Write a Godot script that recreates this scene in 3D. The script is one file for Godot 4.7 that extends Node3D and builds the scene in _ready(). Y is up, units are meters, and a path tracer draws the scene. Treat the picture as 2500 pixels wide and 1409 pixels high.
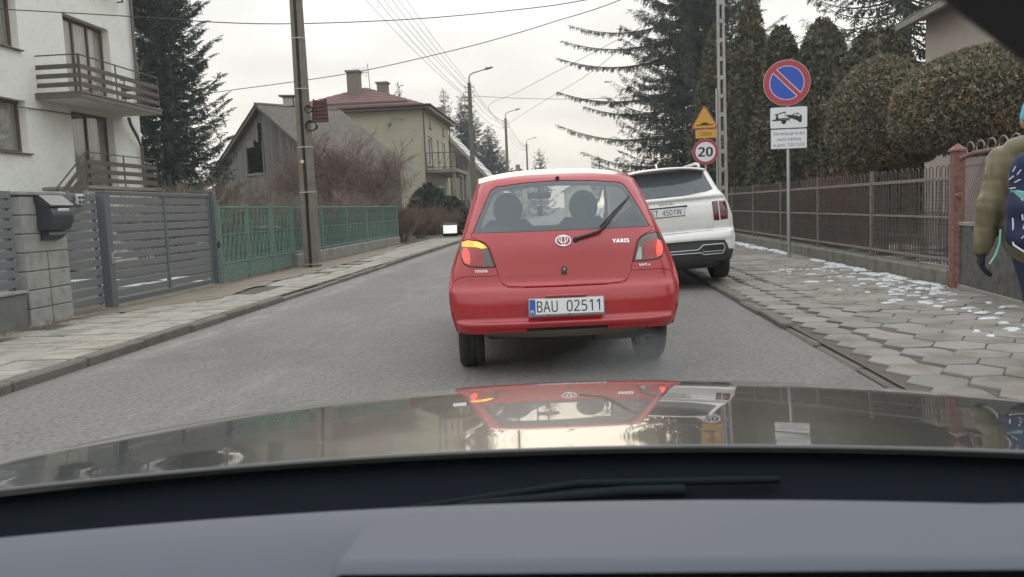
extends Node3D

# ---------------------------------------------------------------- mesh collector
class MB:
	var v := PackedVector3Array()
	var n := PackedVector3Array()
	var c := PackedColorArray()
	var uv := PackedVector2Array()
	var col := Color(1, 1, 1)

	func tri3(a: Vector3, b: Vector3, d: Vector3, na: Vector3, nb: Vector3, nd: Vector3) -> void:
		if (d - a).cross(b - a).dot(na + nb + nd) < 0.0:
			v.append(a); v.append(d); v.append(b)
			n.append(na); n.append(nd); n.append(nb)
		else:
			v.append(a); v.append(b); v.append(d)
			n.append(na); n.append(nb); n.append(nd)
		c.append(col); c.append(col); c.append(col)

	func tri(a: Vector3, b: Vector3, d: Vector3, facing: Vector3) -> void:
		var g := (d - a).cross(b - a)
		if g.length_squared() < 1e-16:
			return
		g = g.normalized()
		if g.dot(facing) < 0.0:
			g = -g
		tri3(a, b, d, g, g, g)

	func quad(a: Vector3, b: Vector3, d: Vector3, e: Vector3, facing: Vector3) -> void:
		tri(a, b, d, facing)
		tri(a, d, e, facing)

	func box(ctr: Vector3, s: Vector3, b := Basis.IDENTITY, bev := 0.0) -> void:
		var h := s * 0.5
		var k := minf(bev, minf(h.x, minf(h.y, h.z)) * 0.95)
		for ax in 3:
			var u := (ax + 1) % 3
			var w := (ax + 2) % 3
			for sg in [-1.0, 1.0]:
				var nn := Vector3.ZERO
				nn[ax] = sg
				var p: Array[Vector3] = []
				for q in [[-1, -1], [1, -1], [1, 1], [-1, 1]]:
					var t := Vector3.ZERO
					t[ax] = sg * h[ax]
					t[u] = q[0] * (h[u] - k)
					t[w] = q[1] * (h[w] - k)
					p.append(ctr + b * t)
				quad(p[0], p[1], p[2], p[3], b * nn)
		if k <= 0.0:
			return
		for ax in 3:
			var u := (ax + 1) % 3
			var w := (ax + 2) % 3
			for su in [-1.0, 1.0]:
				for sw in [-1.0, 1.0]:
					var nn := Vector3.ZERO
					nn[u] = su
					nn[w] = sw
					var p: Array[Vector3] = []
					for q in [[-1, 0], [1, 0], [1, 1], [-1, 1]]:
						var t := Vector3.ZERO
						t[ax] = q[0] * (h[ax] - k)
						t[u] = su * (h[u] - (k if q[1] == 1 else 0.0))
						t[w] = sw * (h[w] - (0.0 if q[1] == 1 else k))
						p.append(ctr + b * t)
					quad(p[0], p[1], p[2], p[3], b * nn)
		for sx in [-1.0, 1.0]:
			for sy in [-1.0, 1.0]:
				for sz in [-1.0, 1.0]:
					var sv := Vector3(sx, sy, sz)
					var p: Array[Vector3] = []
					for ax in 3:
						var t := Vector3.ZERO
						for i in 3:
							t[i] = sv[i] * (h[i] - (0.0 if i == ax else k))
						p.append(ctr + b * t)
					tri(p[0], p[1], p[2], b * sv)

	func bar(a: Vector3, e: Vector3, wx: float, wy: float, up := Vector3.UP, bev := 0.0) -> void:
		var z := e - a
		var l := z.length()
		if l < 1e-6:
			return
		z /= l
		if absf(z.dot(up)) > 0.99:
			up = Vector3(1, 0, 0)
		var x := up.cross(z).normalized()
		box((a + e) * 0.5, Vector3(wx, wy, l), Basis(x, z.cross(x), z), bev)

	func tube(p: PackedVector3Array, r0: float, r1: float, sides := 6, caps := true, flat := 1.0) -> void:
		var m := p.size()
		var rings: Array[PackedVector3Array] = []
		var norms: Array[PackedVector3Array] = []
		var up := Vector3(0.13, 1, 0.07).normalized()
		for i in m:
			var d := (p[mini(i + 1, m - 1)] - p[maxi(i - 1, 0)]).normalized()
			if absf(d.dot(up)) > 0.97:
				up = Vector3(1, 0.1, 0).normalized()
			var x := up.cross(d).normalized()
			var y := d.cross(x)
			var r := lerpf(r0, r1, float(i) / maxf(1.0, m - 1))
			var ring := PackedVector3Array()
			var nr := PackedVector3Array()
			for k in sides:
				var a := TAU * k / sides
				var o := x * cos(a) + y * sin(a) * flat
				ring.append(p[i] + o * r)
				nr.append((x * cos(a) * flat + y * sin(a)).normalized())
			rings.append(ring)
			norms.append(nr)
		for i in m - 1:
			for k in sides:
				var k2 := (k + 1) % sides
				tri3(rings[i][k], rings[i + 1][k], rings[i + 1][k2], norms[i][k], norms[i + 1][k], norms[i + 1][k2])
				tri3(rings[i][k], rings[i + 1][k2], rings[i][k2], norms[i][k], norms[i + 1][k2], norms[i][k2])
		if caps:
			for k in range(1, sides - 1):
				tri(rings[0][0], rings[0][k], rings[0][k + 1], p[0] - p[1])
				tri(rings[m - 1][0], rings[m - 1][k], rings[m - 1][k + 1], p[m - 1] - p[m - 2])

	func lathe(prof: PackedVector2Array, sides: int, xf := Transform3D.IDENTITY) -> void:
		# prof: (radius, height) from bottom to top, turned about +y
		for i in prof.size() - 1:
			var a := prof[i]
			var b := prof[i + 1]
			var t := b - a
			var nn := Vector2(t.y, -t.x).normalized()
			for k in sides:
				var a0 := TAU * k / sides
				var a1 := TAU * (k + 1) / sides
				var d0 := Vector3(cos(a0), 0, sin(a0))
				var d1 := Vector3(cos(a1), 0, sin(a1))
				var n0 := xf.basis * (d0 * nn.x + Vector3.UP * nn.y)
				var n1 := xf.basis * (d1 * nn.x + Vector3.UP * nn.y)
				var p00 := xf * (d0 * a.x + Vector3.UP * a.y)
				var p01 := xf * (d1 * a.x + Vector3.UP * a.y)
				var p10 := xf * (d0 * b.x + Vector3.UP * b.y)
				var p11 := xf * (d1 * b.x + Vector3.UP * b.y)
				if a.x > 1e-5:
					tri3(p00, p01, p11, n0, n1, n1)
				if b.x > 1e-5:
					tri3(p00, p11, p10, n0, n1, n0)

	func prism(poly: PackedVector2Array, depth: float, xf := Transform3D.IDENTITY) -> void:
		# poly in xy, from z = 0 to z = depth
		var idx := Geometry2D.triangulate_polygon(poly)
		var f := xf.basis.z.normalized()
		for i in range(0, idx.size(), 3):
			var q: Array[Vector3] = []
			for k in 3:
				q.append(Vector3(poly[idx[i + k]].x, poly[idx[i + k]].y, 0))
			tri(xf * q[0], xf * q[1], xf * q[2], -f)
			var z := Vector3(0, 0, depth)
			tri(xf * (q[0] + z), xf * (q[1] + z), xf * (q[2] + z), f)
		var cw := Geometry2D.is_polygon_clockwise(poly)
		for i in poly.size():
			var a := poly[i]
			var b := poly[(i + 1) % poly.size()]
			var e := b - a
			var o := Vector2(e.y, -e.x) * (-1.0 if cw else 1.0)
			quad(xf * Vector3(a.x, a.y, 0), xf * Vector3(b.x, b.y, 0), xf * Vector3(b.x, b.y, depth), xf * Vector3(a.x, a.y, depth), xf.basis * Vector3(o.x, o.y, 0))

	func grid(fn: Callable, nu: int, nv: int, outward: Vector3) -> void:
		# fn(u, v) in 0..1 -> point; smooth normals by differences
		var p: Array[PackedVector3Array] = []
		var q: Array[PackedVector3Array] = []
		for i in nu + 1:
			var row := PackedVector3Array()
			var nr := PackedVector3Array()
			for j in nv + 1:
				var u := float(i) / nu
				var w := float(j) / nv
				row.append(fn.call(u, w))
				var e := 0.0015
				var du: Vector3 = fn.call(minf(u + e, 1), w) - fn.call(maxf(u - e, 0), w)
				var dv: Vector3 = fn.call(u, minf(w + e, 1)) - fn.call(u, maxf(w - e, 0))
				var m := du.cross(dv).normalized()
				nr.append(m if m.dot(outward) >= 0 else -m)
			p.append(row)
			q.append(nr)
		for i in nu:
			for j in nv:
				tri3(p[i][j], p[i + 1][j], p[i + 1][j + 1], q[i][j], q[i + 1][j], q[i + 1][j + 1])
				tri3(p[i][j], p[i + 1][j + 1], p[i][j + 1], q[i][j], q[i + 1][j + 1], q[i][j + 1])

	func ellipsoid(ctr: Vector3, r: Vector3, nu := 12, nv := 16, b := Basis.IDENTITY) -> void:
		for i in nu:
			for j in nv:
				var q: Array[Vector3] = []
				for k in [[0, 0], [1, 0], [1, 1], [0, 1]]:
					var t: float = PI * (i + k[0]) / nu - PI / 2
					var a: float = TAU * (j + k[1]) / nv
					q.append(Vector3(cos(t) * cos(a), sin(t), cos(t) * sin(a)))
				var w: Array[Vector3] = []
				for k in 4:
					w.append(b * (q[k] / r).normalized())
				if i > 0:
					tri3(ctr + b * (q[0] * r), ctr + b * (q[1] * r), ctr + b * (q[3] * r), w[0], w[1], w[3])
				if i < nu - 1:
					tri3(ctr + b * (q[1] * r), ctr + b * (q[2] * r), ctr + b * (q[3] * r), w[1], w[2], w[3])

	func stamp(tv: PackedVector3Array, tn: PackedVector3Array, xf: Transform3D, tint: Color) -> void:
		v.append_array(xf * tv)
		n.append_array(Transform3D(xf.basis.orthonormalized(), Vector3.ZERO) * tn)
		var k := PackedColorArray()
		k.resize(tv.size())
		k.fill(tint)
		c.append_array(k)

	func mesh() -> ArrayMesh:
		var a := []
		a.resize(Mesh.ARRAY_MAX)
		a[Mesh.ARRAY_VERTEX] = v
		a[Mesh.ARRAY_NORMAL] = n
		a[Mesh.ARRAY_COLOR] = c
		if uv.size() == v.size():
			a[Mesh.ARRAY_TEX_UV] = uv
		var m := ArrayMesh.new()
		m.add_surface_from_arrays(Mesh.PRIMITIVE_TRIANGLES, a)
		return m

# ---------------------------------------------------------------- node helpers
var taken := {}
var rng := RandomNumberGenerator.new()
var M := {}
var T := {}

func numbered(called: String) -> String:
	var k: int = taken.get(called, 0)
	taken[called] = k + 1
	return called if k == 0 else "%s_%03d" % [called, k]

func part(st, called: String, m: Material, parent: Node) -> MeshInstance3D:
	var o := MeshInstance3D.new()
	o.mesh = st.mesh() if st is MB else st
	o.material_override = m
	o.name = called
	parent.add_child(o, true)
	return o

func tag(o: Node, label: String, category: String, group := "") -> void:
	o.set_meta("label", label)
	o.set_meta("category", category)
	if group != "":
		o.set_meta("group", group)

func thing(called: String, label: String, category: String, at := Vector3.ZERO, turn := 0.0, group := "") -> Node3D:
	var o := Node3D.new()
	o.name = numbered(called)
	add_child(o)
	o.position = at
	o.rotation.y = turn
	tag(o, label, category, group)
	return o

func struct(called: String, st, m: Material, kind := "structure") -> MeshInstance3D:
	var o := part(st, numbered(called), m, self)
	o.set_meta("kind", kind)
	return o

func piece(mesh: Mesh, called: String, m: Material, parent: Node, xf: Transform3D) -> MeshInstance3D:
	var o := part(mesh, called, m, parent)
	o.transform = xf
	return o

func lin(r: float, g: float, b: float, a := 1.0) -> Color:
	var k := Color(r, g, b).linear_to_srgb()
	k.a = a
	return k

func mat(called: String, col: Color, rough := 0.8, opts := {}) -> StandardMaterial3D:
	var m := StandardMaterial3D.new()
	m.resource_name = called
	m.albedo_color = col
	m.roughness = rough
	m.metallic = opts.get("metal", 0.0)
	m.metallic_specular = opts.get("spec", 0.5)
	if opts.has("tex"):
		m.albedo_texture = opts.tex
	if opts.has("scale"):
		m.uv1_triplanar = true
		m.uv1_world_triplanar = opts.get("world", true)
		m.uv1_scale = opts.scale if opts.scale is Vector3 else Vector3.ONE * opts.scale
	if opts.has("bump"):
		m.heightmap_enabled = true
		m.heightmap_texture = opts.bump
		m.heightmap_scale = opts.get("height", 1.0)
	if opts.has("rtex"):
		m.roughness_texture = opts.rtex
	if opts.get("vc", false):
		m.vertex_color_use_as_albedo = true
	if opts.has("coat"):
		m.clearcoat_enabled = true
		m.clearcoat = opts.coat
		m.clearcoat_roughness = opts.get("coat_rough", 0.03)
	if opts.has("glow"):
		m.emission_enabled = true
		m.emission = opts.glow
		m.emission_energy_multiplier = opts.get("energy", 1.0)
	if opts.has("back"):
		m.backlight_enabled = true
		m.backlight = opts.back
	if opts.has("alpha"):
		m.transparency = BaseMaterial3D.TRANSPARENCY_ALPHA
		m.albedo_color.a = opts.alpha
	if opts.has("detail"):
		m.detail_enabled = true
		m.detail_albedo = opts.detail
		m.detail_blend_mode = BaseMaterial3D.BLEND_MODE_MUL
		m.detail_uv_layer = BaseMaterial3D.DETAIL_UV_2
		m.uv2_triplanar = true
		m.uv2_world_triplanar = true
		m.uv2_scale = Vector3.ONE * opts.get("detail_scale", 0.3)
	return m

func noise_tex(seed_: int, freq: float, stops: Array, size := 512, oct := 4, kind := FastNoiseLite.TYPE_SIMPLEX_SMOOTH) -> NoiseTexture2D:
	# stops: [[offset, linear grey or Color], ...]
	var f := FastNoiseLite.new()
	f.seed = seed_
	f.noise_type = kind
	f.frequency = freq
	f.fractal_octaves = oct
	var g := Gradient.new()
	var offs := PackedFloat32Array()
	var cols := PackedColorArray()
	for s in stops:
		offs.append(s[0])
		cols.append(s[1] if s[1] is Color else Color(s[1], s[1], s[1]).linear_to_srgb())
	g.offsets = offs
	g.colors = cols
	var t := NoiseTexture2D.new()
	t.width = size
	t.height = size
	t.seamless = true
	t.noise = f
	t.color_ramp = g
	return t

func letters(s: String, width: float, height: float, m: Material, parent: Node, xf: Transform3D, called := "lettering", depth := 0.002, bold := false, mono := false) -> MeshInstance3D:
	var t := TextMesh.new()
	var f := SystemFont.new()
	f.font_names = PackedStringArray(["Droid Sans Mono" if mono else "Droid Sans"])
	if bold:
		f.font_weight = 700
	t.font = f
	t.text = s
	t.font_size = 64
	t.pixel_size = 0.01
	t.depth = 0.01
	t.curve_step = 1.0
	var bb := t.get_aabb()
	var o := MeshInstance3D.new()
	o.mesh = t
	o.material_override = m
	o.name = called
	parent.add_child(o, true)
	var sx := width / maxf(bb.size.x, 0.001)
	var sy := height / maxf(bb.size.y, 0.001)
	var ctr := bb.position + bb.size * 0.5
	o.transform = xf * Transform3D(Basis.from_scale(Vector3(sx, sy, depth / 0.01)), Vector3(-ctr.x * sx, -ctr.y * sy, 0))
	return o

func ss(a: float, b: float, x: float) -> float:
	var t := clampf((x - a) / (b - a), 0.0, 1.0)
	return t * t * (3.0 - 2.0 * t)

func table(t: Array, x: float) -> float:
	# smooth interpolation through a table of [x, y]
	var k := t.size()
	if x <= t[0][0]:
		return t[0][1]
	if x >= t[k - 1][0]:
		return t[k - 1][1]
	var i := 0
	while t[i + 1][0] < x:
		i += 1
	var h: float = t[i + 1][0] - t[i][0]
	var s: float = (x - t[i][0]) / h
	var d: float = (t[i + 1][1] - t[i][1]) / h
	var d0: float = (t[i][1] - t[i - 1][1]) / (t[i][0] - t[i - 1][0]) if i > 0 else d
	var d1: float = (t[i + 2][1] - t[i + 1][1]) / (t[i + 2][0] - t[i + 1][0]) if i < k - 2 else d
	var m0: float = 0.0 if d0 * d <= 0.0 else 2.0 * d0 * d / (d0 + d)
	var m1: float = 0.0 if d1 * d <= 0.0 else 2.0 * d1 * d / (d1 + d)
	var s2 := s * s
	var s3 := s2 * s
	return (2 * s3 - 3 * s2 + 1) * t[i][1] + (s3 - 2 * s2 + s) * h * m0 + (-2 * s3 + 3 * s2) * t[i + 1][1] + (s3 - s2) * h * m1

func pv2(a: Array) -> PackedVector2Array:
	var p := PackedVector2Array()
	for q in a:
		p.append(Vector2(q[0], q[1]))
	return p

func pv3(a: Array) -> PackedVector3Array:
	var p := PackedVector3Array()
	for q in a:
		p.append(q if q is Vector3 else Vector3(q[0], q[1], q[2]))
	return p

func xf(x: float, y: float, z: float, turn := 0.0) -> Transform3D:
	return Transform3D(Basis(Vector3.UP, turn), Vector3(x, y, z))

# a wall sheet with real openings: o is its lower corner on the outer face, ux along it, outward n, thickness th; openings [x0, y0, x1, y1]
func wall(mb: MB, o: Vector3, ux: Vector3, n: Vector3, w: float, h: float, th: float, ops := []) -> void:
	var xs := [0.0, w]
	var ys := [0.0, h]
	for q in ops:
		xs.append_array([q[0], q[2]])
		ys.append_array([q[1], q[3]])
	xs.sort()
	ys.sort()
	var up := Vector3.UP
	for i in xs.size() - 1:
		for j in ys.size() - 1:
			if xs[i + 1] - xs[i] < 1e-4 or ys[j + 1] - ys[j] < 1e-4:
				continue
			var cx: float = (xs[i] + xs[i + 1]) / 2
			var cy: float = (ys[j] + ys[j + 1]) / 2
			var open := false
			for q in ops:
				if cx > q[0] and cx < q[2] and cy > q[1] and cy < q[3]:
					open = true
			if open:
				continue
			var a: Vector3 = o + ux * xs[i] + up * ys[j]
			var b: Vector3 = o + ux * xs[i + 1] + up * ys[j]
			var c: Vector3 = o + ux * xs[i + 1] + up * ys[j + 1]
			var d: Vector3 = o + ux * xs[i] + up * ys[j + 1]
			mb.quad(a, b, c, d, n)
			var k := -n * th
			mb.quad(a + k, b + k, c + k, d + k, -n)
	var k := -n * th
	for q in ops + [[0.0, 0.0, w, h, 1]]:
		var f := -1.0 if q.size() > 4 else 1.0
		var a: Vector3 = o + ux * q[0] + up * q[1]
		var b: Vector3 = o + ux * q[2] + up * q[1]
		var c: Vector3 = o + ux * q[2] + up * q[3]
		var d: Vector3 = o + ux * q[0] + up * q[3]
		mb.quad(a, b, b + k, a + k, up * f)
		mb.quad(d, c, c + k, d + k, -up * f)
		mb.quad(a, d, d + k, a + k, ux * f)
		mb.quad(b, c, c + k, b + k, -ux * f)

# a window set into an opening: frame with sashes (a part), panes and sill under it
func window(parent: Node, o: Vector3, ux: Vector3, n: Vector3, q: Array, set_in: float, cols: int, fm: Material, gm: Material, sm: Material, bar := 0.07, sill := true, curtain: Material = null) -> void:
	var up := Vector3.UP
	var w: float = q[2] - q[0]
	var h: float = q[3] - q[1]
	var b := Basis(ux, up, n)
	var base: Vector3 = o + ux * q[0] + up * q[1] - n * set_in
	var f := MB.new()
	f.box(base + ux * w / 2 + up * bar / 2, Vector3(w, bar, 0.07), b, 0.006)
	f.box(base + ux * w / 2 + up * (h - bar / 2), Vector3(w, bar, 0.07), b, 0.006)
	for i in cols + 1:
		f.box(base + ux * lerpf(bar / 2, w - bar / 2, float(i) / cols) + up * h / 2, Vector3(bar, h - 2 * bar - 0.004, 0.066), b, 0.006)
	var fr := part(f, "window", fm, parent)
	for i in cols:
		var g := MB.new()
		var x0: float = lerpf(bar / 2, w - bar / 2, float(i) / cols) + bar / 2 - 0.004
		var x1: float = lerpf(bar / 2, w - bar / 2, float(i + 1) / cols) - bar / 2 + 0.004
		g.box(base + ux * (x0 + x1) / 2 + up * h / 2 - n * 0.012, Vector3(x1 - x0, h - 2 * bar + 0.008, 0.008), b)
		part(g, "pane", gm, fr)
	if curtain:
		var cu := MB.new()
		var steps := int(w / 0.03)
		for i in steps:
			var xa := w * i / steps
			var xb := w * (i + 1) / steps
			var za := 0.12 + 0.02 * sin(xa * 42.0)
			var zb := 0.12 + 0.02 * sin(xb * 42.0)
			cu.quad(base + ux * xa - n * za, base + ux * xb - n * zb, base + ux * xb + up * h - n * zb, base + ux * xa + up * h - n * za, n)
		part(cu, "curtain", curtain, fr)
	if sill:
		var s := MB.new()
		s.box(o + ux * (q[0] + q[2]) / 2 + up * (q[1] - 0.02) + n * (0.05 - set_in / 2), Vector3(w + 0.12, 0.035, set_in + 0.1), b, 0.006)
		part(s, "sill", sm, fr)

func sky_picture() -> ImageTexture:
	var w := 768
	var h := 384
	var im := Image.create(w, h, false, Image.FORMAT_RGBF)
	var f := FastNoiseLite.new()
	f.seed = 11
	f.frequency = 1.0
	f.fractal_octaves = 4
	for j in h:
		var e := PI / 2 - PI * (j + 0.5) / h
		var se := sin(e)
		for i in w:
			var az := TAU * (i + 0.5) / w
			var d := Vector3(sin(az) * cos(e), se, -cos(az) * cos(e))
			var y := maxf(se, 0.0)
			# layered cloud: features flattened towards the horizon
			var q := Vector3(d.x, 0, d.z) / (y + 0.22)
			var cl := f.get_noise_3d(q.x * 0.9, y * 5.0, q.z * 0.9) + 0.5 * f.get_noise_3d(q.x * 2.3 + 7.0, y * 9.0, q.z * 2.3)
			var thick := clampf(0.5 + cl * 0.9, 0.0, 1.0)
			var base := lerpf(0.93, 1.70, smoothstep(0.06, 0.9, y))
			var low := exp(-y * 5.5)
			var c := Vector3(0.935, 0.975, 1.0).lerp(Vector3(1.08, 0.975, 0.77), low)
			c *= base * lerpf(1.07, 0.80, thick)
			c = c.lerp(Vector3(0.88, 0.82, 0.80) * base, 0.40 * thick * low)
			im.set_pixel(i, j, Color(c.x, c.y, c.z))
	return ImageTexture.create_from_image(im)

func setup_view() -> void:
	var cam := Camera3D.new()
	cam.name = "camera"
	add_child(cam)
	cam.position = Vector3(0, 1.25, 0)
	cam.basis = Basis(Vector3.UP, deg_to_rad(4.2106)) * Basis(Vector3.RIGHT, deg_to_rad(-5.5897)) * Basis(Vector3.BACK, -0.04)
	var lens := CameraAttributesPhysical.new()
	lens.frustum_focal_length = 34.07
	lens.exposure_aperture = 11.0
	lens.frustum_focus_distance = 9.0
	lens.frustum_near = 0.05
	lens.frustum_far = 1500.0
	cam.attributes = lens
	cam.fov = 38.79
	cam.near = 0.05
	cam.far = 1500.0
	cam.current = true

	var e := Environment.new()
	e.background_mode = Environment.BG_SKY
	var sk := Sky.new()
	var sm := PanoramaSkyMaterial.new()
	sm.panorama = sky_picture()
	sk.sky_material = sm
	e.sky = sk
	e.tonemap_mode = Environment.TONE_MAPPER_LINEAR
	e.tonemap_exposure = 1.2
	e.fog_enabled = true
	e.fog_density = 0.001
	e.fog_light_color = Color(0.93, 0.95, 0.97)
	e.volumetric_fog_enabled = true
	e.volumetric_fog_density = 0.0
	e.sdfgi_enabled = true
	e.ssao_enabled = true
	e.ssil_enabled = true
	var we := WorldEnvironment.new()
	we.name = "world_environment"
	we.environment = e
	add_child(we)

	var sun := DirectionalLight3D.new()
	sun.name = "sun"
	sun.light_color = Color(1.0, 0.93, 0.80)
	sun.light_energy = 0.16
	sun.light_angular_distance = 40.0
	sun.shadow_enabled = true
	add_child(sun)
	# low behind thin cloud, a little left of the end of the street
	sun.look_at_from_position(Vector3.ZERO, -Vector3(-0.03, 0.34, -1.0))

func setup_materials() -> void:
	T.grain = noise_tex(1, 0.30, [[0.0, 0.42], [0.40, 0.78], [0.6, 1.0], [0.78, 1.35]], 512, 3)
	T.asphalt = noise_tex(12, 0.22, [[0.25, 0.34], [0.42, 0.76], [0.55, 1.0], [0.75, 1.65]], 512, 3)
	T.asphalt_soft = noise_tex(13, 0.18, [[0.25, 0.66], [0.5, 0.95], [0.75, 1.3]], 512, 4)
	T.fine = noise_tex(2, 0.12, [[0.0, 0.72], [0.5, 0.95], [1.0, 1.12]], 512, 5)
	T.blotch = noise_tex(3, 0.012, [[0.0, 0.66], [0.42, 0.92], [0.6, 1.0], [1.0, 1.15]], 512, 5)
	T.bump = noise_tex(4, 0.2, [[0.0, 0.0], [1.0, 1.0]], 512, 4)
	T.cell = noise_tex(5, 0.05, [[0.0, 0.5], [0.5, 1.0], [1.0, 1.1]], 512, 3, FastNoiseLite.TYPE_CELLULAR)
	T.plaster = noise_tex(6, 0.03, [[0.0, 0.9], [0.5, 1.0], [1.0, 1.05]], 512, 6)
	T.streak = noise_tex(7, 0.05, [[0.0, 0.55], [0.45, 0.9], [1.0, 1.2]], 512, 5)
	T.rust = noise_tex(8, 0.02, [[0.0, lin(0.35, 0.30, 0.28)], [0.45, lin(0.8, 0.78, 0.76)], [0.7, lin(1.0, 1.0, 1.0)], [1.0, lin(1.1, 1.0, 0.9)]], 512, 5)
	T.hexstain = noise_tex(14, 0.014, [[0.25, lin(0.70, 0.71, 0.64)], [0.45, lin(0.92, 0.92, 0.9)], [0.6, lin(1, 1, 1)], [0.8, lin(1.12, 1.08, 1.02)]], 512, 5)
	T.moss = noise_tex(9, 0.016, [[0.0, lin(0.62, 0.72, 0.42)], [0.4, lin(0.85, 0.88, 0.74)], [0.6, lin(1, 1, 1)], [1.0, lin(1.08, 1.05, 1.0)]], 512, 5)

	M.asphalt = mat("asphalt", lin(0.372, 0.352, 0.332), 0.88, {"tex": T.asphalt, "scale": 0.85, "bump": T.bump, "height": 0.4, "vc": true, "detail": T.asphalt_soft, "detail_scale": 0.21})
	M.soil = mat("winter_soil", lin(0.15, 0.125, 0.085), 1.0, {"tex": T.grain, "scale": 0.35, "bump": T.bump, "height": 3.0, "detail": T.moss, "detail_scale": 0.09})
	M.sand = mat("sandy_dirt", lin(0.26, 0.225, 0.178), 1.0, {"tex": T.grain, "scale": 0.6, "bump": T.bump, "height": 1.5, "detail": T.blotch, "detail_scale": 0.25})
	M.slabs = []
	for k in 5:
		var g: float = [0.34, 0.355, 0.32, 0.375, 0.345][k]
		M.slabs.append(mat("concrete_slab", lin(g, g * [0.94, 0.925, 0.95, 0.935, 0.915][k], g * [0.83, 0.80, 0.845, 0.82, 0.78][k]), 0.92, {"tex": T.grain, "scale": 0.5, "bump": T.bump, "height": 0.5, "detail": T.hexstain, "detail_scale": 0.30}))
	M.hexes = []
	for k in 5:
		var g: float = [0.225, 0.25, 0.205, 0.24, 0.26][k]
		M.hexes.append(mat("hexagonal_slab", lin(g, g * [0.94, 0.91, 0.95, 0.955, 0.92][k], g * [0.86, 0.82, 0.875, 0.85, 0.84][k]), 0.92, {"tex": T.fine, "scale": 0.9, "bump": T.bump, "height": 0.6, "detail": T.hexstain, "detail_scale": 0.22}))
	M.kerb = mat("kerb_concrete", lin(0.155, 0.143, 0.124), 0.95, {"tex": T.grain, "scale": 0.5, "bump": T.bump, "height": 0.8, "detail": T.blotch, "detail_scale": 0.4})
	M.snow = mat("old_snow", lin(0.66, 0.68, 0.70), 0.8, {"tex": T.grain, "scale": 1.0, "bump": T.bump, "height": 1.2})
	M.concrete = mat("weathered_concrete", lin(0.27, 0.255, 0.225), 0.95, {"tex": T.grain, "scale": 0.35, "bump": T.bump, "height": 0.8, "detail": T.blotch, "detail_scale": 0.3})
	M.mossy = mat("mossy_concrete", lin(0.19, 0.18, 0.15), 1.0, {"tex": T.grain, "scale": 0.4, "bump": T.bump, "height": 1.5, "detail": T.hexstain, "detail_scale": 0.5})
	M.glass = mat("clear_glass", lin(0.5, 0.55, 0.55), 0.02, {"alpha": 0.10})
	M.dark_glass = mat("dark_window_glass", lin(0.02, 0.022, 0.025), 0.03, {"spec": 0.6})
	M.black = mat("black_plastic", lin(0.012, 0.012, 0.013), 0.55)
	M.rubber = mat("tyre_rubber", lin(0.022, 0.022, 0.022), 0.85, {"bump": T.bump, "height": 0.2, "scale": 4.0, "world": false})
	M.white_paint = mat("white_paint", lin(0.72, 0.73, 0.72), 0.5)
	M.steel = mat("galvanised_steel", lin(0.42, 0.43, 0.44), 0.42, {"metal": 0.8, "tex": T.fine, "scale": 1.0})
	M.wire = mat("wire", lin(0.035, 0.035, 0.04), 0.6)

func asphalt_tint(x: float, z: float, f: FastNoiseLite) -> Color:
	# pale band of road salt and dust left of the wheel tracks, darker tar repairs
	var s := exp(-pow((x + 3.97 + 0.12 * f.get_noise_2d(z * 2.0, 3.0)) / 0.20, 2.0)) * ss(-0.35, 0.30, f.get_noise_2d(x * 22.0, z * 5.0)) * ss(5.0, 9.0, -z)
	s += 0.35 * exp(-pow((x + 2.5) / 0.5, 2.0)) * ss(0.0, 0.5, f.get_noise_2d(x * 12.0 + 50.0, z * 2.4))
	var k := 1.0 + 0.55 * s + 0.10 * f.get_noise_2d(x * 3.0, z * 0.9) + 0.10 * f.get_noise_2d(x * 14.0 + 9.0, z * 14.0)
	k *= 1.0 - 0.10 * ss(0.28, 0.30, f.get_noise_2d(x * 1.6 + 31.0, z * 1.1 + 4.0))
	k *= 0.54
	return Color(k, k * (1.0 - 0.01 * s), k * (1.0 - 0.02 * s))

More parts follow.
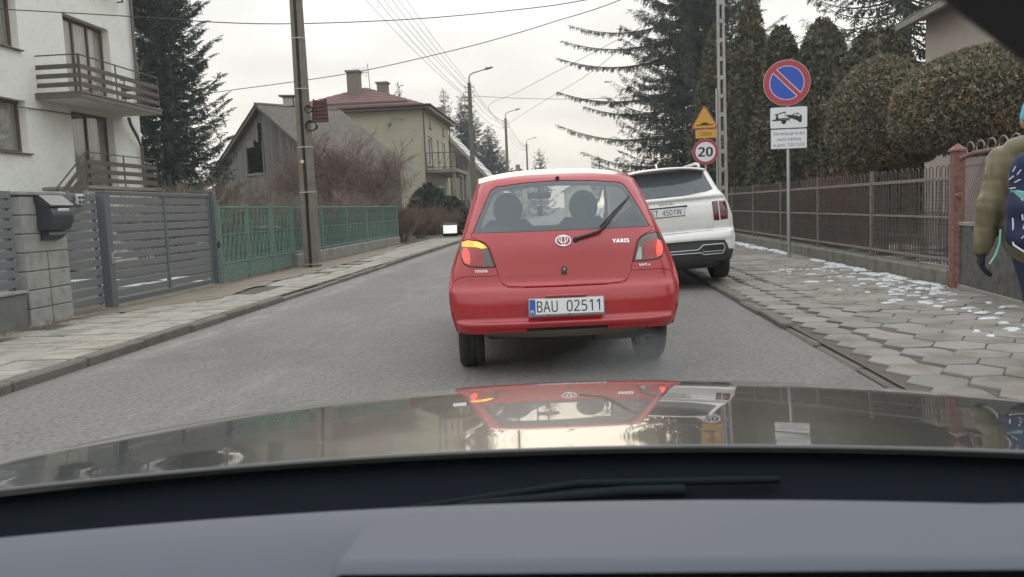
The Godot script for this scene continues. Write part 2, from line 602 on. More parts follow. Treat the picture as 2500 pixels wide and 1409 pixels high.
func build_ground() -> void:
	var g := MB.new()
	var f := FastNoiseLite.new()
	f.seed = 5
	f.frequency = 0.05
	for i in 40:
		for j in 44:
			var q: Array[Vector3] = []
			for k in [[0, 0], [1, 0], [1, 1], [0, 1]]:
				var a: float = (i + k[0]) / 20.0 - 1.0
				var b: float = (j + k[1]) / 44.0
				var x := signf(a) * pow(absf(a), 2.2) * 400.0
				var z := 12.0 - pow(b, 2.2) * 700.0
				q.append(Vector3(x, -0.03, z))
			g.quad(q[0], q[1], q[2], q[3], Vector3.UP)
	struct("ground", g, M.soil)

	var f2 := FastNoiseLite.new()
	f2.seed = 21
	f2.frequency = 0.35
	var r := MB.new()
	var zs := [3.0]
	while zs[-1] > -150.0:
		zs.append(zs[-1] - clampf(-zs[-1] * 0.016, 0.07, 1.6))
	var nx := 84
	var x0 := -4.30
	var x1 := 1.99
	for j in zs.size() - 1:
		for i in nx:
			var xa := lerpf(x0, x1, float(i) / nx)
			var xb := lerpf(x0, x1, float(i + 1) / nx)
			var p: Array[Vector3] = []
			var cc: Array[Color] = []
			for q in [[xa, zs[j]], [xb, zs[j]], [xb, zs[j + 1]], [xa, zs[j + 1]]]:
				p.append(Vector3(q[0], 0.0, q[1]))
				cc.append(asphalt_tint(q[0], q[1], f2))
			var at := r.v.size()
			r.quad(p[0], p[1], p[2], p[3], Vector3.UP)
			for t in range(at, r.v.size()):
				for k in 4:
					if r.v[t].is_equal_approx(p[k]):
						r.c[t] = cc[k]
	struct("road", r, M.asphalt)

	# ---- left pavement: sandy bed, square slabs, kerb stones
	var bed := MB.new()
	bed.quad(Vector3(-6.9, 0.066, 3), Vector3(-4.42, 0.066, 3), Vector3(-4.42, 0.066, -30), Vector3(-6.9, 0.066, -30), Vector3.UP)
	bed.quad(Vector3(-6.9, 0.07, -30), Vector3(-4.42, 0.07, -30), Vector3(-4.42, 0.07, -140), Vector3(-6.9, 0.07, -140), Vector3.UP)
	M.joint = mat("dark_joint_dirt", lin(0.125, 0.11, 0.09), 1.0, {"tex": T.grain, "scale": 0.7, "bump": T.bump, "height": 1.5})
	var lp := struct("pavement_left", bed, M.joint)
	sand_patch(lp)
	var slab: Array[Mesh] = []
	for k in 3:
		var s := MB.new()
		s.box(Vector3(0, -0.02, 0), Vector3(0.470 - 0.006 * k, 0.04, 0.470 - 0.005 * k), Basis.IDENTITY, 0.007 + 0.002 * k)
		slab.append(s.mesh())
	rng.seed = 5
	var n := 0
	for j in 62:
		for i in 4:
			var x := -4.43 - 0.25 - i * 0.5
			var z := -4.6 - j * 0.5 - (0.25 if i % 2 == 1 else 0.0) * 0.0
			var dirt := ss(-11.0, -12.5, z) * ss(-21.5, -20.0, z)
			if i >= 3 and (z < -10.4 or rng.randf() < 0.35):
				continue
			if i >= 2 and dirt > 0.5 and rng.randf() < 0.85:
				continue
			if i == 1 and dirt > 0.5 and rng.randf() < 0.5:
				continue
			n += 1
			if n > 296:
				break
			var b := Basis.from_euler(Vector3(rng.randf_range(-0.012, 0.012), rng.randf_range(-0.012, 0.012), rng.randf_range(-0.014, 0.014)))
			piece(slab[rng.randi() % 3], "slab", M.slabs[[0, 0, 1, 1, 2, 3, 4][rng.randi() % 7]], lp, Transform3D(b, Vector3(x + rng.randf_range(-0.004, 0.004), 0.083 + rng.randf_range(-0.005, 0.004), z + rng.randf_range(-0.004, 0.004))))
	var kl := Node3D.new()
	kl.name = "kerb_left"
	kl.set_meta("kind", "structure")
	add_child(kl)
	var ks: Array[Mesh] = []
	for k in 3:
		var s := MB.new()
		s.box(Vector3(0, -0.12, 0), Vector3(0.13, 0.24, 0.985 - 0.006 * k), Basis.IDENTITY, 0.012 + 0.004 * k)
		ks.append(s.mesh())
	for j in 60:
		var z := -3.4 - j
		var drop := 0.030 * ss(-11.2, -12.4, z) * ss(-19.6, -18.6, z)
		piece(ks[rng.randi() % 3], "kerb_stone", M.kerb, kl, Transform3D(Basis.from_euler(Vector3(rng.randf_range(-0.012, 0.012), rng.randf_range(-0.012, 0.012), rng.randf_range(-0.03, 0.03))), Vector3(-4.355 + rng.randf_range(-0.012, 0.008), 0.086 - drop + rng.randf_range(-0.012, 0.008), z)))

	# ---- right pavement: hexagonal slabs, broken low kerb
	var rb := MB.new()
	for i in 12:
		var xa := lerpf(2.05, 5.2, i / 12.0)
		var xb := lerpf(2.05, 5.2, (i + 1) / 12.0)
		var ya := 0.034 + 0.046 * ss(2.1, 2.9, xa)
		var yb := 0.034 + 0.046 * ss(2.1, 2.9, xb)
		rb.quad(Vector3(xa, ya, 3), Vector3(xb, yb, 3), Vector3(xb, yb, -27), Vector3(xa, ya, -27), Vector3.UP)
	rb.quad(Vector3(2.05, 0.07, -27), Vector3(5.2, 0.07, -27), Vector3(5.2, 0.07, -140), Vector3(2.05, 0.07, -140), Vector3.UP)
	var rp := struct("pavement_right", rb, M.joint)
	var hx: Array[Mesh] = []
	for k in 3:
		var s := MB.new()
		var top := PackedVector3Array()
		var mid := PackedVector3Array()
		for i in 6:
			var a := TAU * i / 6
			var jit := 1.0 - 0.012 * ((i * 7 + k * 5) % 3)
			top.append(Vector3(cos(a), 0, sin(a)) * 0.193 * jit)
			mid.append(Vector3(cos(a), 0, sin(a)) * 0.1985 * jit - Vector3(0, 0.004 + 0.001 * k, 0))
		for i in 6:
			var i2 := (i + 1) % 6
			s.tri(Vector3.ZERO, top[i], top[i2], Vector3.UP)
			s.quad(top[i], top[i2], mid[i2], mid[i], top[i] + Vector3(0, 0.05, 0))
			s.quad(mid[i], mid[i2], mid[i2] - Vector3(0, 0.03, 0), mid[i] - Vector3(0, 0.03, 0), mid[i])
		hx.append(s.mesh())
	var rest := MB.new()
	n = 0
	for j in 66:
		for i in 8:
			var x := 2.30 + i * 0.302
			var z := -4.6 - j * 0.349 - (0.1745 if i % 2 == 1 else 0.0)
			var sunk := rng.randf_range(-0.005, 0.003) + 0.012 * f.get_noise_2d(x * 14.0, z * 14.0)
			var t := Transform3D(Basis.from_euler(Vector3(rng.randf_range(-0.016, 0.016), rng.randi() % 6 * TAU / 6 + rng.randf_range(-0.02, 0.02), rng.randf_range(-0.016, 0.016))), Vector3(x + rng.randf_range(-0.004, 0.004), 0.046 + 0.046 * ss(2.1, 2.9, x) + sunk, z))
			var pick := rng.randi() % 3
			if n < 298:
				piece(hx[pick], "slab", M.hexes[rng.randi() % 5], rp, t)
				n += 1
			else:
				var a: Array = hx[pick].surface_get_arrays(0)
				rest.stamp(a[Mesh.ARRAY_VERTEX], a[Mesh.ARRAY_NORMAL], t, Color(1, 1, 1) * rng.randf_range(0.85, 1.12))
	M.hexfar = mat("hexagonal_slab_far", lin(0.21, 0.19, 0.165), 0.92, {"tex": T.fine, "scale": 0.9, "bump": T.bump, "height": 0.5, "vc": true, "detail": T.hexstain, "detail_scale": 0.22})
	var ro := part(rest, "far_slabs", M.hexfar, rp)
	ro.set_meta("kind", "stuff")
	var kr := Node3D.new()
	kr.name = "kerb_right"
	kr.set_meta("kind", "structure")
	add_child(kr)
	for j in 44:
		var z := -3.4 - j
		var sink := 0.03 if z > -8.2 else -0.01
		piece(ks[rng.randi() % 3], "kerb_stone", M.kerb, kr, Transform3D(Basis.from_euler(Vector3(rng.randf_range(-0.02, 0.02), rng.randf_range(-0.025, 0.025), rng.randf_range(-0.05, 0.05))), Vector3(2.065 + rng.randf_range(-0.02, 0.015), 0.050 - sink + rng.randf_range(-0.012, 0.010), z)))

	# ---- old snow along the right fence and in crumbs on the slabs
	var sn := MB.new()
	for k in 260:
		var z := -9.8 - 14.5 * pow(rng.randf(), 0.8)
		if f2.get_noise_2d(z * 3.0, 77.0) < -0.30 - 0.02 * (z + 9.8):
			continue
		snow_patch(sn, Vector3(4.50 - absf(rng.randfn(0, 0.11)), 0.088, z), rng.randf_range(0.03, 0.10), rng.randf_range(0.05, 0.22), rng.randf_range(0.010, 0.032))
	for k in 120:
		var z := -5.6 - 8.0 * rng.randf()
		var x := 4.3 - absf(rng.randfn(0, 0.55))
		if x < 2.6:
			continue
		snow_patch(sn, Vector3(x, 0.094, z), rng.randf_range(0.02, 0.09), rng.randf_range(0.02, 0.06), rng.randf_range(0.006, 0.014))
	for k in 70:
		var z := -10.5 - 10.0 * rng.randf()
		snow_patch(sn, Vector3(4.95 + 4.0 * pow(rng.randf(), 1.5), -0.03, z), rng.randf_range(0.15, 0.7), rng.randf_range(0.1, 0.4), rng.randf_range(0.03, 0.06))
	for k in 24:
		snow_patch(sn, Vector3(-8.0 - 5.0 * rng.randf(), -0.03, -10.0 - 9.0 * rng.randf()), rng.randf_range(0.15, 0.8), rng.randf_range(0.15, 0.5), 0.04)
	struct("old_snow", sn, M.snow, "stuff")

func sand_patch(parent: Node) -> void:
	# trodden sand over the slabs in front of the gates
	var f := FastNoiseLite.new()
	f.seed = 44
	f.frequency = 0.8
	var s := MB.new()
	var inner := func(z: float) -> float:
		return -5.35 + 0.28 * f.get_noise_1d(z) + 0.08 * f.get_noise_1d(z * 5.0) - 0.9 * (1.0 - ss(-9.6, -12.0, z)) - 0.75 * (1.0 - ss(-31.0, -21.0, z))
	var z := -9.6
	while z > -30.0:
		var z2 := z - 0.12
		var a: float = inner.call(z)
		var b: float = inner.call(z2)
		s.quad(Vector3(-6.32, 0.095, z), Vector3(a - 0.12, 0.110 + 0.006 * f.get_noise_1d(z * 9.0), z), Vector3(b - 0.12, 0.110 + 0.006 * f.get_noise_1d(z2 * 9.0), z2), Vector3(-6.32, 0.095, z2), Vector3.UP)
		s.quad(Vector3(a - 0.12, 0.110 + 0.006 * f.get_noise_1d(z * 9.0), z), Vector3(a, 0.088, z), Vector3(b, 0.088, z2), Vector3(b - 0.12, 0.110 + 0.006 * f.get_noise_1d(z2 * 9.0), z2), Vector3.UP)
		z = z2
	var o := part(s, "trodden_sand", M.sand, parent)
	o.set_meta("kind", "stuff")

func snow_patch(mb: MB, at: Vector3, rx: float, rz: float, h: float) -> void:
	var k := 11
	var ph := rng.randf() * TAU
	var inner: Array[Vector3] = []
	var outer: Array[Vector3] = []
	for i in k:
		var a := TAU * i / k
		var j := 1.0 + 0.28 * sin(a * 2.0 + ph) + rng.randf_range(-0.22, 0.22)
		outer.append(at + Vector3(cos(a) * rx * j, -0.006, sin(a) * rz * j))
		inner.append(at + Vector3(cos(a) * rx * j * 0.62, h * rng.randf_range(0.55, 0.95), sin(a) * rz * j * 0.62))
	var top := at + Vector3(0, h, 0)
	for i in k:
		var i2 := (i + 1) % k
		mb.tri(top, inner[i], inner[i2], Vector3.UP)
		mb.quad(inner[i], outer[i], outer[i2], inner[i2], Vector3.UP)

# ---------------------------------------------------------------- car skins
class CarSkin:
	var prof: Array
	var wid: Array
	var a := 0.28
	var n := 4.0
	var host
	func w(y: float) -> float:
		return host.table(wid, y)
	func rear(x: float, y: float) -> float:
		var q := minf(absf(x) / w(y), 0.9995)
		return host.table(prof, y) - a * (1.0 - pow(1.0 - pow(q, n), 1.0 / n))
	func at(p: Vector2) -> Vector3:
		return Vector3(p.x, p.y, rear(p.x, p.y))

func skin_normal(fn: Callable, p: Vector2, out: Vector3) -> Vector3:
	var e := 0.003
	var du: Vector3 = fn.call(p + Vector2(e, 0)) - fn.call(p - Vector2(e, 0))
	var dv: Vector3 = fn.call(p + Vector2(0, e)) - fn.call(p - Vector2(0, e))
	var m := du.cross(dv).normalized()
	return m if m.dot(out) >= 0.0 else -m

# a panel: a flat outline laid on a curved skin, raised by off, with a folded edge of depth skirt
func panel(mb: MB, poly: PackedVector2Array, fn: Callable, out: Vector3, off := 0.0, step := 0.04, skirt := 0.015) -> void:
	var lo := poly[0]
	var hi := poly[0]
	for p in poly:
		lo = lo.min(p)
		hi = hi.max(p)
	var nx := int(ceil((hi.x - lo.x) / step))
	var ny := int(ceil((hi.y - lo.y) / step))
	var cache := {}
	var get_v := func(p: Vector2) -> Array:
		var k := Vector2i(int(round(p.x * 20000)), int(round(p.y * 20000)))
		if not cache.has(k):
			var m := skin_normal(fn, p, out)
			cache[k] = [fn.call(p) + m * off, m]
		return cache[k]
	for i in nx:
		for j in ny:
			var a := lo + Vector2(i, j) * step
			var cell := PackedVector2Array([a, a + Vector2(step, 0), a + Vector2(step, step), a + Vector2(0, step)])
			for q in Geometry2D.intersect_polygons(cell, poly):
				var idx := Geometry2D.triangulate_polygon(q)
				for t in range(0, idx.size(), 3):
					var v0: Array = get_v.call(q[idx[t]])
					var v1: Array = get_v.call(q[idx[t + 1]])
					var v2: Array = get_v.call(q[idx[t + 2]])
					mb.tri3(v0[0], v1[0], v2[0], v0[1], v1[1], v2[1])
	if skirt > 0.0:
		var cw := Geometry2D.is_polygon_clockwise(poly)
		for i in poly.size():
			var a := poly[i]
			var b := poly[(i + 1) % poly.size()]
			var k := maxi(1, int((b - a).length() / step))
			var e := b - a
			var o2 := Vector2(e.y, -e.x).normalized() * (-1.0 if cw else 1.0)
			for s in k:
				var p0 := a.lerp(b, float(s) / k)
				var p1 := a.lerp(b, float(s + 1) / k)
				var v0: Array = get_v.call(p0)
				var v1: Array = get_v.call(p1)
				var away: Vector3 = fn.call(p0 + o2 * 0.004) - fn.call(p0)
				mb.quad(v0[0], v1[0], v1[0] - v1[1] * skirt, v0[0] - v0[1] * skirt, away)

func mirror_poly(half: Array) -> PackedVector2Array:
	# half outline with x >= 0 from bottom centre round to top centre
	var p := PackedVector2Array()
	for q in half:
		p.append(Vector2(q[0], q[1]))
	for i in range(half.size() - 1, -1, -1):
		if half[i][0] > 1e-4:
			p.append(Vector2(-half[i][0], half[i][1]))
	return p

func shrink(p: PackedVector2Array, d: float) -> PackedVector2Array:
	var r := Geometry2D.offset_polygon(p, -d, Geometry2D.JOIN_MITER)
	var best := p
	var most := 0.0
	for q in r:
		var lo: Vector2 = q[0]
		var hi: Vector2 = q[0]
		for k in q:
			lo = lo.min(k)
			hi = hi.max(k)
		if (hi - lo).length() > most:
			most = (hi - lo).length()
			best = q
	return best

func flipx(p: PackedVector2Array) -> PackedVector2Array:
	var r := PackedVector2Array()
	for q in p:
		r.append(Vector2(-q.x, q.y))
	return r

func minus(list: Array, cut: PackedVector2Array) -> Array:
	var r := []
	for p in list:
		for q in Geometry2D.clip_polygons(p, cut):
			if not Geometry2D.is_polygon_clockwise(q):
				r.append(q)
	return r

func halves(p: PackedVector2Array) -> Array:
	var r := []
	for h in [1.0, -1.0]:
		r.append_array(Geometry2D.intersect_polygons(p, PackedVector2Array([Vector2(0, -1), Vector2(3 * h, -1), Vector2(3 * h, 4), Vector2(0, 4)])))
	return r

func ccw(p: PackedVector2Array) -> PackedVector2Array:
	if Geometry2D.is_polygon_clockwise(p):
		p.reverse()
	return p

func wheel(parent: Node, at: Vector3, r: float, w: float, rim: Material) -> void:
	var t := MB.new()
	var b := Basis(Vector3.BACK, PI / 2)
	t.lathe(pv2([[r * 0.62, -w / 2], [r * 0.9, -w / 2 - 0.004], [r * 0.965, -w / 2 + 0.012], [r, -w / 2 + 0.035], [r, -0.03], [r - 0.008, -0.028], [r - 0.008, -0.02], [r, -0.018], [r, 0.018], [r - 0.008, 0.02], [r - 0.008, 0.028], [r, 0.03], [r, w / 2 - 0.035], [r * 0.965, w / 2 - 0.012], [r * 0.9, w / 2 + 0.004], [r * 0.62, w / 2]]), 40, Transform3D(b, Vector3.ZERO))
	var o := Node3D.new()
	o.name = "wheel"
	parent.add_child(o, true)
	o.position = at
	part(t, "tyre", M.rubber, o)
	var d := MB.new()
	for s in [-1.0, 1.0]:
		d.lathe(pv2([[0.001, s * w * 0.30], [r * 0.2, s * w * 0.33], [r * 0.45, s * w * 0.22], [r * 0.58, s * w * 0.36], [r * 0.63, s * w * 0.46]]), 28, Transform3D(b, Vector3.ZERO))
	part(d, "rim", rim, o)

func licence_plate(parent: Node, at: Vector3, tilt: float, s: float, left_text: String, right_text: String, band: Color) -> void:
	var o := Node3D.new()
	o.name = "licence_plate"
	parent.add_child(o, true)
	o.position = at
	o.rotation.x = tilt
	var f := MB.new()
	f.box(Vector3(0, 0, -0.004), Vector3(0.535, 0.128, 0.012) * s, Basis.IDENTITY, 0.004)
	part(f, "frame", M.plate_frame, o)
	var b := MB.new()
	b.box(Vector3(0, 0.004, 0.004) * s, Vector3(0.52, 0.108, 0.006) * s, Basis.IDENTITY, 0.002)
	part(b, "board", M.plate, o)
	var e := MB.new()
	e.box(Vector3(-0.238, 0.004, 0.0055) * s, Vector3(0.040, 0.104, 0.006) * s)
	part(e, "country_band", mat("country_band", band, 0.4), o)
	letters("PL", 0.026 * s, 0.022 * s, M.plate, o, Transform3D(Basis.IDENTITY, Vector3(-0.238, -0.028, 0.0088) * s), "country_letters", 0.001, true)
	letters(left_text, (0.145 if left_text.length() == 3 else 0.10) * s, 0.08 * s, M.ink, o, Transform3D(Basis.IDENTITY, Vector3(-0.135 if left_text.length() == 3 else -0.148, 0.004, 0.0075) * s), "lettering", 0.002)
	letters(right_text, (0.235 if left_text.length() == 3 else 0.27) * s, 0.08 * s, M.ink, o, Transform3D(Basis.IDENTITY, Vector3(0.118 if left_text.length() == 3 else 0.09, 0.004, 0.0075) * s), "lettering", 0.002)
	var sc := MB.new()
	for x in [-0.13, 0.02]:
		sc.lathe(pv2([[0.006, 0.0], [0.006, 0.004], [0.001, 0.005]]), 8, Transform3D(Basis(Vector3.RIGHT, PI / 2), Vector3(x, -0.052, 0.002) * s))
	part(sc, "screw", M.black, o)

func car_materials() -> void:
	M.red_paint = mat("red_car_paint", lin(0.34, 0.010, 0.016), 0.32, {"coat": 0.8, "coat_rough": 0.04, "bump": T.plaster, "scale": 0.7, "height": 0.05, "world": false})
	M.white_car = mat("white_car_paint", lin(0.66, 0.66, 0.645), 0.3, {"coat": 1.0, "coat_rough": 0.05, "tex": T.plaster, "scale": 0.6, "world": false})
	M.gap = mat("door_gap_black", lin(0.008, 0.008, 0.008), 0.9)
	M.trim = mat("dark_grey_trim", lin(0.035, 0.036, 0.038), 0.6)
	M.chrome = mat("chrome", lin(0.75, 0.75, 0.76), 0.14, {"metal": 1.0})
	M.silver = mat("silver_trim", lin(0.45, 0.46, 0.47), 0.35, {"metal": 0.7})
	M.plate = mat("plate_white", lin(0.66, 0.68, 0.69), 0.45, {"tex": T.plaster, "scale": 4.0, "world": false})
	M.plate_frame = mat("plate_frame", lin(0.22, 0.22, 0.23), 0.5)
	M.ink = mat("plate_black", lin(0.012, 0.012, 0.014), 0.5)
	M.car_glass = mat("sky_hazed_car_glass", lin(0.27, 0.33, 0.37), 0.03, {"alpha": 0.24})  # pale blue-grey film: haze of the reflected sky put into the glass colour
	M.seat = mat("seat_cloth", lin(0.035, 0.038, 0.042), 0.95, {"tex": T.fine, "scale": 6.0, "world": false})
	M.lamp_smoke = mat("smoked_lamp_lens", lin(0.085, 0.072, 0.062), 0.12, {"coat": 1.0, "tex": T.streak, "scale": Vector3(9, 2, 9), "world": false})
	M.lamp_red = mat("red_lamp_lens", lin(0.30, 0.006, 0.010), 0.15, {"coat": 1.0})
	M.lamp_lit = mat("lit_red_lamp", lin(0.5, 0.03, 0.02), 0.2, {"coat": 1.0, "glow": lin(1.0, 0.07, 0.03), "energy": 0.85})
	M.amber_lit = mat("lit_amber_lamp", lin(0.6, 0.25, 0.02), 0.2, {"coat": 1.0, "glow": lin(1.0, 0.30, 0.015), "energy": 0.95})
	M.amber_hot = mat("lit_amber_bulb", lin(0.7, 0.4, 0.05), 0.2, {"glow": lin(1.0, 0.62, 0.09), "energy": 1.2})
	M.mirror = mat("mirror_glass", lin(0.8, 0.82, 0.84), 0.02, {"metal": 1.0})

func red_car() -> void:
	var t := thing("red_hatchback", "small red hatchback straight ahead with its left indicator lit", "car", Vector3(-0.04, 0, -5.92), 0.105)
	var s := CarSkin.new()
	s.host = self
	s.prof = [[0.2, -0.12], [0.30, -0.05], [0.36, -0.022], [0.405, 0.004], [0.418, 0.002], [0.432, -0.014], [0.492, -0.016], [0.508, 0.0], [0.56, 0.0], [0.64, -0.016], [0.672, -0.035], [0.69, -0.066], [0.78, -0.085], [0.95, -0.115], [1.05, -0.15], [1.25, -0.27], [1.45, -0.42], [1.50, -0.50], [1.54, -0.68], [1.56, -0.95]]
	s.wid = [[0.2, 0.79], [0.35, 0.815], [0.5, 0.85], [0.65, 0.86], [0.75, 0.85], [0.9, 0.805], [1.02, 0.758], [1.1, 0.73], [1.3, 0.665], [1.45, 0.61], [1.52, 0.57], [1.56, 0.5]]
	var at := s.at
	var B := Vector3.BACK
	var glass := ccw(mirror_poly([[0, 1.075], [0.33, 1.076], [0.660, 1.078], [0.600, 1.215], [0.545, 1.33], [0.518, 1.385], [0.475, 1.416], [0.25, 1.438], [0, 1.447]]))
	var gate := ccw(mirror_poly([[0, 0.676], [0.30, 0.678], [0.40, 0.684], [0.440, 0.694], [0.468, 0.715], [0.484, 0.752], [0.495, 0.80], [0.515, 0.885], [0.532, 0.945], [0.548, 0.980], [0.575, 1.004], [0.620, 1.026], [0.672, 1.048], [0.675, 1.074], [0.33, 1.072], [0, 1.071]]))
	var lamp := ccw(pv2([[0.768, 1.015], [0.70, 1.030], [0.620, 1.018], [0.580, 0.998], [0.555, 0.968], [0.542, 0.93], [0.523, 0.865], [0.508, 0.826], [0.597, 0.826], [0.695, 0.833], [0.738, 0.853], [0.758, 0.91], [0.772, 0.962]]))
	var bump := ccw(mirror_poly([[0, 0.376], [0.56, 0.376], [0.60, 0.338], [0.755, 0.34], [0.803, 0.36], [0.835, 0.5], [0.846, 0.66], [0.838, 0.70], [0.79, 0.745], [0.727, 0.760], [0.490, 0.760], [0.476, 0.728], [0.455, 0.694], [0.425, 0.674], [0.30, 0.668], [0, 0.666]]))
	var sil := PackedVector2Array()
	var ys := [0.345, 0.42, 0.5, 0.58, 0.65, 0.72, 0.8, 0.88, 0.95, 1.02, 1.1, 1.2, 1.3, 1.38]
	for y in ys:
		sil.append(Vector2(s.w(y) * 0.985, y))
	for k in 13:
		var u := 1.0 - k / 6.0
		sil.append(Vector2(0.605 * u, 1.505 - 0.055 * pow(absf(u), 2.5)))
	for i in range(ys.size() - 1, -1, -1):
		sil.append(Vector2(-s.w(ys[i]) * 0.985, ys[i]))
	sil = ccw(sil)
	# dark shell in the gaps between the panels
	var sh := MB.new()
	for p in minus(halves(sil), shrink(glass, 0.03)):
		panel(sh, p, at, B, -0.014, 0.06, 0.0)
	part(sh, "inner_shell", M.gap, t)
	# painted body: quarter panels, sides, pillars, roof, nose
	var body := MB.new()
	var quarters: Array = minus([sil], ccw(pv2([[-0.3, 0.1], [0.3, 0.1], [0.3, 1.3], [-0.3, 1.3]])))
	for q in [glass, gate, bump, lamp, flipx(lamp)]:
		var grown := ccw(Geometry2D.offset_polygon(ccw(q), 0.0035, Geometry2D.JOIN_MITER)[0])
		quarters = minus(quarters, grown)
	for p in quarters:
		if p.size() > 2:
			panel(body, p, at, B, 0.0, 0.035, 0.012)
	for sx in [-1.0, 1.0]:
		var sgn: float = sx
		var side := func(q: Vector2) -> Vector3:
			return Vector3(sgn * s.w(q.y) * lerpf(1.0, 0.86, ss(-2.3, -3.9, q.x)), q.y, q.x)
		var low := PackedVector2Array()
		for y in [0.345, 0.5, 0.65, 0.8, 0.95, 1.05]:
			low.append(Vector2(s.rear(s.w(y) * 0.985, y) , y))
		low.append_array(pv2([[-2.85, 1.05], [-3.4, 0.92], [-3.72, 0.78], [-3.8, 0.55], [-3.78, 0.3], [-3.5, 0.24]]))
		low = ccw(low)
		var parts_: Array = [low]
		for zc in [-0.66, -3.10]:
			var c := PackedVector2Array()
			for k in 24:
				c.append(Vector2(zc + cos(TAU * k / 24) * 0.335, 0.30 + sin(TAU * k / 24) * 0.335))
			parts_ = minus(parts_, ccw(c))
		for p in parts_:
			panel(body, p, side, Vector3(sgn, 0, 0), 0.0, 0.08, 0.03)
		var upper := PackedVector2Array()
		for y in [1.05, 1.15, 1.3, 1.45]:
			upper.append(Vector2(s.rear(s.w(y) * 0.985, y), y))
		upper.append_array(pv2([[-2.1, 1.45], [-2.85, 1.05]]))
		var sg := ccw(pv2([[-0.78, 1.10], [-2.62, 1.09], [-2.05, 1.415], [-0.95, 1.415]]))
		for p in minus([ccw(upper)], sg):
			panel(body, p, side, Vector3(sgn, 0, 0), 0.0, 0.08, 0.02)
		var g := MB.new()
		panel(g, sg, side, Vector3(sgn, 0, 0), -0.008, 0.1, 0.0)
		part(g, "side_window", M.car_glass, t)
	body.grid(func(u: float, w: float) -> Vector3:
		var q := u * 2.0 - 1.0
		var x := 0.605 * q
		var z0 := s.rear(x, 1.505 - 0.055 * pow(absf(q), 2.5))
		var z := lerpf(z0, -2.1, w)
		return Vector3(x, table([[0.0, 1.505], [0.12, 1.545], [0.35, 1.562], [0.75, 1.555], [1.0, 1.505]], w) - 0.055 * pow(absf(q), 2.5), z), 24, 20, Vector3.UP)
	body.grid(func(u: float, w: float) -> Vector3:
		var q := u * 2.0 - 1.0
		return Vector3(q * lerpf(0.735, 0.66, w), table([[0.0, 1.045], [0.5, 0.96], [0.8, 0.84], [0.93, 0.68], [1.0, 0.35]], w) - 0.03 * q * q, lerpf(-2.86, -3.8, w)), 12, 14, Vector3.UP)
	part(body, "body", M.red_paint, t)
	var bm := MB.new()
	panel(bm, bump, at, B, 0.0, 0.03, 0.03)
	part(bm, "bumper", M.red_paint, t)
	var gm := MB.new()
	panel(gm, gate, at, B, 0.001, 0.035, 0.014)
	var tg := part(gm, "tailgate", M.red_paint, t)
	# glass, its dark band, windscreen
	var gl := MB.new()
	panel(gl, glass, at, B, -0.003, 0.05, 0.0)
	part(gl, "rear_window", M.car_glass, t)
	var fr := MB.new()
	for h in [1.0, -1.0]:
		var half := PackedVector2Array([Vector2(0, 0), Vector2(h, 0), Vector2(h, 2), Vector2(0, 2)])
		for hp in Geometry2D.intersect_polygons(glass, half):
			var inner := shrink(glass, 0.028)
			for k in inner.size():
				inner[k].y = maxf(inner[k].y, 1.118)
			for p in minus([ccw(hp)], ccw(inner)):
				panel(fr, p, at, B, -0.0055, 0.05, 0.0)
	part(fr, "window_border", M.gap, t)
	var ws := MB.new()
	ws.grid(func(u: float, w: float) -> Vector3:
		var q := u * 2.0 - 1.0
		return Vector3(q * lerpf(0.72, 0.58, w), lerpf(1.05, 1.48, w) - 0.02 * q * q, lerpf(-2.82, -2.12, w) + 0.10 * q * q), 8, 6, Vector3(0, 0.5, -1))
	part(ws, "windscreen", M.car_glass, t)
	# tail lamps
	for sx in [-1.0, 1.0]:
		var lit: bool = sx < 0
		var l := MB.new()
		var pl := flipx(lamp) if sx < 0 else lamp
		panel(l, shrink(ccw(pl), 0.003), at, B, 0.004, 0.03, 0.014)
		var lo := part(l, "tail_lamp", M.lamp_smoke, t)
		var fx := func(a: Array) -> PackedVector2Array:
			var p := pv2(a)
			return ccw(flipx(p) if sx < 0 else p)
		var red := MB.new()
		if lit:
			panel(red, fx.call([[0.745, 0.966], [0.600, 0.962], [0.592, 0.838], [0.695, 0.843], [0.732, 0.860], [0.750, 0.91]]), at, B, 0.0075, 0.03, 0.004)
		else:
			panel(red, fx.call([[0.735, 0.975], [0.66, 0.980], [0.615, 0.965], [0.596, 0.93], [0.585, 0.838], [0.695, 0.843], [0.728, 0.860], [0.742, 0.91]]), at, B, 0.0075, 0.03, 0.004)
		part(red, "red_lens", M.lamp_red, lo)
		var glow := MB.new()
		panel(glow, fx.call([[0.732, 0.962], [0.708, 0.972], [0.690, 0.93], [0.686, 0.872], [0.695, 0.848], [0.728, 0.866], [0.744, 0.91]]), at, B, 0.010, 0.03, 0.003)
		part(glow, "lit_brake_lamp", M.lamp_lit, lo)
		if lit:
			var am := MB.new()
			panel(am, fx.call([[0.742, 1.008], [0.70, 1.022], [0.622, 1.010], [0.584, 0.990], [0.560, 0.966], [0.60, 0.960], [0.64, 0.972], [0.742, 0.978]]), at, B, 0.0085, 0.03, 0.004)
			var ao := part(am, "lit_indicator_lamp", M.amber_lit, lo)
			var hot := MB.new()
			panel(hot, fx.call([[0.655, 1.010], [0.605, 0.995], [0.578, 0.972], [0.61, 0.969], [0.652, 0.980]]), at, B, 0.011, 0.02, 0.002)
			part(hot, "lit_bulb_lamp", M.amber_hot, ao)
		else:
			var gr := MB.new()
			panel(gr, fx.call([[0.560, 0.93], [0.575, 0.925], [0.574, 0.840], [0.528, 0.838], [0.535, 0.87]]), at, B, 0.0075, 0.02, 0.003)
			part(gr, "reversing_lens", mat("reversing_lens", lin(0.36, 0.36, 0.33), 0.15, {"coat": 1.0}), lo)
	# badges and lettering
	var em := MB.new()
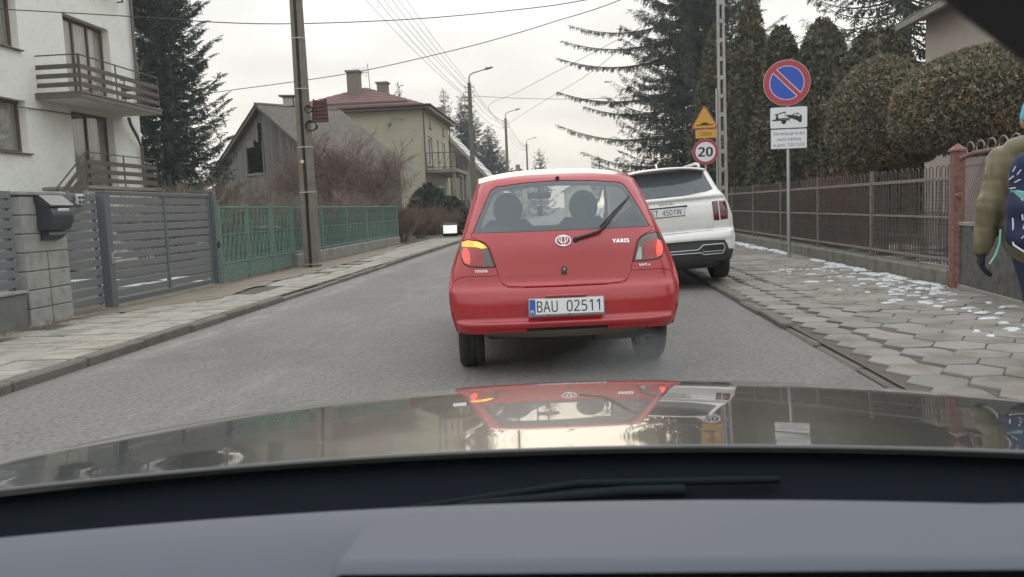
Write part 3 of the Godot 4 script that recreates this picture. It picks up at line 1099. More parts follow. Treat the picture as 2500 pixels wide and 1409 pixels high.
	var ell := func(cx: float, cy: float, rx: float, ry: float, r: float) -> void:
		var p := PackedVector3Array()
		for k in 29:
			var a := TAU * k / 28
			var q := Vector2(cx + cos(a) * rx, cy + sin(a) * ry)
			p.append(s.at(q) + Vector3(0, 0, 0.006))
		em.tube(p, r, r, 6, false)
	ell.call(0.0, 0.997, 0.055, 0.038, 0.0055)
	ell.call(0.0, 1.006, 0.034, 0.022, 0.004)
	ell.call(0.0, 0.998, 0.015, 0.034, 0.004)
	part(em, "emblem", M.chrome, tg)
	var face := func(x: float, y: float) -> Transform3D:
		var m := skin_normal(at, Vector2(x, y), B)
		var xx := Vector3.UP.cross(m).normalized()
		return Transform3D(Basis(xx, m.cross(xx), m), s.at(Vector2(x, y)) + m * 0.003)
	letters("YARIS", 0.125, 0.030, M.chrome, tg, face.call(0.425, 0.980), "lettering", 0.003, true)
	letters("TOYOTA", 0.095, 0.020, M.chrome, t, face.call(-0.612, 0.798), "lettering", 0.003, true)
	letters("VVT-i", 0.085, 0.018, M.chrome, t, face.call(0.592, 0.798), "lettering", 0.003, true)
	var lk := MB.new()
	lk.lathe(pv2([[0.022, 0.0], [0.022, 0.006], [0.016, 0.010], [0.001, 0.010]]), 16, Transform3D(Basis(Vector3.RIGHT, PI / 2), s.at(Vector2(-0.004, 0.793))))
	lk.box(s.at(Vector2(-0.006, 0.768)) + Vector3(0, 0, 0.006), Vector3(0.042, 0.03, 0.014), Basis.IDENTITY, 0.006)
	var lo2 := part(lk, "lock", M.trim, tg)
	var lc := MB.new()
	lc.lathe(pv2([[0.010, 0.010], [0.010, 0.013], [0.001, 0.013]]), 12, Transform3D(Basis(Vector3.RIGHT, PI / 2), s.at(Vector2(-0.004, 0.793))))
	part(lc, "lock_barrel", M.chrome, lo2)
	# rear wiper
	var wp := MB.new()
	var off := func(x: float, y: float, k: float) -> Vector3:
		return s.at(Vector2(x, y)) + skin_normal(at, Vector2(x, y), B) * k
	wp.tube(PackedVector3Array([off.call(0.09, 1.003, 0.012), off.call(0.13, 1.010, 0.026), off.call(0.20, 1.026, 0.030), off.call(0.27, 1.046, 0.030)]), 0.016, 0.013, 8, true, 0.8)
	wp.tube(PackedVector3Array([off.call(0.27, 1.046, 0.030), off.call(0.33, 1.100, 0.026), off.call(0.42, 1.19, 0.022), off.call(0.513, 1.277, 0.014)]), 0.012, 0.005, 6)
	wp.tube(PackedVector3Array([off.call(0.28, 1.085, 0.008), off.call(0.40, 1.195, 0.008), off.call(0.53, 1.30, 0.008)]), 0.006, 0.005, 5)
	wp.lathe(pv2([[0.02, 0], [0.02, 0.018], [0.012, 0.026], [0.001, 0.026]]), 14, Transform3D(Basis(Vector3.RIGHT, PI / 2), s.at(Vector2(0.092, 1.003))))
	part(wp, "rear_wiper", M.black, t)
	var nz := MB.new()
	nz.box(Vector3(0.0, 1.468, s.rear(0, 1.468) + 0.012), Vector3(0.03, 0.018, 0.03), Basis(Vector3.RIGHT, -0.5), 0.006)
	part(nz, "washer_nozzle", M.black, t)
	# plate with its dark lamp above
	licence_plate(t, Vector3(-0.006, 0.528, 0.016), -0.06, 1.035, "BAU", "02511", lin(0.03, 0.09, 0.36))
	var pl2 := MB.new()
	pl2.box(Vector3(-0.006, 0.607, 0.006), Vector3(0.30, 0.018, 0.03), Basis.IDENTITY, 0.006)
	part(pl2, "plate_lamp", M.red_paint, t)
	# wheels and what hangs under the floor
	for sx in [-1.0, 1.0]:
		wheel(t, Vector3(sx * 0.712, 0.300, -0.66), 0.302, 0.19, M.silver)
		wheel(t, Vector3(sx * 0.690, 0.300, -3.10), 0.302, 0.18, M.silver)
	var ub := MB.new()
	ub.box(Vector3(0, 0.34, -1.9), Vector3(1.24, 0.16, 3.3), Basis.IDENTITY, 0.05)
	ub.box(Vector3(0.0, 0.30, -0.66), Vector3(1.2, 0.07, 0.08), Basis.IDENTITY, 0.02)
	part(ub, "underbody", M.underbody, t)
	var vl := MB.new()
	vl.grid(func(u: float, w: float) -> Vector3:
		var q := u * 2.0 - 1.0
		return Vector3(q * 0.60, lerpf(0.40, 0.285, w) + 0.02 * q * q, -0.028 - 0.10 * w * w - 0.06 * q * q), 24, 8, Vector3(0, -0.2, 1))
	part(vl, "valance", M.valance, t)
	var ex := MB.new()
	ex.tube(pv3([[0.22, 0.30, -0.26], [0.30, 0.295, -0.26], [0.60, 0.295, -0.28], [0.66, 0.30, -0.28]]), 0.09, 0.085, 12, true, 0.75)
	ex.tube(pv3([[0.56, 0.27, -0.25], [0.56, 0.25, -0.12], [0.56, 0.235, -0.06]]), 0.024, 0.024, 10)
	part(ex, "exhaust", M.underbody, t)
	# left door mirror
	var dm := MB.new()
	dm.box(Vector3(-0.91, 1.065, -2.26), Vector3(0.20, 0.135, 0.10), Basis(Vector3.UP, 0.06), 0.035)
	dm.box(Vector3(-0.80, 1.03, -2.28), Vector3(0.10, 0.05, 0.06), Basis.IDENTITY, 0.02)
	var dmo := part(dm, "door_mirror", M.trim, t)
	var dg := MB.new()
	dg.box(Vector3(-0.91, 1.068, -2.196), Vector3(0.138, 0.080, 0.004), Basis(Vector3.UP, -0.13) * Basis(Vector3.RIGHT, -0.12), 0.001)
	part(dg, "mirror_glass", M.mirror, dmo)
	# cabin
	for sx in [-1.0, 1.0]:
		var st := MB.new()
		st.box(Vector3(sx * 0.35, 0.85, -1.78), Vector3(0.46, 0.60, 0.14), Basis(Vector3.RIGHT, -0.12), 0.07)
		st.ellipsoid(Vector3(sx * 0.35, 1.24, -1.72), Vector3(0.135, 0.155, 0.075), 12, 18, Basis(Vector3.RIGHT, -0.10))
		st.box(Vector3(sx * 0.35, 0.52, -2.0), Vector3(0.48, 0.14, 0.5), Basis.IDENTITY, 0.05)
		part(st, "front_seat", M.seat, t)
	var rs := MB.new()
	rs.box(Vector3(0, 0.78, -0.95), Vector3(1.2, 0.52, 0.14), Basis(Vector3.RIGHT, -0.2), 0.06)
	part(rs, "rear_seat", M.seat, t)
	var sf := MB.new()
	sf.box(Vector3(0, 1.03, -0.52), Vector3(1.22, 0.03, 0.62), Basis.IDENTITY, 0.01)
	part(sf, "parcel_shelf", M.seat, t)
	var db := MB.new()
	db.box(Vector3(0, 0.92, -2.62), Vector3(1.36, 0.22, 0.40), Basis.IDENTITY, 0.08)
	var sw := PackedVector3Array()
	for k in 25:
		var a := TAU * k / 24
		sw.append(Vector3(-0.35 + 0.18 * cos(a), 0.98 + 0.17 * sin(a), -2.30 - 0.06 * sin(a)))
	db.tube(sw, 0.014, 0.014, 6, false)
	part(db, "dashboard", M.seat, t)
	var rm := MB.new()
	rm.box(Vector3(-0.02, 1.365, -2.22), Vector3(0.23, 0.065, 0.03), Basis.IDENTITY, 0.014)
	rm.tube(pv3([[-0.02, 1.39, -2.22], [-0.02, 1.46, -2.16]]), 0.01, 0.01, 6)
	part(rm, "rear_view_mirror", M.black, t)
	var pd := MB.new()
	pd.tube(pv3([[-0.02, 1.34, -2.2], [-0.02, 1.26, -2.2]]), 0.0015, 0.0015, 4)
	pd.box(Vector3(-0.02, 1.21, -2.2), Vector3(0.045, 0.10, 0.006), Basis.IDENTITY, 0.002)
	part(pd, "hanging_freshener", M.seat, t)
	var hl := MB.new()
	hl.grid(func(u: float, w: float) -> Vector3:
		var q := u * 2.0 - 1.0
		return Vector3(q * 0.57, lerpf(1.475, 1.47, w) - 0.04 * pow(absf(q), 2.5), lerpf(-0.55, -2.1, w)), 8, 6, Vector3.DOWN)
	part(hl, "headliner", mat("headliner", lin(0.28, 0.28, 0.27), 0.95), t)

func white_suv() -> void:
	var t := thing("white_suv", "large white estate car parked half on the right pavement", "car", Vector3(1.40, 0.028, -11.55))
	t.rotation.z = 0.062
	var s := CarSkin.new()
	s.host = self
	s.a = 0.30
	s.prof = [[0.25, -0.16], [0.33, -0.07], [0.42, -0.02], [0.50, 0.0], [0.62, 0.0], [0.66, 0.012], [0.74, -0.01], [0.765, -0.055], [0.80, -0.075], [0.85, -0.065], [1.00, -0.055], [1.15, -0.075], [1.20, -0.10], [1.235, -0.07], [1.262, -0.075], [1.29, -0.125], [1.35, -0.17], [1.62, -0.36], [1.655, -0.37], [1.70, -0.40], [1.74, -0.5]]
	s.wid = [[0.25, 0.87], [0.5, 0.935], [0.8, 0.945], [1.0, 0.935], [1.12, 0.90], [1.25, 0.84], [1.35, 0.775], [1.45, 0.745], [1.62, 0.675], [1.70, 0.61], [1.76, 0.5]]
	var at := s.at
	var B := Vector3.BACK
	var glass := ccw(mirror_poly([[0, 1.288], [0.33, 1.292], [0.60, 1.315], [0.70, 1.340], [0.652, 1.48], [0.620, 1.575], [0.565, 1.615], [0.42, 1.636], [0, 1.642]]))
	var gate := ccw(mirror_poly([[0, 0.772], [0.40, 0.772], [0.61, 0.775], [0.635, 0.80], [0.66, 0.895], [0.65, 0.95], [0.652, 1.165], [0.73, 1.172], [0.86, 1.172], [0.80, 1.225], [0.70, 1.262], [0.60, 1.282], [0, 1.282]]))
	var lampi := ccw(pv2([[0.664, 0.905], [0.735, 0.903], [0.735, 1.163], [0.660, 1.160]]))
	var lampo := ccw(pv2([[0.755, 0.902], [0.862, 0.908], [0.868, 1.03], [0.855, 1.160], [0.750, 1.163]]))
	var clad := ccw(mirror_poly([[0, 0.30], [0.60, 0.30], [0.70, 0.33], [0.875, 0.36], [0.905, 0.48], [0.83, 0.49], [0.812, 0.56], [0.775, 0.622], [0.41, 0.643], [0, 0.648]]))
	var sil := PackedVector2Array()
	var ys := [0.36, 0.5, 0.65, 0.8, 0.95, 1.05, 1.12, 1.2, 1.27, 1.35, 1.45, 1.55]
	for y in ys:
		sil.append(Vector2(s.w(y) * 0.985, y))
	for k in 13:
		var u := 1.0 - k / 6.0
		sil.append(Vector2(0.66 * u, 1.70 - 0.075 * pow(absf(u), 2.6)))
	for i in range(ys.size() - 1, -1, -1):
		sil.append(Vector2(-s.w(ys[i]) * 0.985, ys[i]))
	sil = ccw(sil)
	var sh := MB.new()
	for p in halves(sil):
		panel(sh, p, at, B, -0.016, 0.07, 0.0)
	part(sh, "inner_shell", M.gap, t)
	var body := MB.new()
	var quarters: Array = minus([sil], ccw(pv2([[-0.3, 0.1], [0.3, 0.1], [0.3, 1.5], [-0.3, 1.5]])))
	for q in [glass, gate, clad, lampi, lampo, flipx(lampi), flipx(lampo)]:
		quarters = minus(quarters, ccw(Geometry2D.offset_polygon(ccw(q), 0.004, Geometry2D.JOIN_MITER)[0]))
	for p in quarters:
		if p.size() > 2:
			panel(body, p, at, B, 0.0, 0.04, 0.012)
	panel(body, ccw(mirror_poly([[0, 0.652], [0.41, 0.648], [0.62, 0.64], [0.66, 0.70], [0.62, 0.762], [0.40, 0.765], [0, 0.765]])), at, B, 0.0005, 0.05, 0.012)
	for sx in [-1.0, 1.0]:
		var sgn: float = sx
		var side := func(q: Vector2) -> Vector3:
			return Vector3(sgn * s.w(q.y) * lerpf(1.0, 0.9, ss(-3.4, -4.75, q.x)), q.y, q.x)
		var low := PackedVector2Array()
		for y in [0.30, 0.5, 0.65, 0.8, 0.95, 1.12, 1.25]:
			low.append(Vector2(s.rear(s.w(y) * 0.985, y), y))
		low.append_array(pv2([[-3.5, 1.22], [-3.6, 1.1], [-4.6, 0.95], [-4.75, 0.6], [-4.7, 0.30]]))
		var ps: Array = [ccw(low)]
		for zc in [-1.0, -3.82]:
			var c := PackedVector2Array()
			for k in 24:
				c.append(Vector2(zc + cos(TAU * k / 24) * 0.42, 0.37 + sin(TAU * k / 24) * 0.42))
			ps = minus(ps, ccw(c))
		for p in ps:
			panel(body, p, side, Vector3(sgn, 0, 0), 0.0, 0.1, 0.03)
		var upper := PackedVector2Array()
		for y in [1.25, 1.4, 1.55, 1.62]:
			upper.append(Vector2(s.rear(s.w(y) * 0.985, y), y))
		upper.append_array(pv2([[-2.6, 1.62], [-3.5, 1.22]]))
		var sg := ccw(pv2([[-1.0, 1.30], [-3.25, 1.26], [-2.6, 1.58], [-1.05, 1.58]]))
		for p in minus([ccw(upper)], sg):
			panel(body, p, side, Vector3(sgn, 0, 0), 0.0, 0.1, 0.02)
		var g := MB.new()
		panel(g, sg, side, Vector3(sgn, 0, 0), -0.006, 0.15, 0.0)
		part(g, "side_window", M.dark_glass, t)
		var rl := MB.new()
		rl.tube(pv3([[sx * 0.60, 1.665, -0.62], [sx * 0.60, 1.715, -0.70], [sx * 0.595, 1.735, -0.9], [sx * 0.58, 1.735, -2.2], [sx * 0.57, 1.70, -2.4]]), 0.022, 0.022, 8)
		part(rl, "roof_rail", M.silver, t)
		var lo := MB.new()
		panel(lo, flipx(lampi) if sx < 0 else lampi, at, B, 0.004, 0.04, 0.014)
		part(lo, "tail_lamp", M.suv_lamp, t)
		var lo2 := MB.new()
		panel(lo2, flipx(lampo) if sx < 0 else lampo, at, B, 0.004, 0.04, 0.014)
		part(lo2, "tail_lamp", M.suv_lamp, t)
		wheel(t, Vector3(sx * 0.825, 0.37, -1.0), 0.372, 0.235, M.silver)
		wheel(t, Vector3(sx * 0.825, 0.37, -3.82), 0.372, 0.235, M.silver)
		var ar := MB.new()
		for k in 12:
			var a0 := PI * k / 12
			var a1 := PI * (k + 1) / 12
			ar.bar(Vector3(sx * 0.93, 0.37 + 0.43 * sin(a0), -1.0 + 0.43 * cos(a0)), Vector3(sx * 0.93, 0.37 + 0.43 * sin(a1), -1.0 + 0.43 * cos(a1)), 0.03, 0.06, Vector3(sx, 0, 0), 0.008)
		part(ar, "wheel_arch_trim", M.trim, t)
	body.grid(func(u: float, w: float) -> Vector3:
		var q := u * 2.0 - 1.0
		var x := 0.66 * q
		var z0 := s.rear(x, 1.70 - 0.075 * pow(absf(q), 2.6))
		return Vector3(x, table([[0.0, 1.70], [0.1, 1.715], [0.4, 1.725], [0.8, 1.71], [1.0, 1.66]], w) - 0.075 * pow(absf(q), 2.6), lerpf(z0, -2.7, w)), 20, 14, Vector3.UP)
	body.grid(func(u: float, w: float) -> Vector3:
		var q := u * 2.0 - 1.0
		return Vector3(q * 0.84, table([[0.0, 1.2], [0.5, 1.1], [0.85, 0.95], [1.0, 0.5]], w) - 0.04 * q * q, lerpf(-3.5, -4.75, w)), 10, 10, Vector3.UP)
	part(body, "body", M.white_car, t)
	var gm := MB.new()
	panel(gm, gate, at, B, 0.001, 0.035, 0.014)
	var tg := part(gm, "tailgate", M.white_car, t)
	var gl := MB.new()
	panel(gl, glass, at, B, -0.002, 0.06, 0.01)
	part(gl, "rear_window", M.suv_glass, t)
	var sp := MB.new()
	sp.grid(func(u: float, w: float) -> Vector3:
		var q := u * 2.0 - 1.0
		var prof := [[0.0, -0.30], [0.35, -0.20], [0.5, -0.195], [0.62, -0.215], [1.0, -0.42]]
		return Vector3(q * 0.63, table([[0.0, 1.705], [0.35, 1.690], [0.5, 1.678], [0.62, 1.664], [1.0, 1.645]], w) - 0.06 * pow(absf(q), 2.6), table(prof, w) - 0.12 * pow(absf(q), 3.0)), 20, 16, Vector3(0, 0.3, 1))
	part(sp, "roof_spoiler", M.white_car, t)
	var ws := MB.new()
	ws.grid(func(u: float, w: float) -> Vector3:
		var q := u * 2.0 - 1.0
		return Vector3(q * lerpf(0.74, 0.62, w), lerpf(1.21, 1.645, w), lerpf(-3.5, -2.7, w) + 0.1 * q * q), 8, 5, Vector3(0, 0.5, -1))
	part(ws, "windscreen", M.dark_glass, t)
	var af := MB.new()
	af.prism(pv2([[-0.09, 0], [0.03, 0], [0.022, 0.07], [0.0, 0.078]]), 0.022, Transform3D(Basis(Vector3.UP, PI / 2), Vector3(-0.011, 1.708, -0.75)))
	part(af, "antenna_fin", M.white_car, t)
	# dark lower bumper with bright outlined exhaust trims
	var cl := MB.new()
	panel(cl, clad, at, B, 0.003, 0.05, 0.02)
	var co := part(cl, "lower_bumper", M.trim, t)
	var tr := MB.new()
	var line := func(a: Array, r: float) -> void:
		var p := PackedVector3Array()
		for k in a.size() - 1:
			for m in 6:
				var q := Vector2(a[k][0], a[k][1]).lerp(Vector2(a[k + 1][0], a[k + 1][1]), m / 6.0)
				p.append(s.at(q) + Vector3(0, 0, 0.006))
		p.append(s.at(Vector2(a[-1][0], a[-1][1])) + Vector3(0, 0, 0.006))
		tr.tube(p, r, r, 6)
	for sx in [-1.0, 1.0]:
		line.call([[0.0, 0.522], [sx * 0.40, 0.518], [sx * 0.475, 0.578], [sx * 0.755, 0.572], [sx * 0.775, 0.51], [sx * 0.74, 0.440], [sx * 0.475, 0.443], [sx * 0.435, 0.472], [0.0, 0.484]], 0.009)
		line.call([[sx * 0.46, 0.482], [sx * 0.755, 0.478]], 0.006)
	part(tr, "bright_trim", M.silver, co)
	for sx in [-1.0, 1.0]:
		var dk := MB.new()
		panel(dk, ccw(pv2([[sx * 0.48, 0.49], [sx * 0.76, 0.487], [sx * 0.745, 0.560], [sx * 0.485, 0.565]])), at, B, 0.0045, 0.05, 0.0)
		part(dk, "exhaust_recess", M.black, co)
	var ub := MB.new()
	ub.box(Vector3(0, 0.34, -2.3), Vector3(1.4, 0.2, 4.2), Basis.IDENTITY, 0.05)
	ub.box(Vector3(0, 0.28, -1.0), Vector3(1.5, 0.1, 0.1), Basis.IDENTITY, 0.02)
	part(ub, "underbody", M.underbody, t)
	var tb := MB.new()
	tb.tube(pv3([[0.0, 0.30, -0.1], [0.0, 0.30, 0.05], [0.0, 0.36, 0.07]]), 0.02, 0.02, 8)
	tb.ellipsoid(Vector3(0, 0.38, 0.07), Vector3(0.027, 0.027, 0.027), 8, 10)
	part(tb, "tow_ball", M.chrome, t)
	licence_plate(t, Vector3(0.0, 1.068, s.rear(0, 1.068) + 0.012), 0.02, 1.0, "ST", "4501W", lin(0.10, 0.14, 0.25))
	var lip := MB.new()
	lip.box(Vector3(0, 1.142, s.rear(0, 1.142) + 0.004), Vector3(0.62, 0.022, 0.03), Basis.IDENTITY, 0.006)
	part(lip, "handle_recess", M.trim, tg)
	letters("KIA", 0.20, 0.035, M.silver, tg, Transform3D(Basis.IDENTITY, Vector3(0.03, 1.188, s.rear(0, 1.188) + 0.012)), "lettering", 0.003, true)
	letters("AWD", 0.062, 0.016, M.silver, tg, Transform3D(Basis(Vector3.UP, 0.08), Vector3(0.565, 0.81, s.rear(0.565, 0.81) + 0.004)), "lettering", 0.003, true)

# ---------------------------------------------------------------- the car the picture is taken from
func bonnet_y(u: float) -> float:
	return table([[-0.20, 0.998], [0.0, 0.983], [0.2, 0.9705], [0.4, 0.9567], [0.6, 0.9415], [0.8, 0.9245], [0.95, 0.9075], [1.0, 0.8985], [1.04, 0.886], [1.09, 0.86], [1.13, 0.82], [1.15, 0.77], [1.16, 0.6]], u)

func own_car() -> void:
	var t := thing("own_car", "dark car the photo is taken from, its bonnet, wiper and dashboard in front", "car", Vector3(0.05, 0, -0.9))
	var o := Vector3(0.05, 0, -0.9)
	var pt := func(x: float, u: float) -> Vector3:
		# x from the car's middle, u 0 at the windscreen, 1 at the front lip
		var d := x / 0.7
		var zb := -0.895 + 0.085 * d * d
		var zf := -1.62 + 0.16 * d * d + 0.035 * pow(d, 4.0)
		var edge := ss(0.80, 0.97, absf(x))
		return Vector3(x, bonnet_y(u) - 0.012 * d * d - 0.20 * pow(edge, 2.0), lerpf(zb, zf, u)) - Vector3(0, 0, o.z)
	var h := MB.new()
	h.grid(func(a: float, b: float) -> Vector3:
		return pt.call(lerpf(-0.95, 0.95, a), lerpf(0.0, 1.155, b)), 90, 90, Vector3.UP)
	# rolled rear edge
	h.grid(func(a: float, b: float) -> Vector3:
		var p: Vector3 = pt.call(lerpf(-0.95, 0.95, a), 0.0)
		var k := b * PI * 0.5
		return p + Vector3(0, -0.004 * (1.0 - cos(k)), 0.003 * sin(k)), 60, 6, Vector3(0, 0.6, 1))
	part(h, "bonnet", M.bonnet, t)
	var cw := MB.new()
	cw.grid(func(a: float, b: float) -> Vector3:
		var x := lerpf(-0.9, 0.9, a)
		var d := x / 0.7
		return Vector3(x, lerpf(0.968, 0.880, b) - 0.012 * d * d, lerpf(-0.895 + 0.085 * d * d - 0.02, -0.69 + 0.07 * d * d, b) - o.z), 40, 24, Vector3.UP)
	part(cw, "cowl", M.cowl, t)
	# wiper lying along the cowl
	var wp := MB.new()
	wp.tube(pv3([[-0.36, 0.912, -0.735 - o.z], [-0.28, 0.934, -0.775 - o.z], [-0.16, 0.947, -0.815 - o.z], [0.0, 0.951, -0.838 - o.z], [0.06, 0.950, -0.842 - o.z]]), 0.005, 0.008, 8, true, 0.7)
	wp.tube(pv3([[-0.30, 0.938, -0.80 - o.z], [-0.05, 0.957, -0.845 - o.z], [0.16, 0.955, -0.855 - o.z]]), 0.004, 0.004, 6)
	part(wp, "wiper", M.wiper, t)
	# dashboard top with a raised, rounded cover in the middle
	var ds := MB.new()
	ds.grid(func(a: float, b: float) -> Vector3:
		var x := lerpf(-0.75, 0.75, a)
		var d := x / 0.7
		var far := -0.715 + 0.10 * d * d
		var z := lerpf(far, -0.30, b)
		var y := 0.990 - 0.006 * d * d
		y += 0.006 * ss(0.0, 0.12, b) - 0.045 * ss(0.14, 0.5, b)
		y -= 0.022 * pow(clampf(1.0 - b / 0.03, 0.0, 1.0), 2.0)
		return Vector3(x, y, z - o.z), 70, 60, Vector3.UP)
	ds.grid(func(a: float, b: float) -> Vector3:
		var x := lerpf(-0.75, 0.75, a)
		var d := x / 0.7
		return Vector3(x, 0.968 - 0.006 * d * d - 0.12 * b, -0.715 + 0.10 * d * d - o.z), 30, 2, Vector3(0, 0, -1))
	part(ds, "dashboard", M.dash, t)
	var bn := MB.new()
	bn.grid(func(a: float, b: float) -> Vector3:
		# the cover: left and far sides drop in a rounded shoulder, the near side folds over
		var x := lerpf(-0.30, 0.62, a)
		var z := lerpf(-0.668, -0.510, b)
		var r := 0.065
		var q := Vector2(maxf(0.0, (-0.222 + r) - x), maxf(0.0, (-0.618 + r) - z))
		var dd := q.length() - r
		var rise := 1.0 - ss(-0.012, 0.030, dd)
		var y := lerpf(0.935, 1.020, rise)
		var fold := clampf((z + 0.522) / 0.012, 0.0, 1.0)
		y -= 0.006 * fold * fold * rise
		return Vector3(x, y, z - o.z), 130, 80, Vector3.UP)
	part(bn, "instrument_cover", M.dash, t)
	var vt := MB.new()
	vt.box(Vector3(0.195, 0.960, -0.4735 - o.z), Vector3(0.835, 0.102, 0.071), Basis.IDENTITY, 0.008)
	part(vt, "dark_fascia", M.black, t)
	# inside mirror hanging from the top of the windscreen
	var mr := MB.new()
	mr.box(Vector3(0.132, 1.330, -0.31 - o.z), Vector3(0.22, 0.075, 0.04), Basis(Vector3.UP, -0.25) * Basis(Vector3.BACK, -0.75), 0.030)
	mr.tube(pv3([[0.13, 1.34, -0.33 - o.z], [0.15, 1.42, -0.40 - o.z], [0.15, 1.50, -0.44 - o.z]]), 0.02, 0.025, 10)
	part(mr, "inside_mirror", M.black, t)

# ---------------------------------------------------------------- left side of the street
func slat_run(parent: Node, x: float, z0: float, z1: float, y0: float, y1: float, n: int, gap: float, m: Material, thick := 0.022) -> void:
	var pitch := (y1 - y0 + gap) / n
	var s := MB.new()
	s.box(Vector3.ZERO, Vector3(thick, pitch - gap, z0 - z1), Basis.IDENTITY, 0.004)
	var me := s.mesh()
	for i in n:
		piece(me, "slat", m, parent, xf(x + 0.002 * sin(i * 2.3), y0 + pitch * (i + 0.5) - gap / 2, (z0 + z1) / 2, 0.0))

func post(parent: Node, called: String, m: Material, x: float, z: float, y0: float, y1: float, w: float, cap := true) -> void:
	var s := MB.new()
	s.box(Vector3(x, (y0 + y1) / 2, z), Vector3(w, y1 - y0, w), Basis.IDENTITY, 0.006)
	if cap:
		s.box(Vector3(x, y1 + 0.008, z), Vector3(w + 0.012, 0.014, w + 0.012), Basis.IDENTITY, 0.004)
	part(s, called, m, parent)

func left_fences() -> void:
	M.slat = mat("grey_powder_coat", lin(0.135, 0.147, 0.155), 0.5, {"tex": T.plaster, "scale": 1.2})
	M.slat_dark = mat("grey_post_coat", lin(0.10, 0.11, 0.118), 0.5, {"tex": T.plaster, "scale": 1.2})
	M.block = mat("pillar_block", lin(0.33, 0.33, 0.31), 0.95, {"tex": T.grain, "scale": 0.9, "bump": T.bump, "height": 0.4, "detail": T.blotch, "detail_scale": 0.7})
	M.mortar = mat("dark_joint", lin(0.10, 0.10, 0.095), 1.0)
	M.render_grey = mat("grey_render", lin(0.15, 0.155, 0.15), 0.95, {"tex": T.plaster, "scale": 0.8, "bump": T.bump, "height": 0.5, "detail": T.blotch, "detail_scale": 0.3})
	# low wall and slats left of the pillar
	var f := thing("slat_fence", "grey slat fence on a low rendered wall, left of the block pillar", "fence", Vector3(-6.4, 0.08, -7.3))
	var o := Vector3(-6.4, 0.08, -7.3)
	var w := MB.new()
	w.box(Vector3(-6.50, 0.24, -6.6) - o, Vector3(0.24, 0.5, 5.06))
	part(w, "low_wall", M.render_grey, f)
	var c := MB.new()
	c.box(Vector3(-6.50, 0.505, -6.6) - o, Vector3(0.30, 0.035, 5.08), Basis.IDENTITY, 0.006)
	part(c, "coping", M.block, f)
	slat_run(f, -6.44 + 6.4, -4.2 + 7.3, -9.10 + 7.3, 0.56 - 0.08, 1.68 - 0.08, 10, 0.028, M.slat)
	for z in [-4.3, -6.7, -9.06]:
		post(f, "post", M.slat_dark, -6.49 - o.x, z - o.z, 0.52 - 0.08, 1.66 - 0.08, 0.06)
	# pillar of split blocks
	var p := thing("block_pillar", "pale concrete block gate pillar carrying the mailbox", "pillar", Vector3(-6.55, 0.05, -9.58))
	var k := MB.new()
	k.box(Vector3(0, 0.79, 0), Vector3(0.34, 1.58, 0.80))
	part(k, "core", M.mortar, p)
	var bl := [MB.new(), MB.new()]
	bl[0].box(Vector3.ZERO, Vector3(0.37, 0.212, 0.404), Basis.IDENTITY, 0.008)
	bl[1].box(Vector3.ZERO, Vector3(0.37, 0.212, 0.826), Basis.IDENTITY, 0.008)
	var bm := [bl[0].mesh(), bl[1].mesh()]
	for r in 7:
		var y := 0.125 + r * 0.222
		if r == 5 or r == 4:
			piece(bm[1], "block", M.block, p, xf(0, y, 0))
		else:
			for sg in [-1, 1]:
				piece(bm[0], "block", M.block, p, xf(0, y, sg * 0.211))
	var cp := MB.new()
	cp.box(Vector3(0, 1.605, 0), Vector3(0.42, 0.05, 0.88), Basis.IDENTITY, 0.010)
	part(cp, "coping", M.block, p)
	var bs := MB.new()
	bs.box(Vector3(0, 0.0, 0), Vector3(0.44, 0.10, 0.92), Basis.IDENTITY, 0.02)
	part(bs, "footing", M.concrete, p)
	# mailbox with a sloping lid and bowed front
	var mb := thing("mailbox", "anthracite metal mailbox with bowed front on the block pillar", "mailbox", Vector3(-6.355, 1.19, -9.63))
	var prof := PackedVector2Array()
	for i in 11:
		var a := i / 10.0
		prof.append(Vector2(0.10 + 0.10 * sin(PI * (0.12 + 0.80 * a)), a * 0.34))
	prof.append(Vector2(0.0, 0.345))
	prof.append(Vector2(0.0, 0.0))
	var b1 := MB.new()
	b1.prism(prof, 0.42, Transform3D(Basis(Vector3.RIGHT, Vector3.UP, Vector3.BACK), Vector3(0, 0.02, -0.21)))
	M.anthracite = mat("anthracite_steel", lin(0.045, 0.053, 0.062), 0.38, {"metal": 0.3})
	part(b1, "box", M.anthracite, mb)
	var b2 := MB.new()
	b2.prism(pv2([[0, 0.36], [0.19, 0.29], [0.205, 0.315], [0.06, 0.44], [0, 0.45]]), 0.46, Transform3D(Basis.IDENTITY, Vector3(0, 0, -0.23)))
	part(b2, "lid", M.anthracite, mb)
	var b3 := MB.new()
	b3.box(Vector3(0.193, 0.262, -0.02), Vector3(0.008, 0.035, 0.22), Basis(Vector3.BACK, -0.35), 0.003)
	part(b3, "name_plate", M.white_paint, mb)
	var bt := MB.new()
	bt.prism(pv2([[0, 0.0], [0.10, 0.0], [0.12, -0.06], [0.02, -0.12], [0, -0.12]]), 0.34, Transform3D(Basis.IDENTITY, Vector3(0, 0.02, -0.17)))
	part(bt, "newspaper_roll", M.anthracite, mb)
	var bell := thing("door_bell", "small white bell box beside the mailbox on the pillar", "door bell", Vector3(-6.355, 1.47, -9.91))
	var be := MB.new()
	be.box(Vector3(0.012, 0, 0), Vector3(0.03, 0.12, 0.09), Basis.IDENTITY, 0.006)
	part(be, "case", M.white_paint, bell)
	var bb := MB.new()
	bb.box(Vector3(0.03, -0.02, 0), Vector3(0.008, 0.03, 0.03), Basis.IDENTITY, 0.003)
	part(bb, "button", M.slat, bell)
	# wicket
	var wk := thing("wicket_gate", "narrow grey slat gate between the block pillar and the steel post", "gate", Vector3(-6.42, 0.1, -10.4))
	o = wk.position
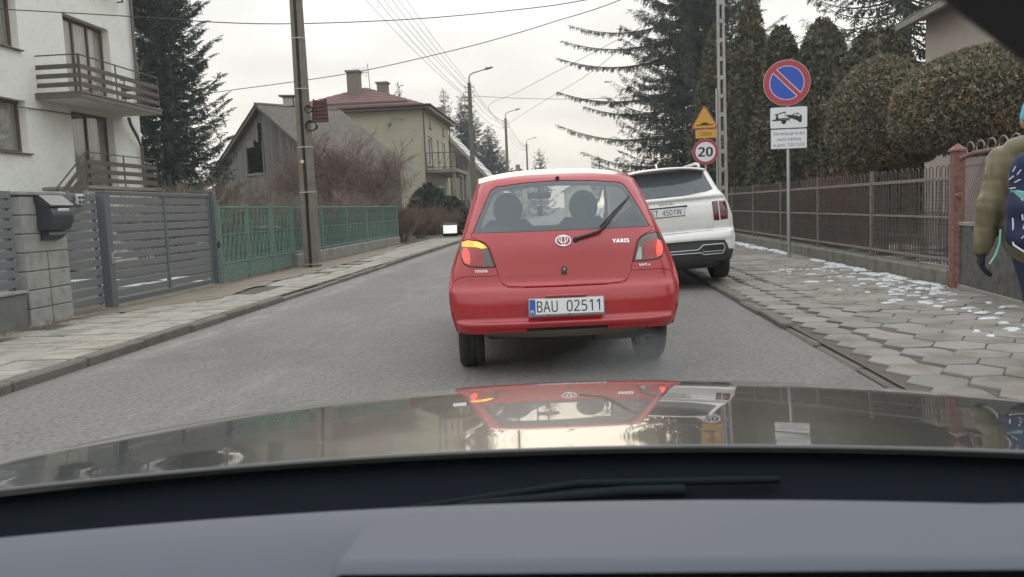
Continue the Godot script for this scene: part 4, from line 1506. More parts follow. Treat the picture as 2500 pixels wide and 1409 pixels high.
	slat_run(wk, 0.0, -10.04 - o.z, -10.78 - o.z, 0.08, 1.57, 12, 0.030, M.slat)
	for z in [-10.06, -10.76]:
		post(wk, "stile", M.slat_dark, -0.035, z - o.z, 0.06, 1.59, 0.045, false)
	var ic := thing("intercom", "small pale intercom box fixed on the wicket gate slats", "intercom", Vector3(-6.40, 1.52, -10.36))
	var ib := MB.new()
	ib.box(Vector3(0.02, 0.065, 0), Vector3(0.045, 0.14, 0.17), Basis.IDENTITY, 0.016)
	part(ib, "case", mat("intercom_case", lin(0.36, 0.37, 0.36), 0.5), ic)
	for q in [[0.095, -0.04], [0.095, 0.035], [0.035, -0.04], [0.035, 0.035]]:
		var id := MB.new()
		id.box(Vector3(0.045, q[0], q[1]), Vector3(0.008, 0.035, 0.045), Basis.IDENTITY, 0.003)
		part(id, "button", M.anthracite, ic)
	# post and sliding gate
	var gp := thing("gate_post", "square grey steel post between the wicket and the wide gate", "post", Vector3(-6.38, 0.06, -10.89))
	post(gp, "shaft", M.slat_dark, 0, 0, 0, 1.63, 0.13)
	var lt := MB.new()
	lt.box(Vector3(0.07, 0.72, 0.0), Vector3(0.02, 0.16, 0.05), Basis.IDENTITY, 0.005)
	lt.tube(pv3([[0.08, 0.72, -0.01], [0.12, 0.72, -0.01], [0.12, 0.72, -0.13]]), 0.010, 0.010, 8)
	part(lt, "handle", M.steel, gp)
	var g := thing("wide_slat_gate", "wide grey two-panel slat gate across the driveway", "gate", Vector3(-6.42, 0.1, -12.65))
	o = g.position
	slat_run(g, 0, -11.05 - o.z, -12.61 - o.z, 0.13, 1.53, 11, 0.034, M.slat)
	slat_run(g, 0, -12.69 - o.z, -14.22 - o.z, 0.13, 1.53, 11, 0.034, M.slat)
	var fr := MB.new()
	for z in [-11.02, -12.65, -14.25]:
		fr.box(Vector3(0, 0.83, z - o.z), Vector3(0.05, 1.56, 0.06), Basis.IDENTITY, 0.005)
	fr.box(Vector3(0, 1.585, -12.635 - o.z), Vector3(0.055, 0.055, 3.28), Basis.IDENTITY, 0.005)
	fr.box(Vector3(0, 0.07, -12.635 - o.z), Vector3(0.055, 0.07, 3.28), Basis.IDENTITY, 0.005)
	part(fr, "frame", M.slat_dark, g)
	var th := MB.new()
	th.box(Vector3(0.02, -0.03, -12.6 - o.z), Vector3(0.18, 0.07, 3.6), Basis.IDENTITY, 0.01)
	part(th, "threshold", M.concrete, g)
	var ep := thing("gate_post", "slim grey steel post closing the wide slat gate beside the green fence", "post", Vector3(-6.38, 0.06, -14.36))
	post(ep, "shaft", M.slat_dark, 0, 0, 0, 1.63, 0.10)
	var lk := MB.new()
	lk.box(Vector3(0.062, 0.75, 0.0), Vector3(0.03, 0.12, 0.06), Basis.IDENTITY, 0.006)
	part(lk, "lock_box", M.black, ep)

	# green iron fence
	M.green = mat("green_fence_paint", lin(0.125, 0.225, 0.19), 0.6, {"tex": T.rust, "scale": 0.9})
	M.green_net = mat("green_netting", lin(0.05, 0.10, 0.082), 0.7)
	M.green2 = mat("green_fence_paint_faded", lin(0.13, 0.215, 0.185), 0.65, {"tex": T.rust, "scale": 1.3})
	var tall := MB.new()
	var pts := PackedVector3Array()
	for i in 17:
		var y := i / 16.0
		pts.append(Vector3(0, y * 1.02, 0.020 * sin(y * TAU * 1.5)))
	tall.tube(pts, 0.0085, 0.0085, 5)
	var shortp := MB.new()
	pts = PackedVector3Array()
	for i in 8:
		var y := i / 7.0
		pts.append(Vector3(0, y * 0.52, 0.010 * sin(y * TAU)))
	shortp.tube(pts, 0.007, 0.007, 5)
	var tm := tall.mesh()
	var sm := shortp.mesh()
	var runs := [["green_iron_gate", "faded green iron gate leaf beside the grey slat gate", "gate", -14.62, -17.22, 0.42], ["green_iron_gate", "narrow green iron gate leaf in front of the wheelie bin", "gate", -17.30, -18.50, 0.42], ["green_iron_fence", "long green iron fence on a low concrete wall behind the utility pole", "fence", -18.58, -30.2, 0.42]]
	for r in runs:
		var t := thing(r[0], r[1], r[2], Vector3(-6.40, 0.08, (r[3] + r[4]) / 2))
		var z0: float = r[3] - t.position.z
		var z1: float = r[4] - t.position.z
		var fm := MB.new()
		fm.bar(Vector3(0, 1.40, z0), Vector3(0, 1.40, z1), 0.035, 0.035, Vector3.UP, 0.004)
		fm.bar(Vector3(0, 0.36, z0), Vector3(0, 0.36, z1), 0.035, 0.035, Vector3.UP, 0.004)
		fm.bar(Vector3(0.012, 0.90, z0), Vector3(0.012, 0.90, z1), 0.012, 0.02, Vector3.UP)
		part(fm, "rail", M.green2, t)
		var fence: bool = r[2] == "fence"
		var zz := z0
		while zz >= z1 - 0.01:
			post(t, "post", M.green2, 0, zz, 0.0 if not fence else 0.25, 1.44, 0.055, true)
			zz += (z1 - z0) / maxf(1.0, round((z0 - z1) / (2.4 if fence else 1.35)))
		var n := int((z0 - z1) / (0.105 if not fence else 0.12))
		for i in range(1, n):
			var z := lerpf(z0, z1, float(i) / n)
			piece(tm, "picket", M.green, t, Transform3D(Basis.from_euler(Vector3(rng.randf_range(-0.03, 0.03), (i % 2) * PI, 0)), Vector3(0.0, 0.37, z)))
			piece(sm, "short_picket", M.green, t, Transform3D(Basis.from_euler(Vector3(0, (i % 2) * PI, 0)), Vector3(0.004, 0.37, z + 0.05)))
		# fine netting behind the pickets
		var net := MB.new()
		var k2 := int((z0 - z1) / 0.09)
		for i in k2:
			var z := lerpf(z0, z1, (i + 0.5) / k2)
			net.bar(Vector3(-0.03, 0.38, z), Vector3(-0.03, 1.38, z + 0.03 * sin(i * 1.7)), 0.005, 0.005)
		for i in 9:
			var y := 0.42 + i * 0.11
			net.bar(Vector3(-0.034, y, z0), Vector3(-0.034, y, z1), 0.005, 0.005)
		var no := part(net, "netting", M.green_net, t)
		no.set_meta("kind", "stuff")
		var lw := MB.new()
		if fence:
			lw.box(Vector3(-0.02, 0.13, (z0 + z1) / 2), Vector3(0.20, 0.34, z0 - z1), Basis.IDENTITY, 0.015)
			part(lw, "low_wall", M.concrete, t)
		else:
			lw.box(Vector3(0, 0.21, (z0 + z1) / 2), Vector3(0.012, 0.26, z0 - z1 - 0.06), Basis.IDENTITY, 0.002)
			lw.bar(Vector3(0, 0.07, z0), Vector3(0, 0.07, z1), 0.04, 0.04)
			part(lw, "kick_plate", M.green2, t)

	# wheelie bin behind the gate
	var bn := thing("wheelie_bin", "dark green wheelie bin behind the green gate", "bin", Vector3(-7.02, -0.03, -18.75), 0.1)
	var body := MB.new()
	body.grid(func(u: float, v: float) -> Vector3:
		var a := u * TAU
		var q := Vector2(cos(a), sin(a))
		var e := pow(pow(absf(q.x), 6.0) + pow(absf(q.y), 6.0), -1.0 / 6.0)
		var r := lerpf(0.22, 0.285, v)
		return Vector3(q.x * e * r, 0.08 + v * 0.94, q.y * e * r * 1.15), 32, 4, Vector3.ZERO)
	M.bin = mat("bin_plastic", lin(0.012, 0.035, 0.026), 0.5)
	part(body, "body", M.bin, bn)
	var lid := MB.new()
	lid.ellipsoid(Vector3(0, 1.03, 0), Vector3(0.32, 0.075, 0.38), 10, 20)
	part(lid, "lid", M.bin, bn)
	var hd := MB.new()
	hd.tube(pv3([[-0.27, 1.05, -0.2], [-0.33, 1.06, -0.2], [-0.33, 1.06, 0.2], [-0.27, 1.05, 0.2]]), 0.014, 0.014, 6)
	part(hd, "handle", M.bin, bn)
	for sg in [-1, 1]:
		var wh := MB.new()
		wh.lathe(pv2([[0.001, -0.03], [0.1, -0.03], [0.1, 0.03], [0.001, 0.03]]), 18, Transform3D(Basis(Vector3.RIGHT, PI / 2), Vector3(-0.2, 0.1, sg * 0.24)))
		part(wh, "wheel", M.rubber, bn)

func utility_pole() -> void:
	M.pole = mat("pole_concrete", lin(0.185, 0.165, 0.14), 0.95, {"tex": T.grain, "scale": Vector3(0.6, 0.25, 0.6), "bump": T.bump, "height": 0.8, "detail": T.blotch, "detail_scale": 0.5})
	var t := thing("utility_pole", "tall grooved concrete utility pole on the left pavement", "utility pole", Vector3(-5.85, 0.05, -18.2), 0.0)
	var h := 9.4
	var s := MB.new()
	var ring := func(y: float) -> PackedVector3Array:
		var k := lerpf(1.0, 0.56, y / h)
		var w := 0.165 * k
		var d := 0.12 * k
		# H section: grooves on the faces towards and away from the street's line
		return pv3([[-w, y, -d], [-w * 0.35, y, -d], [-w * 0.28, y, -d * 0.35], [w * 0.12, y, -d * 0.35], [w * 0.2, y, -d], [w, y, -d], [w, y, d], [w * 0.2, y, d], [w * 0.12, y, d * 0.35], [-w * 0.28, y, d * 0.35], [-w * 0.35, y, d], [-w, y, d]])
	var steps := 20
	for i in steps:
		var a: PackedVector3Array = ring.call(h * i / steps)
		var b: PackedVector3Array = ring.call(h * (i + 1) / steps)
		for k in 12:
			var k2 := (k + 1) % 12
			var e := a[k2] - a[k]
			s.quad(a[k], a[k2], b[k2], b[k], Vector3(e.z, 0, -e.x))
	part(s, "shaft", M.pole, t)
	var cb := MB.new()
	cb.tube(pv3([[-0.02, 0.05, 0.075], [-0.015, 3.0, 0.065], [-0.015, 9.2, 0.05]]), 0.018, 0.018, 6)
	part(cb, "cable", M.black, t)
	var bd := MB.new()
	for y in [0.0, 1.62, 2.62, 3.9, 5.0]:
		var k := lerpf(1.0, 0.56, y / h)
		bd.box(Vector3(0, y + 0.12, 0), Vector3(0.35 * k, 0.022, 0.26 * k), Basis.IDENTITY, 0.003)
	part(bd, "steel_band", M.steel, t)
	# grey box with a dark roof on the left, at sign height
	var jb := MB.new()
	jb.box(Vector3(-0.29, 3.74, 0.05), Vector3(0.22, 0.19, 0.16), Basis.IDENTITY, 0.012)
	var jo := part(jb, "junction_box", mat("junction_box_grey", lin(0.36, 0.36, 0.37), 0.6, {"tex": T.rust, "scale": 2.0}), t)
	var jr := MB.new()
	jr.box(Vector3(-0.30, 3.87, 0.05), Vector3(0.36, 0.04, 0.26), Basis(Vector3.BACK, -0.04), 0.01)
	part(jr, "roof", M.pole, jo)
	# rusty bent sheet on the right
	var ru := MB.new()
	ru.grid(func(u: float, v: float) -> Vector3:
		var w := lerpf(0.19, 0.155, v)
		var notch := 0.05 * ss(0.85, 1.0, v) * (1.0 - pow(absf(u * 2 - 1), 2.0))
		return Vector3(0.40 + (u - 0.5) * 2.0 * w + 0.02 * v, 3.26 + v * 0.52 - notch + 0.012 * sin(u * 23.0) * v, 0.08 + 0.03 * cos((u - 0.5) * 3.0) + 0.006 * sin(v * 40.0)), 16, 24, Vector3.BACK)
	ru.grid(func(u: float, v: float) -> Vector3:
		var w := lerpf(0.19, 0.155, v)
		var notch := 0.05 * ss(0.85, 1.0, v) * (1.0 - pow(absf(u * 2 - 1), 2.0))
		return Vector3(0.40 + (u - 0.5) * 2.0 * w + 0.02 * v, 3.26 + v * 0.52 - notch + 0.012 * sin(u * 23.0) * v, 0.072 + 0.03 * cos((u - 0.5) * 3.0) + 0.006 * sin(v * 40.0)), 16, 24, Vector3.FORWARD)
	ru.bar(Vector3(0.05, 3.60, 0.05), Vector3(0.42, 3.60, 0.06), 0.03, 0.03)
	part(ru, "rusty_sheet", mat("rusty_iron", lin(0.085, 0.040, 0.034), 0.9, {"tex": T.rust, "scale": 3.0}), t)
	for q in [[0.19, 3.55, 0.10, 0.014], [0.22, 3.18, 0.14, 0.02]]:
		var co := MB.new()
		for j in 5:
			var p := PackedVector3Array()
			for k in 21:
				var a := TAU * k / 20
				p.append(Vector3(q[0] + cos(a) * q[2] * (1.0 - 0.05 * j), q[1] + sin(a) * q[2] * (0.62 + 0.06 * j), 0.16 + 0.012 * j + 0.03 * sin(a * 2 + j)))
			co.tube(p, q[3] * 0.5, q[3] * 0.5, 5, false)
		part(co, "cable_coil", M.black, t)
	var ty := MB.new()
	ty.box(Vector3(-0.05, 2.42, 0.125), Vector3(0.075, 0.075, 0.006), Basis(Vector3.BACK, PI / 4), 0.002)
	part(ty, "diamond_plate", mat("cream_plate", lin(0.52, 0.46, 0.30), 0.6), t)
	var ca := MB.new()
	ca.box(Vector3(0, 9.1, 0), Vector3(1.0, 0.08, 0.08), Basis.IDENTITY, 0.01)
	ca.box(Vector3(0, 8.3, 0), Vector3(1.0, 0.08, 0.08), Basis.IDENTITY, 0.01)
	part(ca, "crossarm", M.steel, t)

func street_lamp(z: float, label: String, x := -5.5, top := 8.35) -> void:
	var t := thing("street_lamp", label, "street lamp", Vector3(x, 0.05, z), 0.0, "street lamps along the left kerb")
	var s := MB.new()
	s.box(Vector3(0, top * 0.5, 0), Vector3(0.01, 0.01, 0.01))
	s.tube(pv3([[0, 0, 0], [0, top * 0.5, 0], [0, top, 0]]), 0.17, 0.105, 8)
	part(s, "pole", M.pole, t)
	var a := MB.new()
	a.tube(pv3([[0, top - 0.3, 0], [0, top + 0.25, 0], [0.05, top + 0.42, 0], [0.2, top + 0.52, 0], [0.9, top + 0.70, 0]]), 0.04, 0.028, 8)
	part(a, "arm", M.lamp_grey, t)
	var b := MB.new()
	b.ellipsoid(Vector3(1.12, top + 0.745, 0), Vector3(0.30, 0.055, 0.12), 8, 14, Basis(Vector3.BACK, 0.22))
	b.box(Vector3(1.02, top + 0.80, 0), Vector3(0.10, 0.06, 0.08), Basis(Vector3.BACK, 0.22), 0.015)
	part(b, "lamp_head", M.lamp_grey, t)
	var c := MB.new()
	for sg in [-1, 1]:
		for k in 3:
			c.tube(pv3([[sg * 0.12, top - 0.25 - 0.28 * k, 0], [sg * 0.24, top - 0.25 - 0.28 * k, 0], [sg * 0.26, top - 0.15 - 0.28 * k, 0]]), 0.02, 0.03, 6)
	part(c, "insulator", M.lamp_grey, t)

func cable(label: String, pts: Array, r: float, group := "") -> void:
	var o := Vector3(pts[0][0], pts[0][1], pts[0][2])
	var t := thing("overhead_wire", label, "overhead wire", o, 0.0, group)
	var c := Curve3D.new()
	var n := pts.size()
	for i in n:
		var a: Vector3 = Vector3(pts[maxi(i - 1, 0)][0], pts[maxi(i - 1, 0)][1], pts[maxi(i - 1, 0)][2])
		var b: Vector3 = Vector3(pts[mini(i + 1, n - 1)][0], pts[mini(i + 1, n - 1)][1], pts[mini(i + 1, n - 1)][2])
		c.add_point(Vector3(pts[i][0], pts[i][1], pts[i][2]) - o, -(b - a) / 6.0, (b - a) / 6.0)
	var p := PackedVector3Array()
	for i in 41:
		p.append(c.sample_baked(c.get_baked_length() * i / 40.0))
	var m := MB.new()
	m.tube(p, r, r, 5)
	part(m, "strand", M.wire, t)

func span(a: Vector3, b: Vector3, sag: float) -> Array:
	var r := []
	for i in 9:
		var k := i / 8.0
		var p := a.lerp(b, k) - Vector3(0, sag * 4.0 * k * (1.0 - k), 0)
		r.append([p.x, p.y, p.z])
	return r

func lamps_and_wires() -> void:
	M.lamp_grey = mat("lamp_grey", lin(0.10, 0.10, 0.10), 0.6)
	street_lamp(-47.0, "nearest street lamp with a bent arm, beside the beige house", -5.42, 8.35)
	street_lamp(-75.0, "middle street lamp of the three, left of the far spruce group", -5.5, 9.3)
	street_lamp(-112.0, "farthest and smallest street lamp at the end of the street", -5.5, 9.8)
	var k := 0
	for q in [[-0.45, 9.15], [0.0, 9.35], [0.45, 9.15], [-0.45, 8.35], [0.45, 8.35], [0.40, 7.75]]:
		var words: String = ["uppermost outer", "topmost", "uppermost inner", "lower outer", "lower inner", "lowest"][k]
		cable("%s of the six wires from the utility pole to the nearest street lamp" % words, span(Vector3(-5.85 + q[0], q[1], -18.2), Vector3(-5.42 + q[0] * 0.55, 8.2 - (9.35 - q[1]) * 0.55, -47.0), 0.32), 0.008, "wires along the pole line")
		if k < 4:
			cable("%s of four wires between nearest and middle street lamps" % ["outer", "upper", "inner", "lower"][k], span(Vector3(-5.42 + q[0] * 0.55, 8.2 - (9.35 - q[1]) * 0.55, -47.0), Vector3(-5.5 + q[0] * 0.5, 9.1 - (9.35 - q[1]) * 0.6, -75.0), 0.5), 0.011, "wires along the lamp line")
			cable("%s of four wires between middle and farthest street lamps" % ["outer", "upper", "inner", "lower"][k], span(Vector3(-5.5 + q[0] * 0.5, 9.1 - (9.35 - q[1]) * 0.6, -75.0), Vector3(-5.5 + q[0] * 0.4, 9.6 - (9.35 - q[1]) * 0.5, -112.0), 0.6), 0.011, "wires along the lamp line")
		k += 1
	for w in WIRES:
		cable(w[0], w[1], 0.012)

const WIRES := [
	["long wire crossing high over the street in front of the white house", [[-14.45, 5.95, -16.20], [-12.89, 5.89, -16.50], [-11.84, 5.86, -17.00], [-9.79, 5.93, -18.50], [-8.21, 5.93, -19.50], [-6.59, 5.98, -20.30], [-3.86, 6.09, -21.00], [-1.33, 6.40, -22.00], [0.62, 6.70, -22.60], [4.09, 7.34, -23.00]]],
	["wire rising from the white house over the roofs to the right pole", [[-14.45, 5.42, -27.20], [-12.96, 5.38, -27.00], [-10.85, 5.44, -26.50], [-6.70, 5.60, -25.50], [-3.36, 5.96, -24.70], [-1.49, 6.23, -24.20], [0.06, 6.52, -23.80], [1.14, 6.72, -23.50], [4.09, 7.56, -23.00]]],
	["wire from the nearest street lamp across to the big spruce", [[-5.12, 7.65, -47.00], [-2.77, 7.35, -46.50], [-0.26, 7.12, -46.00], [2.41, 6.97, -45.50], [3.90, 6.92, -45.00]]],
	["thin wire slanting from the middle street lamp up to the right pole", [[-5.29, 8.88, -75.00], [-1.88, 8.94, -62.00], [0.94, 8.47, -48.00], [2.45, 8.13, -38.00], [3.53, 7.75, -28.00], [4.10, 7.61, -23.00]]],
	["faint wire slanting up to the right above the middle street lamp", [[-5.50, 8.45, -75.00], [-5.61, 8.58, -60.00], [-3.46, 8.88, -56.00], [-1.52, 9.12, -52.00], [2.09, 9.10, -42.00], [4.08, 8.45, -32.00], [4.12, 7.50, -23.00]]],
]

# ---------------------------------------------------------------- buildings
func railing(parent: Node, a: Vector3, b: Vector3, h: float, ys: Array, posts: Array, slope := 0.0) -> void:
	# top rail, posts and broad wooden slats from a to b (at floor level)
	var r := MB.new()
	r.bar(a + Vector3(0, h, 0), b + Vector3(0, h, 0), 0.045, 0.03, Vector3.UP, 0.006)
	part(r, "top_rail", M.rail, parent)
	for k in posts:
		var p := MB.new()
		var q := a.lerp(b, k)
		p.box(q + Vector3(0, h / 2, 0), Vector3(0.035, h, 0.035), Basis.IDENTITY, 0.004)
		part(p, "post", M.rail, parent)
	for y in ys:
		var s := MB.new()
		s.bar(a + Vector3(0.0, y, 0), b + Vector3(0.0, y, 0), 0.028, 0.125, Vector3.UP, 0.004)
		part(s, "slat", M.slat_brown, parent)

func white_house() -> void:
	M.white_wall = mat("white_render", lin(0.72, 0.725, 0.68), 0.95, {"tex": T.plaster, "scale": 0.35, "bump": T.bump, "height": 0.6, "detail": T.plaster, "detail_scale": 0.07})
	M.brown_frame = mat("brown_window_frame", lin(0.075, 0.045, 0.035), 0.5)
	M.sill = mat("brown_sill", lin(0.11, 0.09, 0.08), 0.5)
	M.rail = mat("brown_steel_rail", lin(0.075, 0.062, 0.055), 0.6)
	M.slat_brown = mat("brown_slat_wood", lin(0.105, 0.085, 0.075), 0.8, {"tex": T.streak, "scale": Vector3(2, 6, 0.6)})
	M.curtain = mat("net_curtain", lin(0.30, 0.28, 0.25), 0.95, {"back": Color(0.3, 0.3, 0.28)})
	M.curtain_pale = mat("pale_curtain", lin(0.55, 0.52, 0.48), 0.95)
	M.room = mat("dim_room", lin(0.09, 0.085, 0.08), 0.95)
	var o := Vector3(-14.5, 0, -16)
	var t := thing("white_house", "tall white rendered house with brown balconies behind the grey fence", "house", o)
	var w := MB.new()
	var ux := Vector3(0, 0, -1)
	var n := Vector3(1, 0, 0)
	var ops := [[7.50, 5.00, 9.90, 7.42], [7.50, 2.40, 9.75, 4.65], [3.3, 5.98, 5.45, 7.45], [3.4, 3.24, 5.46, 4.64], [7.9, 8.82, 9.3, 10.1], [3.3, 8.82, 5.2, 10.1]]
	wall(w, Vector3.ZERO, ux, n, 11.4, 11.0, 0.42, ops)
	w.box(Vector3(-4.7, 5.5, -0.21), Vector3(8.5, 11.0, 0.4))
	w.box(Vector3(-4.7, 5.5, -11.19), Vector3(8.5, 10.98, 0.38))
	w.box(Vector3(-8.8, 5.5, -5.7), Vector3(0.3, 10.96, 10.6))
	part(w, "wall", M.white_wall, t)
	var rf := MB.new()
	rf.box(Vector3(-4.3, 11.15, -5.7), Vector3(9.9, 0.3, 12.6), Basis.IDENTITY, 0.03)
	part(rf, "roof", M.sill, t)
	var fl := MB.new()
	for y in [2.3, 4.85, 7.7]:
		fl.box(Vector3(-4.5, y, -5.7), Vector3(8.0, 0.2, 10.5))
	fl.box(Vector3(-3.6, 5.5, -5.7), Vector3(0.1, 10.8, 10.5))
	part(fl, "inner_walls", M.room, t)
	# balcony door above: two leaves and a side light; brown frame, pale things behind the glass
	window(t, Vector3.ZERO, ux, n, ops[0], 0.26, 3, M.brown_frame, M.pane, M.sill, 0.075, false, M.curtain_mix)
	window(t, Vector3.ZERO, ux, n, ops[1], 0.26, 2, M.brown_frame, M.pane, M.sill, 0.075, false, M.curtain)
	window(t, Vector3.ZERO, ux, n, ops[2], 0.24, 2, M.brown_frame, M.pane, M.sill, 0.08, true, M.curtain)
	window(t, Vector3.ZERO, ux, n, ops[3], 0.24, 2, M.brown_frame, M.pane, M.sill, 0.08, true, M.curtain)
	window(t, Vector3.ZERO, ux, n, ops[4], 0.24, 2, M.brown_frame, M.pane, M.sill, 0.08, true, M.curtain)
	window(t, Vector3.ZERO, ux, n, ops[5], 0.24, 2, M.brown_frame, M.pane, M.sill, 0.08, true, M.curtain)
	# upper balcony
	var bl := Node3D.new()
	bl.name = "balcony"
	t.add_child(bl)
	var sl := MB.new()
	sl.box(Vector3(0.64, 4.80, -8.15), Vector3(1.27, 0.12, 4.40), Basis.IDENTITY, 0.01)
	part(sl, "slab", M.white_wall, bl)
	var ed := MB.new()
	ed.box(Vector3(0.68, 4.885, -8.15), Vector3(1.34, 0.05, 4.50), Basis.IDENTITY, 0.008)
	ed.box(Vector3(1.30, 4.80, -8.15), Vector3(0.05, 0.13, 4.46), Basis.IDENTITY, 0.008)
	ed.box(Vector3(0.66, 4.80, -5.93), Vector3(1.30, 0.13, 0.05), Basis.IDENTITY, 0.008)
	part(ed, "slab_edge", M.sill, bl)
	railing(bl, Vector3(0.03, 4.91, -6.0), Vector3(1.27, 4.91, -6.0), 1.0, [0.20, 0.44, 0.69], [0.98])
	railing(bl, Vector3(1.27, 4.91, -6.03), Vector3(1.27, 4.91, -10.32), 1.0, [0.20, 0.44, 0.69], [0.0, 0.42, 0.73, 1.0])
	railing(bl, Vector3(0.03, 4.91, -10.33), Vector3(1.25, 4.91, -10.33), 1.0, [0.20, 0.44, 0.69], [0.1])
	# raised terrace and stair below
	var te := Node3D.new()
	te.name = "terrace"
	t.add_child(te)
	var ts := MB.new()
	ts.box(Vector3(0.64, 1.12, -7.85), Vector3(1.26, 2.24, 3.9))
	part(ts, "base_wall", mat("cream_render", lin(0.52, 0.48, 0.39), 0.95, {"tex": T.plaster, "scale": 0.4}), te)
	var tf := MB.new()
	tf.box(Vector3(0.68, 2.29, -7.85), Vector3(1.38, 0.10, 4.0), Basis.IDENTITY, 0.01)
	part(tf, "slab", M.concrete, te)
	railing(te, Vector3(1.27, 2.34, -5.95), Vector3(1.27, 2.34, -9.8), 0.92, [0.16, 0.40, 0.65], [0.0, 0.5, 1.0])
	railing(te, Vector3(1.27, 0.15, -2.9), Vector3(1.27, 2.30, -5.9), 0.92, [0.16, 0.40, 0.65], [0.05, 0.55])
	for i in 12:
		var st := MB.new()
		st.box(Vector3(0.64, 0.1 + i * 0.18, -3.1 - i * 0.235), Vector3(1.2, 0.18, 0.26), Basis.IDENTITY, 0.01)
		part(st, "step", M.concrete, te)
	# rainwater pipe and bracket at the far corner
	var dp := MB.new()
	dp.tube(pv3([[0.10, 10.9, -11.25], [0.10, 5.2, -11.25], [0.10, 4.95, -11.25]]), 0.055, 0.055, 8)
	dp.tube(pv3([[0.25, 4.70, -10.25], [0.28, 4.45, -10.3], [0.18, 4.15, -10.8], [0.10, 3.8, -11.2], [0.10, 0.0, -11.25]]), 0.055, 0.055, 8)
	part(dp, "rain_pipe", M.sill, t)
	var br := MB.new()
	br.tube(pv3([[0.0, 8.45, -10.6], [0.3, 8.40, -10.4], [0.35, 8.62, -10.0]]), 0.025, 0.025, 6)
	br.tube(pv3([[0.0, 8.36, -9.4], [0.32, 8.62, -9.5], [0.38, 8.78, -9.6]]), 0.05, 0.03, 6)
	br.lathe(pv2([[0.02, 0.0], [0.18, 0.04], [0.33, 0.13]]), 18, Transform3D(Basis(Vector3.BACK, -1.25), Vector3(0.36, 8.86, -9.75)))
	part(br, "satellite_dish", M.trim, t)
	var cl := MB.new()
	cl.tube(pv3([[0.03, 4.37, -5.05], [0.05, 4.44, -5.15], [0.05, 4.48, -6.2], [0.05, 4.52, -8.5]]), 0.018, 0.018, 6)
	part(cl, "clothes_line_bar", M.sill, t)

